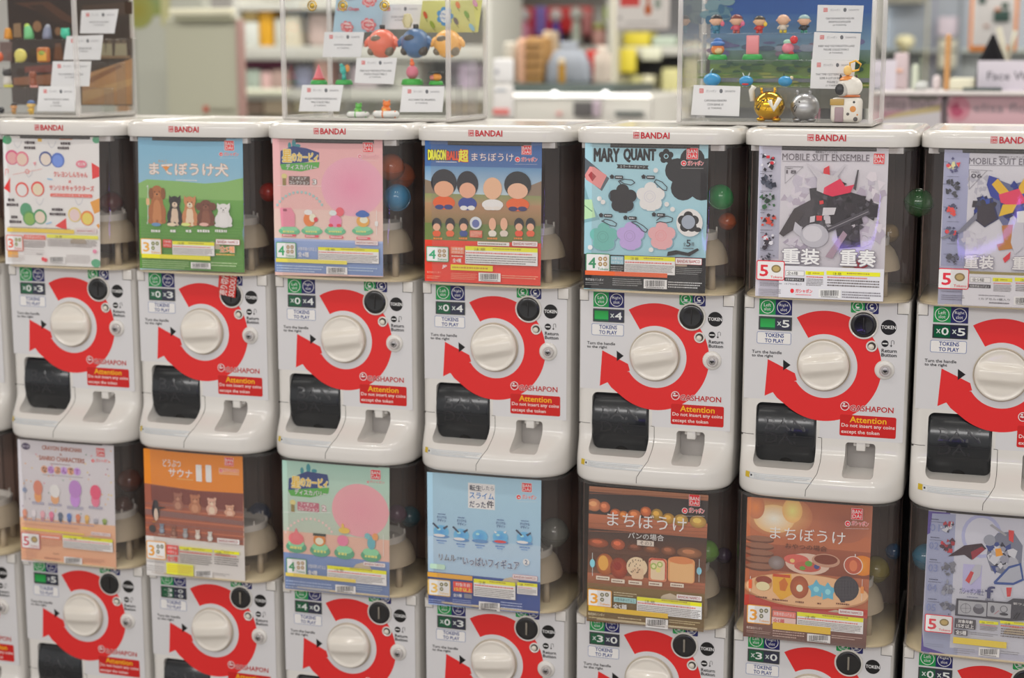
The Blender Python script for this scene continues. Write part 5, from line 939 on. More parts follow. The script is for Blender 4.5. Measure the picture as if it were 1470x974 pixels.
# ---------------------------------------------------------------- display cases on the lids
LZ = 0.4096
EDGE = clear('acrylic_edge', (0.88, 0.88, 0.88), 1.0, 0.2, 1.7, 0.35)
def case(px0, px1, label, yf=0.09, yb=0.31, ztop=0.715):
    x0 = px0 if abs(px0) < 3 else at(px0, 165, yf).x; x1 = at(px1, 165, yf).x
    t = thing('display_case', ((x0+x1)/2, (yf+yb)/2, LZ), label, 'display case', 'clear display cases on top of the machines')
    hx = (x1-x0)/2; hy = (yb-yf)/2; h = ztop-LZ; e = 0.0035
    for nm, a in (('front_panel', (-hx, hx, -hy, -hy+e)), ('back_panel', (-hx, hx, hy-e, hy)), ('side_panel', (-hx, -hx+e, -hy+e, hy-e)), ('side_panel', (hx-e, hx, -hy+e, hy-e))):
        b = B(); b.box(*a, 0.005, h-e); obj(nm, b, ACRYL, t)
    b = B(); b.box(-hx, hx, -hy, hy, h-e, h); obj('top_panel', b, ACRYL, t)
    b = B(); b.rbox(-hx-.003, hx+.003, -hy-.003, hy+.003, 0, 0.005, 0.001); obj('base_panel', b, mat('base_acrylic', (214, 210, 204), 0.15, trans=0.3), t)
    for sx in (-1, 1):
        for sy in (-1, 1):
            b = B(); b.rbox(sx*hx-.0042, sx*hx+.0042, sy*hy-.0042, sy*hy+.0042, 0.004, h, 0.0008); obj('edge_strip', b, EDGE, t)
    for sx in (-1, 1):
        b = B(); b.rbox(sx*hx-.0026, sx*hx+.0026, -hy, hy, h-.003, h+.001, 0.0008); obj('edge_strip', b, EDGE, t)
        b = B(); b.rbox(sx*hx-.0026, sx*hx+.0026, -hy, hy, 0.004, 0.009, 0.0008); obj('edge_strip', b, EDGE, t)
    return t, x0, x1
SHELF = clear('shelf_acrylic', (0.93, 0.935, 0.93), 1.0, 0.08, 1.6)
def shelf(px0, px1, py, Y, label, d=0.035, x0=None):
    a = at(px0, py, Y); c = at(px1, py, Y); z = a.z/2+c.z/2
    xa = x0 if x0 is not None else a.x
    t = thing('clear_riser', ((xa+c.x)/2, Y+d/2, LZ+.005), label, 'riser', 'clear stepped risers in the display cases')
    hx = (c.x-xa)/2; h = z-LZ-.005
    b = B(); b.rbox(-hx, hx, -d/2, d/2, h-.0025, h, 0.0005); obj('riser_top', b, SHELF, t)
    b = B(); b.box(-hx, -hx+.002, -d/2, d/2, 0, h-.0025); obj('riser_side', b, SHELF, t); b = B(); b.box(hx-.002, hx, -d/2, d/2, 0, h-.0025); obj('riser_side', b, SHELF, t)
    b = B(); b.box(-hx+.002, hx-.002, -d/2, -d/2+.0015, 0, h-.0025); obj('riser_front', b, ACRYL, t)
    return z
def info_card(quad, Y, words, label):
    q = [at(x, y, Y) for x, y in quad]; c = sum(q, Vector())/4
    b = B(); b.rgb(226, 226, 228)
    l = [(p.x-c.x, p.z-c.z) for p in q]
    b.prism([l[0], l[3], l[2], l[1]], -0.0005, 0.0005)
    o = obj('info_card', b, PRINT, None, c); tag(o, label, 'card', 'white price cards in the display cases')
    w_ = l[1][0]-l[0][0]; h_ = l[0][1]-l[3][1]; s_ = (l[0][0]-l[3][0])
    X = lambda u, v: l[0][0]*(1-v)+l[3][0]*v+u*w_; Z = lambda v: l[0][1]-v*h_
    p = Print(surf=lambda x, z: -0.0006)
    p.rect(X(.13, .15), Z(.12), X(.22, .15), Z(.27), (215, 90, 90)); p.text('BAN', X(.14, .2), Z(.14), X(.21, .2), Z(.19), (235, 225, 225), .02); p.text('DAI', X(.14, .2), Z(.2), X(.21, .2), Z(.25), (235, 225, 225), .02)
    p.text('ガシャポン', X(.28, .2), Z(.15), X(.50, .2), Z(.25), (150, 150, 155)); p.ell(X(.60, .2), Z(.2), w_*.035, w_*.045, (110, 112, 118)); p.text('GASHAPON', X(.68, .2), Z(.17), X(.90, .2), Z(.24), (150, 150, 155))
    n = len(words)
    for i, s in enumerate(words):
        v = .48+.13*i; L_ = min(.8, .027*len(s)+.02); p.text(s, X(.5-L_/2, v), Z(v), X(.5+L_/2, v), Z(v+.075), (95, 95, 100), .015)
    p.finish('card_print', PRINT, o)['kind'] = 'stuff'; return o
def toy(name, px, py0, py1, Y, label, build, group=None, cat='figurine', zb=None):
    """stands on the shelf at its own place; h is its real height"""
    p = at(px, py1, Y); top = at(px, py0, Y); h = top.z-p.z
    z = zb if zb is not None else p.z
    t = thing(name, (p.x, Y, z+0.0002), label, cat, group); build(t, h); return t
def tm(rgb, rough=0.35): return mat('toy_%d_%d_%d' % rgb, rgb, rough, coat=0.1)
def part(t, nm, rgb, fn, rough=.35): b = B(); fn(b); return obj(nm, b, tm(rgb, rough), t)
def doll(hair, skin, shirt, legs, extra=None):
    def f(t, h):
        for sx in (-1, 1): part(t, 'leg', legs, lambda b: b.lathe([(h*.085, 0), (h*.09, h*.16)], (sx*h*.1, 0, 0), n=12))
        part(t, 'torso', shirt, lambda b: (b.lathe([(h*.14, h*.14), (h*.2, h*.2), (h*.17, h*.36), (h*.09, h*.45)], n=16), b.tube([(-h*.14, 0, h*.38), (-h*.24, -h*.03, h*.28), (-h*.26, -h*.06, h*.2)], h*.045), b.tube([(h*.14, 0, h*.38), (h*.24, -h*.03, h*.32), (h*.26, -h*.06, h*.4)], h*.045)))
        part(t, 'head', skin, lambda b: (b.ball((0, 0, h*.66), h*.29, 1.12, .95, .95), b.ball((-h*.32, 0, h*.64), h*.06, n=10), b.ball((h*.32, 0, h*.64), h*.06, n=10)))
        if hair: part(t, 'hair', hair, lambda b: b.ball((0, h*.03, h*.69), h*.305, 1.13, .98, 1.0, lo=.15))
        if extra: part(t, 'paddle', extra, lambda b: b.ball((h*.34, -h*.08, h*.5), h*.12, 1, .3, 1.1, n=12))
    return f
def on_base(fn, base=(60, 170, 80)):
    def f(t, h):
        part(t, 'grass_base', base, lambda b: b.lathe([(h*.40, 0), (h*.44, h*.03), (h*.38, h*.2), (h*.34, h*.23), (0.0001, h*.23)], n=28)); fn(t, h)
    return f
def blob(rgb, rgb2=None):
    def f(t, h):
        part(t, 'body', rgb, lambda b: b.ball((0, 0, h*.5), h*.5, .9, .9, 1.0), .2)
        if rgb2: part(t, 'ears', rgb2, lambda b: (b.ball((-h*.3, 0, h*.85), h*.16, n=10), b.ball((h*.3, 0, h*.85), h*.16, n=10)))
    return f
# case 1 (left)
t, cx0, cx1 = case(-1.42, 113, 'clear acrylic display case at the left end, with a dark workshop backdrop')
p = Print(surf=lambda x, z: 0.0)
BY = 0.300
def BP(px, py): a = at(px, py, BY); return a.x, a.z
def backdrop(px0, py1, px1, name, label, fn):
    a = at(px0, py1, BY); c = at(px1, py1, BY); zt = 0.705; zb = (a.z+c.z)/2
    b = B(); b.rgb(60, 44, 36); b.box(a.x, c.x, 0, 0.002, zb, zt); o = obj(name, b, PRINT, None, (0, BY, 0)); tag(o, label, 'backdrop')
    p = Print(surf=lambda x, z: -0.0005); fn(p, a.x, c.x, zb, zt); p.finish('printed_scene', PRINT, o)['kind'] = 'stuff'
def scene1(p, xa, xc, zb, zt):
    p.rect(xa, zt, xc, zb, (44, 34, 30), (70, 50, 38))
    q = lambda *pts: [BP(x, y) for x, y in pts]
    p.poly(q((20, 4), (70, 2), (110, 30), (110, 36)), (84, 56, 40)); p.poly(q((40, 8), (60, 6), (108, 44), (100, 44)), (62, 44, 34)); p.poly(q((118, 8), (190, 2), (190, 20), (118, 26)), (70, 52, 40))
    p.poly(q((118, 108), (190, 84), (190, 150), (118, 150)), (190, 140, 90)); p.poly(q((118, 132), (190, 112), (190, 122), (118, 148)), (205, 160, 105)); p.poly(q((128, 112), (172, 92), (176, 96), (130, 120)), (150, 100, 62))
    p.poly(q((118, 55), (190, 55), (190, 84), (118, 84)), (80, 62, 48)); p.poly(q((118, 80), (188, 80), (188, 84), (118, 84)), (150, 120, 90))
    for x in (147, 157, 170, 178): p.poly(q((x-4, 62), (x+4, 62), (x+5, 80), (x-5, 80)), (170, 160, 130)); p.poly(q((x-2, 57), (x+2, 57), (x+2, 63), (x-2, 63)), (120, 100, 80))
    p.poly(q((20, 34), (30, 33), (32, 54), (20, 54)), (150, 122, 92)); p.ell(*BP(54, 38), .011, .012, (150, 112, 80)); p.ell(*BP(84, 45), .008, .009, (140, 104, 74))
    p.poly(q((36, 96), (75, 92), (78, 104), (36, 104)), (130, 60, 44)); p.poly(q((20, 112), (75, 106), (75, 122), (20, 122)), (150, 96, 64)); p.poly(q((80, 62), (88, 62), (92, 86), (78, 86)), (120, 78, 52)); p.poly(q((0, 60), (18, 60), (18, 88), (0, 88)), (120, 96, 90))
backdrop(18, 151, 190, 'backdrop_print', 'dark brown workshop photo panel in the left display case', scene1)
z1 = shelf(0, 185, 56, 0.235, 'clear riser in the left case, highest step', x0=-1.40); z2 = shelf(0, 167, 90, 0.195, 'clear riser in the left case, second step', x0=-1.40); z3 = shelf(0, 150, 126, 0.155, 'clear riser in the left case, lowest step', x0=-1.40)
ZB = LZ+0.0052
info_card(((117, 15), (170, 13), (164, 48), (115, 48)), 0.230, ['TAMAGOTCHI AQUARIUM', '(4 TOKENS)'], 'white card on the top step of the left case')
info_card(((96, 52), (148, 50), (144, 86), (91, 86)), 0.190, ['FULL BREAD FIGURE', '(3 TOKENS)'], 'white card on the second step of the left case')
info_card(((76, 88), (131, 88), (128, 124), (73, 124)), 0.150, ['FULL WAITING DOG FIGURE', '(3 TOKENS)'], 'white card on the third step of the left case')
info_card(((56, 124), (110, 124), (107, 160), (53, 160)), 0.112, ['CRAYON SHINCHAN X SANRIO', 'FIGURE', '(5 TOKENS)'], 'white card standing lowest in the left case')
G1 = 'small figurines in the left display case'
def tapered(rgb, bend=0.0, spot=None):
    def f(t, h):
        part(t, 'body', rgb, lambda b: b.tube([(0, 0, h*.02), (0, 0, h*.3), (bend*h*.5, 0, h*.7), (bend*h, 0, h*.9)], [h*.36, h*.34, h*.28, h*.18], 14))
        if spot: part(t, 'crest', spot, lambda b: b.ball((bend*h, 0, h*.88), h*.2, n=12))
    return f
toy('small_figurine', 12, 37, 55, .25, 'plain orange cone shaped figurine, leftmost on the top step of the left case', tapered((225, 150, 40)), G1, zb=z1)
toy('small_figurine', 42, 34, 55, .25, 'pale green leaning figurine with yellow tip in the left case', tapered((120, 205, 140), -.12, (190, 220, 90)), G1, zb=z1)
toy('small_figurine', 68, 35, 55, .25, 'grey lavender figurine with a rounded head in the left case', tapered((140, 145, 170), .08, (170, 175, 190)), G1, zb=z1)
toy('small_figurine', 94, 38, 54, .25, 'turquoise round figurine with two ear knobs in the left case', blob((70, 200, 165), (70, 200, 165)), G1, zb=z1)
toy('small_figurine', 30, 69, 89, .21, 'pale yellow round cookie figurine on the second step of the left case', lambda t, h: part(t, 'body', (222, 210, 110), lambda b: (b.ball((0, 0, h*.5), h*.5, 1, .6, 1), b.ball((-h*.32, 0, h*.14), h*.14, n=10))), G1, zb=z2)
def toast(t, h):
    part(t, 'crust', (190, 110, 50), lambda b: b.rbox(-h*.45, h*.45, -h*.2, h*.2, 0, h, h*.16)); part(t, 'topping', (225, 170, 60), lambda b: b.rbox(-h*.34, h*.34, -h*.24, -h*.14, h*.1, h*.66, h*.05)); part(t, 'garnish', (150, 170, 70), lambda b: b.ball((0, -h*.2, h*.62), h*.2, 1.3, .4, .8))
toy('small_figurine', 63, 67, 89, .21, 'brown and gold toast figurine on the second step of the left case', toast, G1, zb=z2)
toy('small_figurine', -2, 72, 88, .21, 'orange round figurine cut off at the left edge', blob((220, 100, 60)), G1, zb=z2)
def pup(c, ch, base):
    def f(t, h):
        part(t, 'body', ch, lambda b: b.lathe([(h*.2, h*.1), (h*.24, h*.25), (h*.17, h*.55), (h*.1, h*.65)], n=14)); part(t, 'head', c, lambda b: (b.ball((0, 0, h*.74), h*.22, 1.1), b.tube([(-h*.15, 0, h*.85), (-h*.18, 0, h)], [h*.08, h*.01], 8), b.tube([(h*.15, 0, h*.85), (h*.18, 0, h)], [h*.08, h*.01], 8)))
        part(t, 'bowl', base, lambda b: b.lathe([(h*.22, 0), (h*.26, h*.05), (h*.24, h*.12), (0.0001, h*.12)], (h*.1, -h*.08, 0), n=16))
    return f
toy('small_figurine', 11, 97, 125, .17, 'black and white sitting dog figurine in the left case', pup((50, 46, 46), (205, 200, 195), (215, 210, 90)), G1, zb=z3)
toy('small_figurine', 48, 101, 125, .17, 'reddish brown curly dog figurine in the left case', pup((150, 84, 58), (150, 84, 58), (225, 160, 150)), G1, zb=z3)
toy('small_figurine', 20, 143, 159, .13, 'tan headed figurine with black hair, lowest row of the left case', doll((40, 38, 40), (215, 160, 110), (200, 150, 90), (190, 150, 90)), G1, zb=ZB)
toy('small_figurine', 45, 139, 159, .13, 'yellow figurine with a blue hat, lowest row of the left case', doll((60, 100, 160), (228, 190, 110), (230, 190, 80), (228, 190, 90)), G1, zb=ZB)
toy('small_figurine', 2, 149, 159, .13, 'black figurine cut off at the left edge, lowest row', blob((40, 40, 44)), G1, zb=ZB)
# case 2 (middle)
case(409, 644, 'clear acrylic display case above the salmon and orange red posters')
z1 = shelf(485, 672, 84, 0.205, 'clear riser in the middle case, top step', .06); z2 = shelf(449, 655, 122, 0.165, 'clear riser in the middle case, lower step', .036)
info_card(((466, 46), (523, 46), (518, 82), (463, 82)), 0.200, ['DINOTAENG QUOKKA', '(4 TOKENS)'], 'white card left of the salmon ball figure')
info_card(((512, 83), (570, 83), (565, 121), (509, 119)), 0.160, ['KIRBY AND THE FORGOTTEN LAND', 'FIGURE COLLECTIBLE 2', '(4 TOKENS)'], 'white card between the green based figures in the middle case')
info_card(((434, 122), (493, 122), (487, 160), (429, 160)), 0.114, ['POCKET MONSTERS POKEMON RING', 'MINI COLLECTIBLE', '(3 TOKENS)'], 'white card at the lower left of the middle case')
info_card(((578, 124), (638, 124), (635, 161), (574, 161)), 0.114, ['HUG CHARACTER ORNAMENTS', '(4 TOKENS)'], 'white card at the lower right of the middle case')
info_card(((548, 6), (606, 6), (603, 42), (545, 42)), 0.285, ['CHUPA CHUPS POUCH', '(4 TOKENS)'], 'white card standing behind the blue ball figure')
G2 = 'figurines in the middle display case'
def cone(t, h): part(t, 'cone', (228, 120, 130), lambda b: b.lathe([(h*.3, h*.23), (h*.31, h*.28), (h*.26, h*.36), (h*.02, h*.99), (0.0001, h)], n=24)); part(t, 'collar', (205, 60, 60), lambda b: b.lathe([(h*.32, h*.23), (h*.33, h*.27), (h*.31, h*.31)], n=24))
toy('base_figurine', 458, 93, 122, .18, 'pink cone figurine on a green base in the middle case', on_base(cone), G2, zb=z2)
def mouse(t, h): part(t, 'body', (70, 180, 170), lambda b: (b.tube([(0, 0, h*.23), (0, 0, h*.55)], [h*.12, h*.08], 12), b.ball((-h*.03, 0, h*.7), h*.2, .9, .8, 1.1), b.ball((-h*.12, 0, h*.92), h*.1, n=12))); part(t, 'ear', (215, 140, 60), lambda b: b.ball((h*.18, 0, h*.78), h*.17, .8, .4, 1.1))
toy('base_figurine', 494, 92, 122, .18, 'teal figurine with an orange ear on a green base in the middle case', on_base(mouse), G2, zb=z2)
def pinkb(t, h): part(t, 'body', (215, 120, 140), lambda b: b.ball((0, 0, h*.48), h*.24, 1, 1, 1.1)); part(t, 'topknot', (235, 120, 70), lambda b: (b.ball((0, 0, h*.8), h*.1, n=12), b.ball((-h*.02, 0, h*.93), h*.07, n=10))); part(t, 'foot', (190, 60, 60), lambda b: b.ball((0, -h*.02, h*.27), h*.1, 1.4, 1, .6, n=12))
toy('base_figurine', 592, 84, 122, .18, 'pink figurine with an orange topknot on a green base', on_base(pinkb, (60, 170, 60)), G2, zb=z2)
def capb(t, h): part(t, 'body', (225, 150, 60), lambda b: b.ball((h*.05, 0, h*.45), h*.26, 1.1, 1, .9)); part(t, 'face', (200, 120, 110), lambda b: b.ball((-h*.16, -h*.1, h*.42), h*.2, 1, .8, .8)); part(t, 'hat', (45, 50, 48), lambda b: b.rbox(-h*.42, h*.42, -h*.25, h*.25, h*.68, h*.76, h*.03))
toy('base_figurine', 626, 97, 122, .18, 'brown figurine in a flat black hat on a green base', on_base(capb, (60, 170, 60)), G2, zb=z2)
def ringtoy(c1, c2):
    def f(t, h):
        part(t, 'float_ring', (228, 228, 226), lambda b: b.tube([(h*.62*math.cos(2*math.pi*k/20), h*.4*math.sin(2*math.pi*k/20), h*.2) for k in range(20)], h*.2, 10, True))
        for sx in (-1, 0, 1): part(t, 'stripe', c1, lambda b: b.ball((sx*h*.62, -h*(.4 if sx == 0 else .12), h*.2), h*.22, .45, 1, 1.0, n=12))
        part(t, 'body', c1, lambda b: (b.ball((0, 0, h*.45), h*.26, 1.1, 1, 1), b.ball((h*.05, 0, h*.78), h*.2, 1.2, 1, .9), b.ball((h*.22, 0, h*.95), h*.07, n=8), b.ball((-h*.12, 0, h*.95), h*.07, n=8)))
        part(t, 'belly', c2, lambda b: b.ball((0, -h*.1, h*.42), h*.19, n=12))
    return f
toy('ring_figurine', 514, 138, 159, .13, 'green figurine sitting in a striped float ring', ringtoy((90, 180, 70), (150, 200, 100)), G2, zb=ZB)
toy('ring_figurine', 554, 134, 159, .13, 'orange figurine sitting in a striped float ring', ringtoy((230, 120, 40), (240, 180, 80)), G2, zb=ZB)
def roundbird(c, patch):
    def f(t, h):
        r = h*.42
        part(t, 'body', c, lambda b: b.ball((0, 0, r*1.02), r, 1.02, .95, 1.0, 24)); part(t, 'face_patch', patch, lambda b: b.ball((-r*.12, -r*.60, r*1.32), r*.42, 1.2, .85, .72, 18))
        part(t, 'wing', c, lambda b: b.tube([(-r*.8, 0, r*1.3), (-r*1.15, -r*.1, r*1.0), (-r*1.25, -r*.1, r*.8)], [r*.3, r*.22, r*.08], 10)); part(t, 'wing', c, lambda b: b.tube([(r*.8, 0, r*1.3), (r*1.15, -r*.1, r*1.0), (r*1.25, -r*.1, r*.8)], [r*.3, r*.22, r*.08], 10))
        part(t, 'side_patch', patch, lambda b: b.ball((r*.66, -r*.38, r*.50), r*.44, .8, .8, .8, 16)); part(t, 'side_patch', patch, lambda b: b.ball((-r*.66, -r*.42, r*.48), r*.36, .8, .8, .8, 16))
        part(t, 'top_knob', (45, 44, 44), lambda b: b.rbox(-r*.15, r*.2, -r*.12, r*.12, r*1.95, r*2.3, r*.06))
    return f
toy('ball_figure', 549, 33, 83, .215, 'salmon pink round figure with grey patches and small wings', roundbird((232, 120, 95), (125, 112, 96)), 'round winged figures', zb=z1)
toy('ball_figure', 597, 32, 83, .215, 'blue round figure with dark patches and small wings', roundbird((84, 116, 158), (78, 72, 66)), 'round winged figures', zb=z1)
toy('ball_figure', 643, 34, 83, .215, 'yellow orange round figure with grey patches and small wings', roundbird((240, 178, 92), (120, 108, 90)), 'round winged figures', zb=z1)
b = B(); b.tube([(-.006+.0, 0, -.012), (-.010, 0, 0), (-.006, 0, .012), (0.006, 0, .012), (.010, 0, 0), (.006, 0, -.012)], 0.0015, 6, True); b.ball((0, 0, 0), .0105, .75, .2, 1.4, 14)
tag(obj('oval_tag', b, tm((214, 204, 160)), None, at(585, 30, .205)), 'cream oval tag hanging above the blue round figure', 'tag')
def pouch(name, quad, Y, c, label, deco):
    q = [at(x, y, Y) for x, y in quad]; cc = sum(q, Vector())/4; hx = (q[1].x-q[0].x)/2; hz = (q[0].z-q[3].z)/2; sh = (q[0].x-q[3].x)/2
    b = B(); n = 8; vs = []; fs = []
    for s_ in (1, -1):
        o = len(vs)
        for j in range(n+1):
            for i in range(n+1):
                u, v = i/n*2-1, j/n*2-1; vs.append((u*hx+sh*v, -s_*0.009*(1-u**4)*(1-v**4), v*hz))
        for j in range(n):
            for i in range(n): a = o+j*(n+1)+i; f = (a, a+1, a+n+2, a+n+1); fs.append(f if s_ == 1 else f[::-1])
    b.add(vs, fs, True); o = obj(name, b, mat(name+str(c[0]), c, .6, bump=.2, nscale=120), None, cc); tag(o, label, 'pouch', 'fabric pouches in the middle case')
    p = Print(surf=lambda x, z: -0.009*(1-max(-1, min(1, (x-sh*z/hz)/hx))**4)*(1-max(-1, min(1, z/hz))**4)-0.0006); deco(p, hx, hz); p.finish('pouch_print', PRINT, o)['kind'] = 'stuff'
def dec1(p, hx, hz):
    for x, z, s in ((.5, .55, 1), (-.45, -.75, .9), (.45, -.65, 1), (-.3, .85, .8)):
        for k in range(7): a = k*.9; p.ell(x*hx+.011*s*math.cos(a), z*hz+.009*s*math.sin(a), .005*s, .005*s, (222, 120, 125), n=10)
        p.ell(x*hx, z*hz, .012*s, .010*s, (226, 205, 205)); p.text('Chupa', x*hx-.010*s, z*hz+.005, x*hx+.010*s, z*hz+.0005, (215, 70, 80), .03); p.text('Chups', x*hx-.010*s, z*hz-.001, x*hx+.010*s, z*hz-.006, (215, 70, 80), .03)
    p.text('Chupa Chups', -.85*hx, .12*hz+.004, .1*hx, .12*hz-.004, (215, 70, 80), .04)
pouch('fabric_pouch', ((484, -12), (553, -12), (546, 46), (478, 46)), .262, (170, 200, 218), 'light blue pouch with red lollipop lettering', dec1)
def dec2(p, hx, hz):
    for k in range(7): a = k*.9; p.ell(-.12*hx+.012*math.cos(a), 0+.013*math.sin(a), .006, .006, (90, 150, 200), n=10)
    p.ell(-.12*hx, 0, .011, .012, (225, 228, 225)); p.text('Chupa', -.12*hx-.010, .007, -.12*hx+.010, .001, (70, 120, 190), .03); p.text('Chups', -.12*hx-.010, -.001, -.12*hx+.010, -.007, (70, 120, 190), .03)
    for x, z, c in ((-.8, .1, (200, 90, 50)), (.3, .7, (225, 130, 70)), (.6, .1, (120, 160, 60)), (.25, -.3, (110, 100, 100)), (-.55, -.5, (150, 170, 60)), (.85, .8, (215, 150, 190)), (.75, -.7, (140, 190, 215))): p.ell(x*hx, z*hz, .004, .008, c, rot=.5); p.line(x*hx, z*hz-.006, x*hx+.005, z*hz-.013, .0012, (120, 130, 70))
pouch('fabric_pouch', ((606, 0), (692, 2), (688, 46), (600, 46)), .262, (208, 208, 126), 'yellow green pouch with printed lollipops and a blue cloud', dec2)
for px, lb in ((448, 'gold ornament hanging at the upper left of the middle case'), (492, 'gold ornament hanging in front of the light blue pouch'), (552, 'gold ornament hanging at the right of the light blue pouch')):
    b = B(); b.tube([(.009*math.cos(2*math.pi*k/16), 0, .009*math.sin(2*math.pi*k/16)) for k in range(16)], .0016, 6, True); b.ball((0, 0, 0), .006, 1, .4, 1, 12)
    t = thing('gold_ornament', at(px, 8, .20), lb, 'ornament', 'hanging gold ornaments'); obj('ring_charm', b, mat('gold_toy', (205, 170, 60), .25, .8), t)
    b = B(); zt = .7108-t.location.z; b.tube([(0, 0, .009), (0, 0, zt)], .0004, 5); obj('thread', b, tm((200, 195, 180)), t)
# case 3 (right)
case(975, 1250, 'clear acrylic display case above the flower mirror poster, with a blue sky backdrop')
def scene3(p, xa, xc, zb, zt):
    Zp = lambda y: at(1130, y, BY).z
    p.rect(xa, zt, xc, Zp(20), (36, 70, 140), (52, 92, 158)); p.rect(xa, Zp(20), xc, Zp(75), (60, 100, 160), (130, 165, 185)); p.rect(xa, Zp(72), xc, Zp(94), (112, 140, 140), (90, 120, 80)); p.rect(xa, Zp(92), xc, zb, (110, 140, 70), (130, 150, 80))
    rn = random.Random(2)
    for k in range(26): x, y = rn.uniform(1015, 1045), rn.uniform(2, 30); p.ell(*BP(x, y), rn.uniform(.006, .016), rn.uniform(.004, .010), rn.choice([(70, 110, 140), (96, 134, 150), (120, 150, 160)]), n=10)
    for k in range(30): x, y = rn.uniform(1020, 1240), rn.uniform(58, 80); p.ell(*BP(x, y), rn.uniform(.006, .018), rn.uniform(.002, .007), rn.choice([(110, 110, 150), (150, 160, 180), (90, 110, 130), (140, 120, 140)]), n=10)
    for k in range(40): x, y = rn.uniform(1020, 1240), rn.uniform(86, 104); p.ell(*BP(x, y), rn.uniform(.005, .014), rn.uniform(.002, .005), rn.choice([(50, 90, 60), (70, 110, 60), (40, 80, 66)]), n=10)
    p.rect(xa, Zp(112), xc, Zp(118), (120, 124, 130)); p.rect(xa, Zp(126), xc, zb, (128, 128, 122), (140, 138, 130))
    for k in range(24): x, y = rn.uniform(1020, 1240), rn.uniform(104, 126); p.ell(*BP(x, y), rn.uniform(.008, .03), rn.uniform(.001, .003), rn.choice([(150, 160, 70), (110, 150, 60), (90, 130, 60), (165, 165, 90)]), n=10)
backdrop(1018, 155, 1248, 'backdrop_print', 'blue sky and green field photo panel in the right display case', scene3)
z1 = shelf(1008, 1178, 47.5, 0.235, 'clear riser in the right case, top step'); z2 = shelf(1000, 1172, 86, 0.195, 'clear riser in the right case, middle step'); z3 = shelf(992, 1165, 124, 0.155, 'clear riser in the right case, lowest step')
info_card(((1174, 7), (1240, 8), (1237, 46), (1172, 45)), 0.230, ['CRAYON SHINCHAN HUG AN', 'ENORMOUS SHOULDER', '(4 TOKENS)'], 'white card at the top right of the right case')
info_card(((1169, 46), (1236, 48), (1233, 87), (1166, 85)), 0.190, ['KIRBY AND THE FORGOTTEN LAND', 'FIGURE COLLECTION 3', '(4 TOKENS)'], 'white card in the middle of three at the right of the right case')
info_card(((1165, 85), (1228, 87), (1225, 128), (1163, 127)), 0.150, ['THAT TIME I GOT REINCARNATED', 'SLIME A LOT OF RIMURU', 'FIGURE 2', '(3 TOKENS)'], 'white card behind the white cat house figure')
info_card(((996, 122), (1063, 124), (1061, 167), (992, 165)), 0.112, ['CAPCHARA KIRAKIRA', 'COIN BANK 01', '(5 TOKENS)'], 'white card at the lower left of the right case')
G3 = 'child dolls on the top step of the right case'
for px, y0, h_, s_, sh, lg, ex, lb in ((1028, 20, (36, 36, 42), (228, 180, 150), (60, 130, 160), (60, 130, 160), (225, 110, 130), 'figurine with black hair and blue clothes, leftmost on the top step'),
    (1057, 20, (130, 60, 50), (228, 180, 150), (215, 90, 110), (190, 100, 90), (225, 110, 150), 'figurine with brown hair and pink shirt on the top step'),
    (1090, 22, (70, 60, 40), (228, 185, 145), (205, 60, 50), (205, 60, 50), (235, 200, 60), 'figurine with a red shirt and yellow paddle on the top step'),
    (1124, 19, None, (226, 180, 150), (215, 205, 190), (225, 200, 60), None, 'bald figurine with yellow trousers on the top step'),
    (1154, 21, (150, 180, 180), (226, 180, 150), (40, 44, 50), (70, 150, 130), None, 'figurine with a pale cap and dark vest, rightmost on the top step')):
    toy('child_doll', px, y0, 47.5, .25, lb, doll(h_, s_, sh, lg, ex), G3, zb=z1)
G4 = 'figurines on green bases in the right case'
def waddle(t, h): part(t, 'body', (225, 130, 60), lambda b: b.ball((0, 0, h*.45), h*.27, 1.1, 1, .95)); part(t, 'face', (235, 200, 150), lambda b: b.ball((h*.03, -h*.1, h*.42), h*.2, 1.1, .9, .9)); part(t, 'cap', (70, 120, 190), lambda b: (b.ball((0, 0, h*.7), h*.27, 1.2, 1.1, .5), b.ball((0, 0, h*.84), h*.15, 1.3, 1, .8)))
toy('base_figurine', 1030, 53, 86, .21, 'orange figurine with a blue cap on a green base in the right case', on_base(waddle), G4, zb=z2)
toy('base_figurine', 1080, 51, 86, .21, 'pink upright slab on a green base in the right case', on_base(lambda t, h: part(t, 'slab', (232, 140, 145), lambda b: b.rbox(-h*.26, h*.26, -h*.1, h*.1, h*.22, h, h*.04))), G4, zb=z2)
toy('base_figurine', 1132, 51, 86, .21, 'pink figurine holding a red ball on a green base in the right case', on_base(lambda t, h: (part(t, 'body', (228, 130, 150), lambda b: b.ball((-h*.04, 0, h*.47), h*.25)), part(t, 'red_ball', (215, 50, 55), lambda b: b.ball((h*.2, 0, h*.82), h*.17)), part(t, 'cap', (170, 215, 190), lambda b: b.ball((-h*.06, 0, h*.72), h*.15, 1.2, 1, .8)), part(t, 'foot', (200, 60, 70), lambda b: b.ball((h*.12, -h*.1, h*.27), h*.09, 1.4, 1, .7)))), G4, zb=z2)
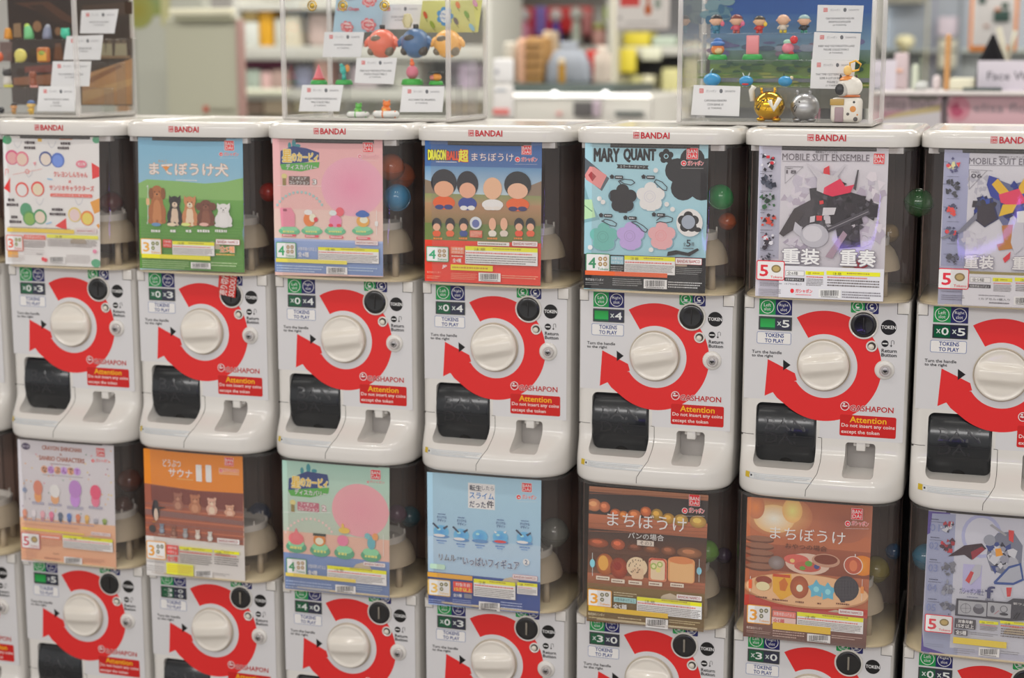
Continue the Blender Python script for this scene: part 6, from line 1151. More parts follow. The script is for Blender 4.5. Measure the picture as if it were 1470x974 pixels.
def slime(acc):
    def f(t, h):
        part(t, 'body', (56, 150, 205), lambda b: b.ball((0, 0, h*.36), h*.5, 1.05, 1, .78), .12)
        if acc == 1: part(t, 'plume', (170, 205, 215), lambda b: b.tube([(-h*.1, 0, h*.72), (-h*.05, 0, h*.9), (h*.05, 0, h*1.0)], [h*.05, h*.04, h*.01], 8))
        if acc == 2: part(t, 'horn', (225, 225, 220), lambda b: b.tube([(-h*.15, 0, h*.68), (-h*.28, 0, h*.98)], [h*.06, h*.01], 8)); part(t, 'horn', (225, 225, 220), lambda b: b.tube([(h*.15, 0, h*.68), (h*.25, 0, h*.98)], [h*.06, h*.01], 8)); part(t, 'bow', (205, 50, 50), lambda b: b.ball((0, -h*.42, h*.14), h*.2, 1.3, .5, .4))
        if acc == 3: part(t, 'horn', (40, 44, 50), lambda b: b.tube([(-h*.08, 0, h*.68), (-h*.12, 0, h*.98)], [h*.05, h*.01], 8)); part(t, 'wing', (225, 210, 170), lambda b: b.ball((h*.45, 0, h*.6), h*.14))
    return f
toy('blue_blob_figurine', 1022, 99, 124, .17, 'glossy blue blob figurine with a curled plume', slime(1), 'glossy blue blobs on the lowest step', zb=z3)
toy('blue_blob_figurine', 1071, 104, 124, .17, 'glossy blue blob figurine with two white horns and red bow', slime(2), 'glossy blue blobs on the lowest step', zb=z3)
toy('blue_blob_figurine', 1127, 104, 124, .17, 'glossy blue blob figurine with black horns', slime(3), 'glossy blue blobs on the lowest step', zb=z3)
GOLD = mat('gold_chrome', (224, 176, 48), .12, 1.0); SILV = mat('silver_satin', (176, 176, 178), .32, .9)
def bank(m, arm):
    def f(t, h):
        r = h*.46
        b = B(); b.ball((0, 0, h*.49), r, 1.04, 1.0, .98, 30); obj('body', b, m, t)
        for sx in (-1, 1): b = B(); b.ball((sx*r*.5, -r*.1, h*.07), h*.12, 1.3, 1.2, .6, 14); obj('foot', b, m, t)
        for sx in (-.55, .35): b = B(); b.lathe([(h*.05, h*.84), (h*.035, h*.93), (h*.055, h*.97), (h*.04, h*1.03), (0.0001, h*1.04)], (sx*r, 0, 0), n=14); obj('horn', b, m, t)
        if arm: part(t, 'v_reflection', (226, 222, 212), lambda b: (b.tube([(r*.15, -r*.98, h*.66), (r*.42, -r*.98, h*.38), (r*.80, -r*.75, h*.72)], h*.075, 10),)); part(t, 'raised_arm', (228, 224, 214), lambda b: b.tube([(-r*1.1, -r*.1, h*.62), (-r*1.2, -r*.1, h*.95), (-r*1.05, -r*.1, h*1.08)], h*.09, 10))  # the white V tube models a reflection on the gold ball
        part(t, 'face_lines', (40, 36, 30), lambda b: (b.tube([(-r*.8, -r*.62, h*.5), (-r*.62, -r*.80, h*.34), (-r*.45, -r*.92, h*.52)], h*.012, 6), b.tube([(-r*.75, -r*.70, h*.45), (-r*.55, -r*.86, h*.56)], h*.012, 6), b.ball((-r*.30, -r*.92, h*.66), h*.03, n=8)))
    return f
toy('coin_bank', 1104, 119, 166, .135, 'shiny gold round coin bank with a white V-shaped reflection modelled on it', bank(GOLD, True), 'round metallic coin banks', 'coin bank', zb=ZB)
toy('coin_bank', 1155, 122, 166, .135, 'satin silver round coin bank', bank(SILV, False), 'round metallic coin banks', 'coin bank', zb=ZB)
def cathouse(t, h):
    w_ = h*.24
    part(t, 'house', (228, 222, 212), lambda b: b.rbox(-w_, w_, -w_*.8, w_*.8, 0, h*.40, h*.07))
    part(t, 'doorway', (160, 135, 142), lambda b: (b.rbox(-w_*.72, -w_*.12, -w_*.86, -w_*.7, 0.001, h*.25, h*.03),)); part(t, 'sign', (180, 146, 70), lambda b: b.rbox(-w_*1.02, -w_*.1, -w_*.92, -w_*.72, h*.28, h*.38, h*.01))
    for x, z, r, c in ((.45, .22, .05, (215, 140, 60)), (.15, .14, .025, (90, 84, 80)), (.62, .06, .036, (80, 74, 72)), (.5, .33, .02, (50, 50, 50)), (.72, .13, .014, (215, 140, 60))): part(t, 'spot', c, lambda b: b.ball((x*w_*1.1, -w_*.8, z*h), r*h, 1, .15, 1, 12))
    part(t, 'head', (230, 225, 216), lambda b: b.ball((w_*.18, 0, h*.57), h*.19, 1.05, 1, .92, 20)); part(t, 'muzzle', (190, 186, 180), lambda b: b.ball((-w_*.28, -w_*.5, h*.53), h*.115, 1, .8, 1.0, 16)); part(t, 'nose_disc', (34, 34, 36), lambda b: b.ball((-w_*.42, -w_*.78, h*.53), h*.085, .9, .5, 1.1, 16))
    part(t, 'cap', (225, 140, 60), lambda b: b.ball((w_*.05, 0, h*.66), h*.15, 1, 1, .6, lo=.1)); part(t, 'ear', (60, 46, 40), lambda b: b.tube([(-w_*.4, 0, h*.68), (-w_*.5, 0, h*.77)], [h*.04, h*.008], 8)); part(t, 'ear', (60, 46, 40), lambda b: b.tube([(w_*.55, 0, h*.68), (w_*.6, 0, h*.77)], [h*.04, h*.008], 8))
    part(t, 'collar', (205, 110, 50), lambda b: b.tube([(w_*.18+h*.15*math.cos(2*math.pi*k/16), h*.13*math.sin(2*math.pi*k/16), h*.425) for k in range(16)], h*.018, 6, True))
    part(t, 'knob', (240, 200, 120), lambda b: b.ball((0, -w_*.1, h*.83), h*.07, 1, 1, 1.2)); part(t, 'cord_loop', (240, 180, 40), lambda b: b.tube([(w_*.15, 0, h*.85), (w_*.1, 0, h*.95), (w_*.5, 0, h*.99), (w_*.85, 0, h*.93), (w_*.7, 0, h*.84), (w_*.3, 0, h*.82)], h*.017, 8, True))
toy('cat_house_figure', 1215, 78, 168, .125, 'white spotted house figure with a big nosed head and yellow loop', cathouse, None, zb=ZB)
# ---------------------------------------------------------------- the shop behind
def P5(px, py, Y): return at(px, py, Y)
def bgbox(name, px0, py0, px1, py1, Y, d, rgb, label, cat, group=None, r=0.01, floor=False, rough=.5, zb=None, noise=0.0):
    a = at(px0, py1, Y); c = at(px1, py0, Y); z0 = -1.0 if floor else (zb if zb is not None else at((px0+px1)/2, py1, Y).z); z1 = at((px0+px1)/2, py0, Y).z
    cx, cy = (a.x+c.x)/2, Y+d/2; b = B(); b.rbox(a.x-cx, c.x-cx, -d/2, d/2, 0, z1-z0, r)
    o = obj(name, b, mat('bg_%d_%d_%d' % rgb, rgb, rough, noise=noise, nscale=12), None, (cx, cy, z0)); tag(o, label, cat, group); return o
# added dark board that keeps light out of the gaps between machines
b = B(); b.box(-1.36, 1.06, 0.332, 0.340, -1.0, 0.372); tag(obj('gap_light_blocker', b, mat('blocker_dark', (50, 46, 44), .7)), 'added dark board behind the machines, blocking light through the gaps', 'board')
# left: board stand
def child(o, nm, px0, py0, px1, py1, Y, d, rgb, dy=0.0, r=.004):
    a = at(px0, py1, Y); c = at(px1, py0, Y); b = B(); b.rbox(a.x, c.x, Y+dy-d, Y+dy, a.z, c.z, r)
    e = obj(nm, b, mat('bg_%d_%d_%d' % rgb, rgb, .5)); e.parent = o; e.location = -o.location; return e
o = bgbox('display_board', 240, 26, 342, 168, 2.6, .05, (178, 178, 158), 'large plain beige board standing behind the left machines', 'board', floor=True)
child(o, 'top_light_strip', 250, 12, 338, 22, 2.6, .04, (235, 232, 205), -.001); child(o, 'pink_edge', 343, 28, 348, 168, 2.6, .03, (176, 142, 134), .02); child(o, 'head_rail', 255, 22, 338, 30, 2.6, .03, (165, 165, 140), .0)
child(o, 'red_logo_dot', 293, 152, 300, 161, 2.6, .01, (190, 90, 70)); child(o, 'small_grey_print', 304, 154, 336, 159, 2.6, .01, (160, 158, 140))
a = at(222, 60, 2.9); b = B(); b.rgb(150, 150, 90)
b.rbox(-.24, .24, -.03, .03, -a.z-1.0, .4, .02); o = tag(obj('tall_poster_panel', b, mat('bg_panel_grey', (182, 184, 172), .5), None, a), 'tall pale grey panel with a green and yellow picture, behind the left case', 'panel')
b = B(); p = Print(surf=lambda x, z: -0.032)
p.rect(-.10, .30, .05, .10, (130, 160, 140), (140, 150, 80)); p.ell(-.05, .12, .07, .07, (150, 142, 60), (150, 156, 90)); p.rect(.05, .30, .09, .06, (190, 188, 140)); p.ell(-.12, .02, .045, .06, (180, 148, 118)); p.ell(-.13, -.04, .02, .03, (140, 110, 80)); p.ell(-.13, -.26, .03, .05, (180, 130, 84)); p.ell(-.13, -.31, .02, .015, (100, 80, 66)); p.ell(-.12, -.36, .03, .02, (120, 160, 190))
p.finish('panel_picture', PRINT, o)['kind'] = 'stuff'
# shelving units
STEEL = (200, 200, 192)
def unit(pxa, pxb, Y, d, rows, label, back=(206, 206, 198)):
    xa, xb = at(pxa, 100, Y).x, at(pxb, 100, Y).x; t = thing('shelving_unit', ((xa+xb)/2, Y+d/2, -1.0), label, 'shelves'); h = (xb-xa)/2
    m = mat('shelf_metal', STEEL, .4)
    for sx in (-1, 1): b = B(); b.rbox(sx*h-.015, sx*h+.015, -d/2, d/2, 0, 2.35, .004); obj('upright', b, m, t)
    b = B(); b.box(-h, h, d/2-.02, d/2, 0, 2.35); obj('back_panel', b, mat('shelf_back_%d' % back[0], back, .6), t)
    zs = []
    for py, th in rows+[(300, .03), (480, .03)]:
        z = at((pxa+pxb)/2, py, Y).z; zs.append(z); b = B(); b.rbox(-h+.015, h-.015, -d/2, d/2-.02, z+1.0-th, z+1.0, .004); obj('shelf_board', b, m, t)
    return zs
zs = unit(340, 700, 3.8, .45, [(66, .06), (128, .05), (4, .03)], 'pale metal shelving unit behind the middle display case')
SG = 'goods on the shelves behind the middle case'
for px0, py0, px1, py1, c, lb in ((372, 10, 390, 65, (222, 166, 40), 'tall amber yellow box on the shelf left of the middle case'), (348, 10, 368, 30, (205, 180, 120), 'tan and brown box top on the left shelf'), (348, 31, 370, 65, (214, 218, 212), 'white box on the shelf beside the amber box'),
    (394, 26, 404, 65, (206, 208, 196), 'slim white packet on the shelf, right of the amber box'), (406, 22, 428, 65, (222, 214, 190), 'cream packet with yellow stripe, seen through the middle case edge'),
    (352, 100, 372, 128, (176, 190, 178), 'grey green clear tub on the lower left shelf'), (374, 103, 388, 128, (222, 186, 184), 'pink tub on the lower left shelf'), (389, 100, 412, 128, (186, 160, 152), 'brownish pink tub on the lower left shelf'), (350, 87, 412, 98, (90, 30, 60), 'dark magenta bundle under the upper shelf')):
    bgbox('shelf_box', px0, py0, px1, py1, 3.82, .2, c, lb, 'box', SG, zb=zs[0] if py1 == 65 else zs[1] if py1 == 128 else None)
bgbox('shelf_light_strip', 350, 128, 412, 137, 3.78, .02, (232, 234, 212), 'pale strip along the edge of the lower left shelf', 'strip', SG)
bgbox('storage_bin', 352, 145, 376, 165, 3.82, .2, (150, 130, 116), 'brown storage bin under the lower left shelf', 'bin', SG)
bgbox('storage_bin', 378, 143, 410, 165, 3.82, .2, (196, 180, 156), 'beige storage bin under the lower left shelf', 'bin', SG)
for px0, py0, px1, py1, c, lb in ((440, 20, 470, 66, (205, 182, 176), 'dusty pink bag behind the middle case'), (450, 78, 470, 127, (226, 176, 160), 'peach bundle behind the middle case'), (420, 95, 446, 127, (150, 156, 190), 'lavender bundle behind the middle case'),
    (500, 92, 540, 127, (206, 190, 200), 'pale lilac pack behind the middle case'), (560, 85, 600, 127, (200, 200, 190), 'pale grey pack behind the middle case'), (655, 90, 690, 127, (196, 176, 200), 'mauve pack behind the right part of the middle case'), (418, 132, 470, 165, (196, 186, 150), 'straw basket behind the middle case'), (640, 135, 690, 165, (206, 190, 160), 'sand coloured bin behind the middle case')):
    bgbox('soft_pack', px0, py0, px1, py1, 3.84, .22, c, lb, 'pack', SG, r=.03, zb=zs[0] if py1 == 66 else zs[1] if py1 == 127 else None)
# centre: far wall display with red patterned cloth
zs = unit(700, 885, 4.9, .5, [(66, .05), (-90, .05), (124, .05)], 'white wall shelving in the far centre', (208, 208, 202))
CG = 'display in the far centre'
bgbox('red_cloth_display', 714, 10, 850, 62, 5.1, .04, (214, 44, 46), 'red and white patterned cloth hung at the back of the far shelf', 'cloth', None, zb=zs[0])
b = B()
bgbox('patterned_panel', 716, 14, 738, 62, 5.02, .03, (212, 140, 140), 'pink checked panel left of the red cloth', 'panel', None, zb=zs[0]); bgbox('patterned_panel', 830, 14, 848, 50, 5.02, .03, (214, 140, 140), 'pink checked panel right of the red cloth', 'panel', None)
def statue(px, py0, py1, Y, c1, c2, lb, wpx=14):
    p = at(px, py1, Y); h = at(px, py0, Y).z-p.z; w_ = wpx*(Y-CY)/FPX/2
    t = thing('small_statue', p, lb, 'statue', 'statues before the red cloth'); b = B(); b.lathe([(w_, 0), (w_*1.02, h*.1), (w_*.8, h*.45), (w_*.5, h*.62)], n=16); obj('robe', b, tm(c1), t)
    b = B(); b.ball((0, 0, h*.80), h*.2, n=14); obj('head', b, tm(c2), t)
statue(752, 12, 62, 4.95, (230, 150, 180), (230, 225, 228), 'white headed pink statue, leftmost before the red cloth', 24); statue(798, 12, 62, 4.95, (70, 70, 170), (226, 214, 214), 'blue and white statue before the red cloth', 16); statue(827, 10, 62, 4.95, (196, 204, 190), (206, 206, 200), 'pale grey statue, right before the red cloth', 16)
bgbox('purple_sign', 767, 9, 783, 52, 4.93, .03, (140, 120, 200), 'narrow purple sign between the far statues', 'sign')
bgbox('green_box', 706, 44, 714, 62, 4.9, .1, (90, 160, 50), 'small green box left of the red cloth', 'box', CG); bgbox('lime_box', 866, 9, 874, 30, 4.9, .1, (170, 196, 60), 'small lime green box at the far right shelf', 'box', CG)
bgbox('dark_hat', 790, 45, 815, 62, 4.95, .15, (56, 34, 44), 'dark round hat below the blue statue', 'hat', CG, r=.04, zb=zs[0]); bgbox('dark_hat', 818, 53, 848, 62, 4.95, .15, (64, 44, 44), 'dark flat hat below the grey statue', 'hat', CG, r=.03, zb=zs[0])
bgbox('pale_pack', 849, 42, 868, 62, 4.95, .15, (222, 170, 160), 'pink pack at the right of the far shelf', 'pack', CG, r=.02, zb=zs[0]); bgbox('pale_pack', 850, 33, 867, 41.8, 4.96, .15, (196, 200, 120), 'olive green pack on top of the pink one', 'pack', CG, r=.02)
# nearer counter with bags
Yc = 3.0
t = thing('display_counter', at(820, 122, Yc+.3), 'white counter with a dark top and a bright strip, behind the machines', 'counter')
xa, xb = at(738, 122, Yc).x, at(935, 122, Yc).x; z = at(830, 121, Yc).z; L0 = t.location
def cp(nm, x0, x1, y0, y1, z0, z1, m, r=.004): b = B(); b.rbox(x0-L0.x, x1-L0.x, y0-L0.y, y1-L0.y, z0-L0.z, z1-L0.z, r); return obj(nm, b, m, t)
cp('counter_top', xa-.02, at(880, 122, Yc).x, Yc, Yc+.7, z-.035, z, mat('counter_dark', (84, 96, 92), .3))
LEDM = mat('led_strip', (255, 252, 246), .5, emit=1.7); cp('led_strip', xa, xb, Yc-.02, Yc, at(830, 140, Yc).z, at(830, 134, Yc).z, LEDM)
cp('counter_front', xa, xb, Yc+.01, Yc+.04, -1.0, at(830, 142, Yc).z, mat('counter_white', (216, 214, 206), .4)); cp('counter_side', xb-.03, xb, Yc+.02, Yc+.68, -1.0, z-.04, MATS['counter_white'])
child(t, 'grey_socket_panel', 825, 146, 852, 167, Yc, .02, (104, 102, 102)); child(t, 'mauve_leg', 853, 144, 863, 167, Yc, .03, (196, 180, 192)); child(t, 'front_slot', 884, 160, 925, 166, Yc, .02, (100, 108, 106))
child(t, 'pink_dot', 799, 160, 807, 166, Yc, .01, (232, 170, 165))
for px in (796, 869):
    p = at(px, 135, Yc-.04); b = B(); b.ball((0, 0, 0), .012, n=14); o = obj('spot_lamp', b, mat('lamp_glow', (255, 253, 250), .5, emit=3.2), None, p); tag(o, 'small bright round lamp on the counter strip, '+('left' if px < 800 else 'right')+' of two', 'lamp', 'round lamps on the counter')
BGp = 'goods on the counter'
def bag(px0, py0, px1, py1, Y, c, lb, pin=.6, name='gift_bag'):
    a = at((px0+px1)/2, py1, Y); w_ = (at(px1, py1, Y).x-at(px0, py1, Y).x)/2; h = at((px0+px1)/2, py0, Y).z-z
    b = B(); rings = []
    for k, (f, zz) in enumerate(((1, 0), (1.02, .1), (.95, .45), (pin*1.1, .75), (pin*.5, .86), (pin*.75, 1.0))): rings.append([(x, y, zz*h) for x, y in rrect(w_*f, w_*f*.5, w_*f*.25, 3)])
    b.loft(rings); o = obj(name, b, mat('bag_%d_%d_%d' % c, c, .6, noise=.12, nscale=14), None, (a.x, Y, z+.001)); tag(o, lb, 'bag', BGp); return o
o = bag(786, 60, 848, 120, Yc+.3, (150, 156, 166), 'blue grey gift bag tied at the top on the counter')
child(o, 'gold_tag', 802, 86, 812, 119, Yc+.18, .01, (190, 140, 30)); child(o, 'white_button', 802, 84, 811, 92, Yc+.165, .01, (235, 215, 180))
zc = z
def cbox(px0, py0, px1, c, lb, Y=Yc+.25, name='stacked_box', cat='box', d=.16): return bgbox(name, px0, py0, px1, 120, Y, d, c, lb, cat, BGp, zb=zc+.001)
o = cbox(754, 53, 778, (182, 140, 84), 'tan ribbed wooden box standing on the counter')
for py in (62, 76, 90, 104): child(o, 'rib', 754, py, 778, py+5, Yc+.25, .01, (150, 112, 64))
cbox(742, 55, 754, (224, 178, 148), 'peach box left of the tan ribbed box'); cbox(778, 44, 787, (200, 180, 150), 'beige slim box right of the tan ribbed box', Y=Yc+.35); cbox(722, 60, 738, (206, 202, 188), 'pale grey box at the left end of the counter', Y=Yc+.3)
cbox(840, 72, 853, (200, 46, 38), 'red box right of the blue grey bag', Y=Yc+.35); bag(853, 66, 876, 120, Yc+.3, (214, 200, 186), 'cream and pink paper bag at the right end of the counter', .9)
# cards left of the counter
o = bgbox('price_sign', 707, 84, 736, 119, 2.4, .02, (238, 238, 238), 'white sign card right of the middle case, upper', 'sign', 'white sign cards'); child(o, 'grey_word', 711, 100, 716, 106, 2.4, .004, (170, 172, 180))
o = bgbox('price_sign', 707, 121, 736, 170, 2.4, .02, (232, 230, 228), 'white sign card right of the middle case, lower, with red mark', 'sign', 'white sign cards'); child(o, 'red_mark', 708, 156, 731, 165, 2.4, .004, (226, 130, 125)); child(o, 'grey_lines', 712, 128, 727, 131, 2.4, .004, (180, 190, 200))
b = B(); a = at(722, 170, 2.42); b.rbox(a.x-.012, a.x+.012, 2.421, 2.445, -1.0, at(722, 119, 2.42).z, .003); tag(obj('sign_post', b, mat('post_grey', (206, 204, 198), .4)), 'pale post carrying the two white sign cards', 'post')
# right of the counter: hanging sign, yellow goods
o = bgbox('hanging_sign', 883, -30, 960, 43, 3.0, .03, (206, 200, 196), 'white hanging sign with a red label and an orange bottle picture', 'sign')
a_ = at(921, 6, 2.99); p = Print(surf=lambda x, z: 0.0)
def q5(px, py): e = at(px, py, 2.995); return e.x-o.location.x, e.z-o.location.z
x0, z1_ = q5(887, -28); x1, z0_ = q5(955, 37); p.rect(x0, z1_, x1, z0_, (214, 210, 206))
x0, z1_ = q5(890, -6); x1, z0_ = q5(918, 9); p.rect(x0, z1_, x1, z0_, (200, 70, 66)); c0 = q5(930, 14); p.ell(c0[0], c0[1], .014, .020, (180, 90, 40)); p.ell(c0[0], c0[1]+.035, .006, .03, (180, 90, 40)); c0 = q5(944, 5); p.ell(c0[0], c0[1], .012, .02, (140, 150, 140)); c0 = q5(890, 26); p.ell(c0[0], c0[1], .006, .006, (130, 128, 126))
x0, z1_ = q5(898, 30); x1, z0_ = q5(948, 34); p.micro(x0, z1_, x1, z0_, 1, (150, 146, 144), 3); e = p.finish('sign_print', PRINT, o); e.location = (0, -.016-.0+(2.999-(3.0)), 0); 
e.location = (0, -0.0165, 0)
for sx in (-.06, .06): b = B(); b.tube([(sx, 0, at(921, -30, 3.0).z-o.location.z), (sx, 0, CEIL-o.location.z)], .002, 6); obj('hanging_wire', b, mat('wire_grey', (150, 150, 150), .4), o)
zs = unit(875, 1252, 4.4, .45, [(66, .04), (131, .06), (-90, .05)], 'pale shelving unit left of and behind the right display case', (150, 150, 156))
YG = 'yellow and white goods beyond the counter'
for px0, py0, px1, py1, c, lb, zz in ((894, 46, 932, 65, (216, 200, 60), 'yellow folded pack on the upper shelf beyond the counter', zs[0]), (936, 52, 970, 65, (186, 200, 184), 'pale green pack on the upper shelf beyond the counter', zs[0]), (886, 69, 913, 105, (222, 206, 66), 'yellow price card below the upper shelf', None), (920, 68, 949, 87, (222, 224, 200), 'cream price card below the upper shelf', None),
    (885, 108, 901, 130, (200, 196, 160), 'beige box on the lower shelf beyond the counter', zs[1]), (903, 108, 919, 130, (218, 214, 150), 'pale yellow box on the lower shelf beyond the counter', zs[1]), (921, 108, 938, 130, (226, 222, 190), 'cream box on the lower shelf beyond the counter', zs[1]), (949, 98, 976, 130, (212, 208, 150), 'tall pale yellow box on the lower shelf, left of the right case', zs[1]), (980, 60, 1004, 130, (198, 190, 160), 'beige tall box seen through the left side of the right case', zs[1])):
    bgbox('shelf_item', px0, py0, px1, py1, 4.38 if zz is None else 4.42, .02 if zz is None else .18, c, lb, 'box', YG, zb=zz)
bgbox('white_column', 965, 130, 985, 170, 3.6, .1, (206, 200, 184), 'short cream post left of the right display case', 'post', floor=True)
bgbox('tall_column', 875, -60, 886, 170, 4.3, .08, (206, 202, 184), 'tall cream shelf upright beyond the counter', 'post', floor=True)
# right: cosmetics table
Yr = 1.75
xa, xb = at(1256, 130, Yr).x, 1.35
t = thing('cosmetics_table', ((xa+xb)/2, Yr+.2, -1.0), 'white display table with pale pink front panels, right of the right case', 'table'); L0 = t.location; zt = at(1400, 131, Yr).z
def cp2(nm, x0, x1, y0, y1, z0, z1, m, r=.003): b = B(); b.rbox(x0-L0.x, x1-L0.x, y0-L0.y, y1-L0.y, z0-L0.z, z1-L0.z, r); return obj(nm, b, m, t)
PW = mat('table_white', (214, 208, 206), .35); cp2('table_top', xa, xb, Yr-.02, Yr+.42, zt-.012, zt, PW); cp2('table_body', xa+.01, xb-.01, Yr+.03, Yr+.40, -1.0, zt-.012, mat('table_grey', (190, 180, 184), .5))
for k, (p0, p1, c) in enumerate(((1262, 1352, (184, 162, 168)), (1361, 1520, (206, 168, 176)))):
    x0, x1 = at(p0, 150, Yr).x, at(p1, 150, Yr).x; f = cp2('front_picture_panel', x0, x1, Yr, Yr+.028, at(1400, 200, Yr).z, at(1400, 137, Yr).z, mat('pink_panel_%d' % k, c, .5))
    p = Print(surf=lambda x, z: Yr-L0.y-.001)
    Q = lambda px, py: (at(px, py, Yr).x-L0.x, at(px, py, Yr).z-L0.z)
    if k == 0:
        a, c_ = Q(1272, 140), Q(1340, 158); p.text('elisa floral', a[0], a[1], c_[0], c_[1], (140, 130, 132), .0); p.poly([Q(1262, 168), Q(1350, 150), Q(1350, 160), Q(1262, 178)], (186, 170, 130)); p.poly([Q(1262, 160), Q(1300, 158), Q(1262, 172)], (170, 130, 140)); p.poly([Q(1262, 172), Q(1350, 160), Q(1350, 190), Q(1262, 190)], (196, 192, 196))
        for i in range(8): p.ell(*Q(1308+5*i, 140+(i % 3)), .008, .006, (130, 126, 120), n=10)
    else:
        p.ell(*Q(1376, 156), .030, .034, (190, 110, 130), (200, 140, 152)); p.ell(*Q(1374, 158), .016, .018, (176, 84, 110)); p.ell(*Q(1384, 150), .014, .014, (204, 140, 155)); a, c_ = Q(1398, 148), Q(1500, 162); p.text('elisa floral', a[0], a[1], c_[0], c_[1], (150, 140, 146), .0)
    p.finish('panel_print', PRINT, f)
def sign(px0, py0, px1, py1, Y, words, tx, lb):
    a = at(px0, py1, Y); c = at(px1, py0, Y); b = B(); cx_ = (a.x+c.x)/2; b.rbox(a.x-cx_, c.x-cx_, -.003, .003, 0, c.z-zt, .001); b.rbox(a.x-cx_+.01, c.x-cx_-.01, -.02, .02, 0, .003, .001)
    o = obj('table_sign', b, mat('sign_lilac', (204, 198, 208), .4), None, (cx_, Y, zt)); tag(o, lb, 'sign', 'lilac white signs on the cosmetics table'); p = Print(surf=lambda x, z: -.0035)
    a2, c2 = at(tx[0], tx[3], Y), at(tx[2], tx[1], Y); p.text(words, a2.x-cx_, c2.z-zt, c2.x-cx_, a2.z-zt, (84, 82, 92), .0); p.finish('sign_words', PRINT, o)
sign(1402, 87, 1500, 128, Yr+.05, 'Face Wash', (1417, 103, 1500, 115), 'white sign reading Face W, cut off at the right edge'); sign(1210, 86, 1287, 126, Yr+.10, 'Body Wash', (1200, 101, 1267, 111), 'white sign ending in h, beside the right case')
TG = 'things on the cosmetics table'
def tbox(name, px0, py0, px1, c, lb, cat, Y=Yr+.1, d=.04, r=.006, metal=0): return bgbox(name, px0, py0, px1, 128, Y, d, c, lb, cat, TG, r=r, zb=zt+.0005)
tbox('wooden_stick', 1354, 49, 1366, (196, 146, 92), 'tall wooden stick standing on the cosmetics table', 'stick', d=.015, r=.006); tbox('white_tray', 1362, 112, 1400, (214, 212, 190), 'low cream tray beside the wooden stick', 'tray', d=.1)
p = at(1424, 88, Yr+.12); b = B(); b.lathe([(.046, zt-p.z+.0005), (.036, -.0), (.004, .072), (.0001, .074)], n=20); tag(obj('black_cone', b, mat('cone_black', (20, 18, 22), .8, spec=.2), None, p), 'black cone behind the Face sign', 'cone', TG)
b = B(); p = at(1446, 60, Yr+.2); b.tube([(-.025, 0, .04), (0, 0, -.05), (.01, 0, zt-p.z+.001)], .008, 8); b.tube([(.02, 0, .03), (.005, 0, -.05)], .006, 8); tag(obj('pale_brush', b, mat('brush_pale', (190, 186, 168), .5), None, p), 'pale forked brush behind the black cone', 'brush', TG)
o = tbox('small_display', 1282, 76, 1304, (196, 180, 184), 'rose grey packet leaning behind the sign ending in h', 'packet', Y=Yr+.2); child(o, 'peach_spot', 1286, 99, 1296, 104, Yr+.2, .004, (222, 180, 160))
tbox('clear_bottle', 1308, 92, 1318, (196, 204, 186), 'small clear green bottle on the cosmetics table', 'bottle', r=.012); tbox('clear_dish', 1308, 117, 1332, (190, 194, 192), 'low grey dish on the cosmetics table', 'dish', r=.01); tbox('white_bottle', 1338, 108, 1350, (206, 196, 198), 'pinkish white short bottle left of the wooden stick', 'bottle', r=.012)
bgbox('flower_stem', 1319, 82, 1323, 128, Yr+.2, .006, (130, 142, 120), 'thin green stem in the small vase', 'stem', TG, r=.002, zb=zt+.0005)
tbox('green_book', 1382, 126, 1438, (70, 84, 82), 'thin dark green mat under the Face sign', 'mat', Y=Yr-.01, d=.05, r=.0008)
# framed board and windows at the far right
o = bgbox('orange_frame_board', 1390, -60, 1466, 74, 3.4, .03, (224, 136, 52), 'orange framed board with dark green pictures at the upper right', 'sign'); a = o.location
b = B(); x0, x1 = at(1398, 0, 3.4).x, at(1458, 0, 3.4).x; b.rbox(x0-a.x, x1-a.x, -.02, -.014, at(1425, 66, 3.4).z-a.z, at(1425, -55, 3.4).z-a.z, .002); obj('white_inner_sheet', b, mat('sheet_white', (206, 204, 202), .5), o)
for px0, py0, px1, py1, c in ((1426, 15, 1450, 32, (36, 66, 58)), (1405, -12, 1416, 6, (60, 84, 76)), (1438, 4, 1448, 12, (40, 72, 56)), (1428, 12, 1436, 18, (190, 110, 60)), (1412, 35, 1420, 40, (160, 130, 120))): child(o, 'picture_shape', px0, py0, px1, py1, 3.4, .003, c, -.0185)
b = B()
for px in (1395, 1462): p = at(px, -60, 3.42); b = B(); b.tube([(p.x-a.x, 0, p.z-a.z), (p.x-a.x, 0, CEIL-a.z)], .003, 6); obj('hanging_wire', b, MATS['wire_grey'], o)
t = thing('partition_wall', at(1370, 90, 5.2), 'blue grey glazed partition with pale posts in the far right', 'partition'); L0 = t.location
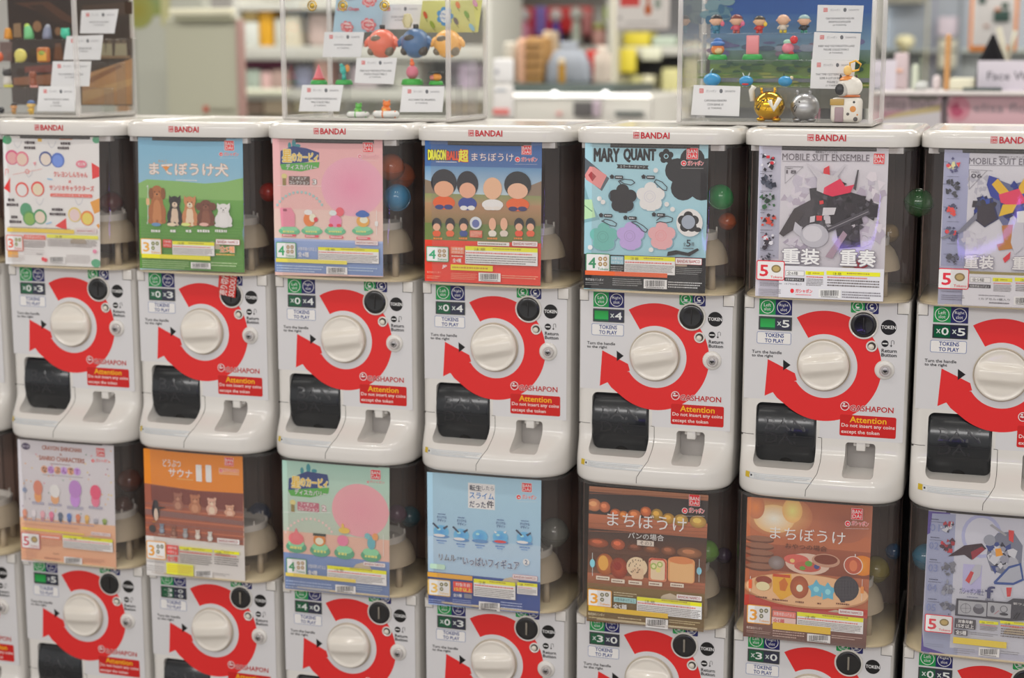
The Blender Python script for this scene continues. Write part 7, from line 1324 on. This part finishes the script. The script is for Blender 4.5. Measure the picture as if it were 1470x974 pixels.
def cp3(nm, px0, py0, px1, py1, Y, d, rgb, emit=0, floor=False):
    a = at(px0, py1, Y); c = at(px1, py0, Y); b = B(); b.rbox(a.x-L0.x, c.x-L0.x, Y-L0.y, Y+d-L0.y, (-1.0 if floor else a.z)-L0.z, c.z-L0.z, .004)
    return obj(nm, b, mat(('lit_' if emit else 'bg_')+'%d_%d_%d' % rgb, rgb, .5, emit=emit), t)
cp3('wall_panel', 1255, -60, 1500, 73, 5.2, .05, (188, 196, 206)); cp3('lower_panel', 1255, 73, 1500, 130, 5.2, .06, (158, 164, 164), floor=True); cp3('sill', 1255, 70, 1500, 76, 5.12, .1, (196, 204, 196))
cp3('lit_window', 1262, 10, 1273, 73, 5.16, .04, (236, 244, 248), .9); cp3('door_header', 1258, -60, 1330, 5, 5.1, .08, (204, 202, 186)); cp3('pale_post', 1326, -60, 1336, 120, 5.0, .06, (226, 222, 196), floor=True); cp3('purple_post', 1339, -60, 1345, 100, 4.9, .05, (146, 132, 170), floor=True); cp3('pink_notice', 1346, 24, 1376, 52, 5.12, .03, (228, 216, 228)); cp3('cream_notice', 1346, 56, 1376, 98, 5.12, .03, (222, 218, 198)); cp3('thin_rail', 1377, -60, 1380, 100, 5.1, .03, (150, 158, 166), floor=True)
o = bgbox('table_lamp', 1284, 50, 1312, 70, 4.6, .12, (228, 222, 180), 'cream lampshade in the far right', 'lamp', r=.03); child(o, 'lamp_stem', 1290, 58, 1294, 70, 4.6, .02, (150, 140, 100))
b = B(); q_ = at(1298, 70, 4.66); b.tube([(q_.x, 4.66, -1.0), (q_.x, 4.66, q_.z)], .015, 8); e = obj('lamp_stand', b, mat('stand_cream', (206, 200, 170), .5)); e.parent = o; e.location = -o.location

# lit things across the aisle, seen only as reflections in the domes and doors
t = thing('neon_tube_light', (0.6, -3.4, -0.1), 'curved violet neon tube across the aisle, mirrored in the clear domes', 'lamp')
b = B(); b.tube([(-.30, 0, -.02), (-.22, 0, -.06), (-.1, 0, -.07), (.05, 0, -.05), (.2, 0, -.02), (.32, 0, .05), (.38, 0, .14)], .018, 8); obj('glass_tube', b, mat('neon_violet', (150, 120, 255), .5, emit=14), t)
b = B(); b.box(-.4, .5, -.06, -.04, -.9, .22); obj('back_board', b, mat('neon_board', (60, 58, 64), .6), t)
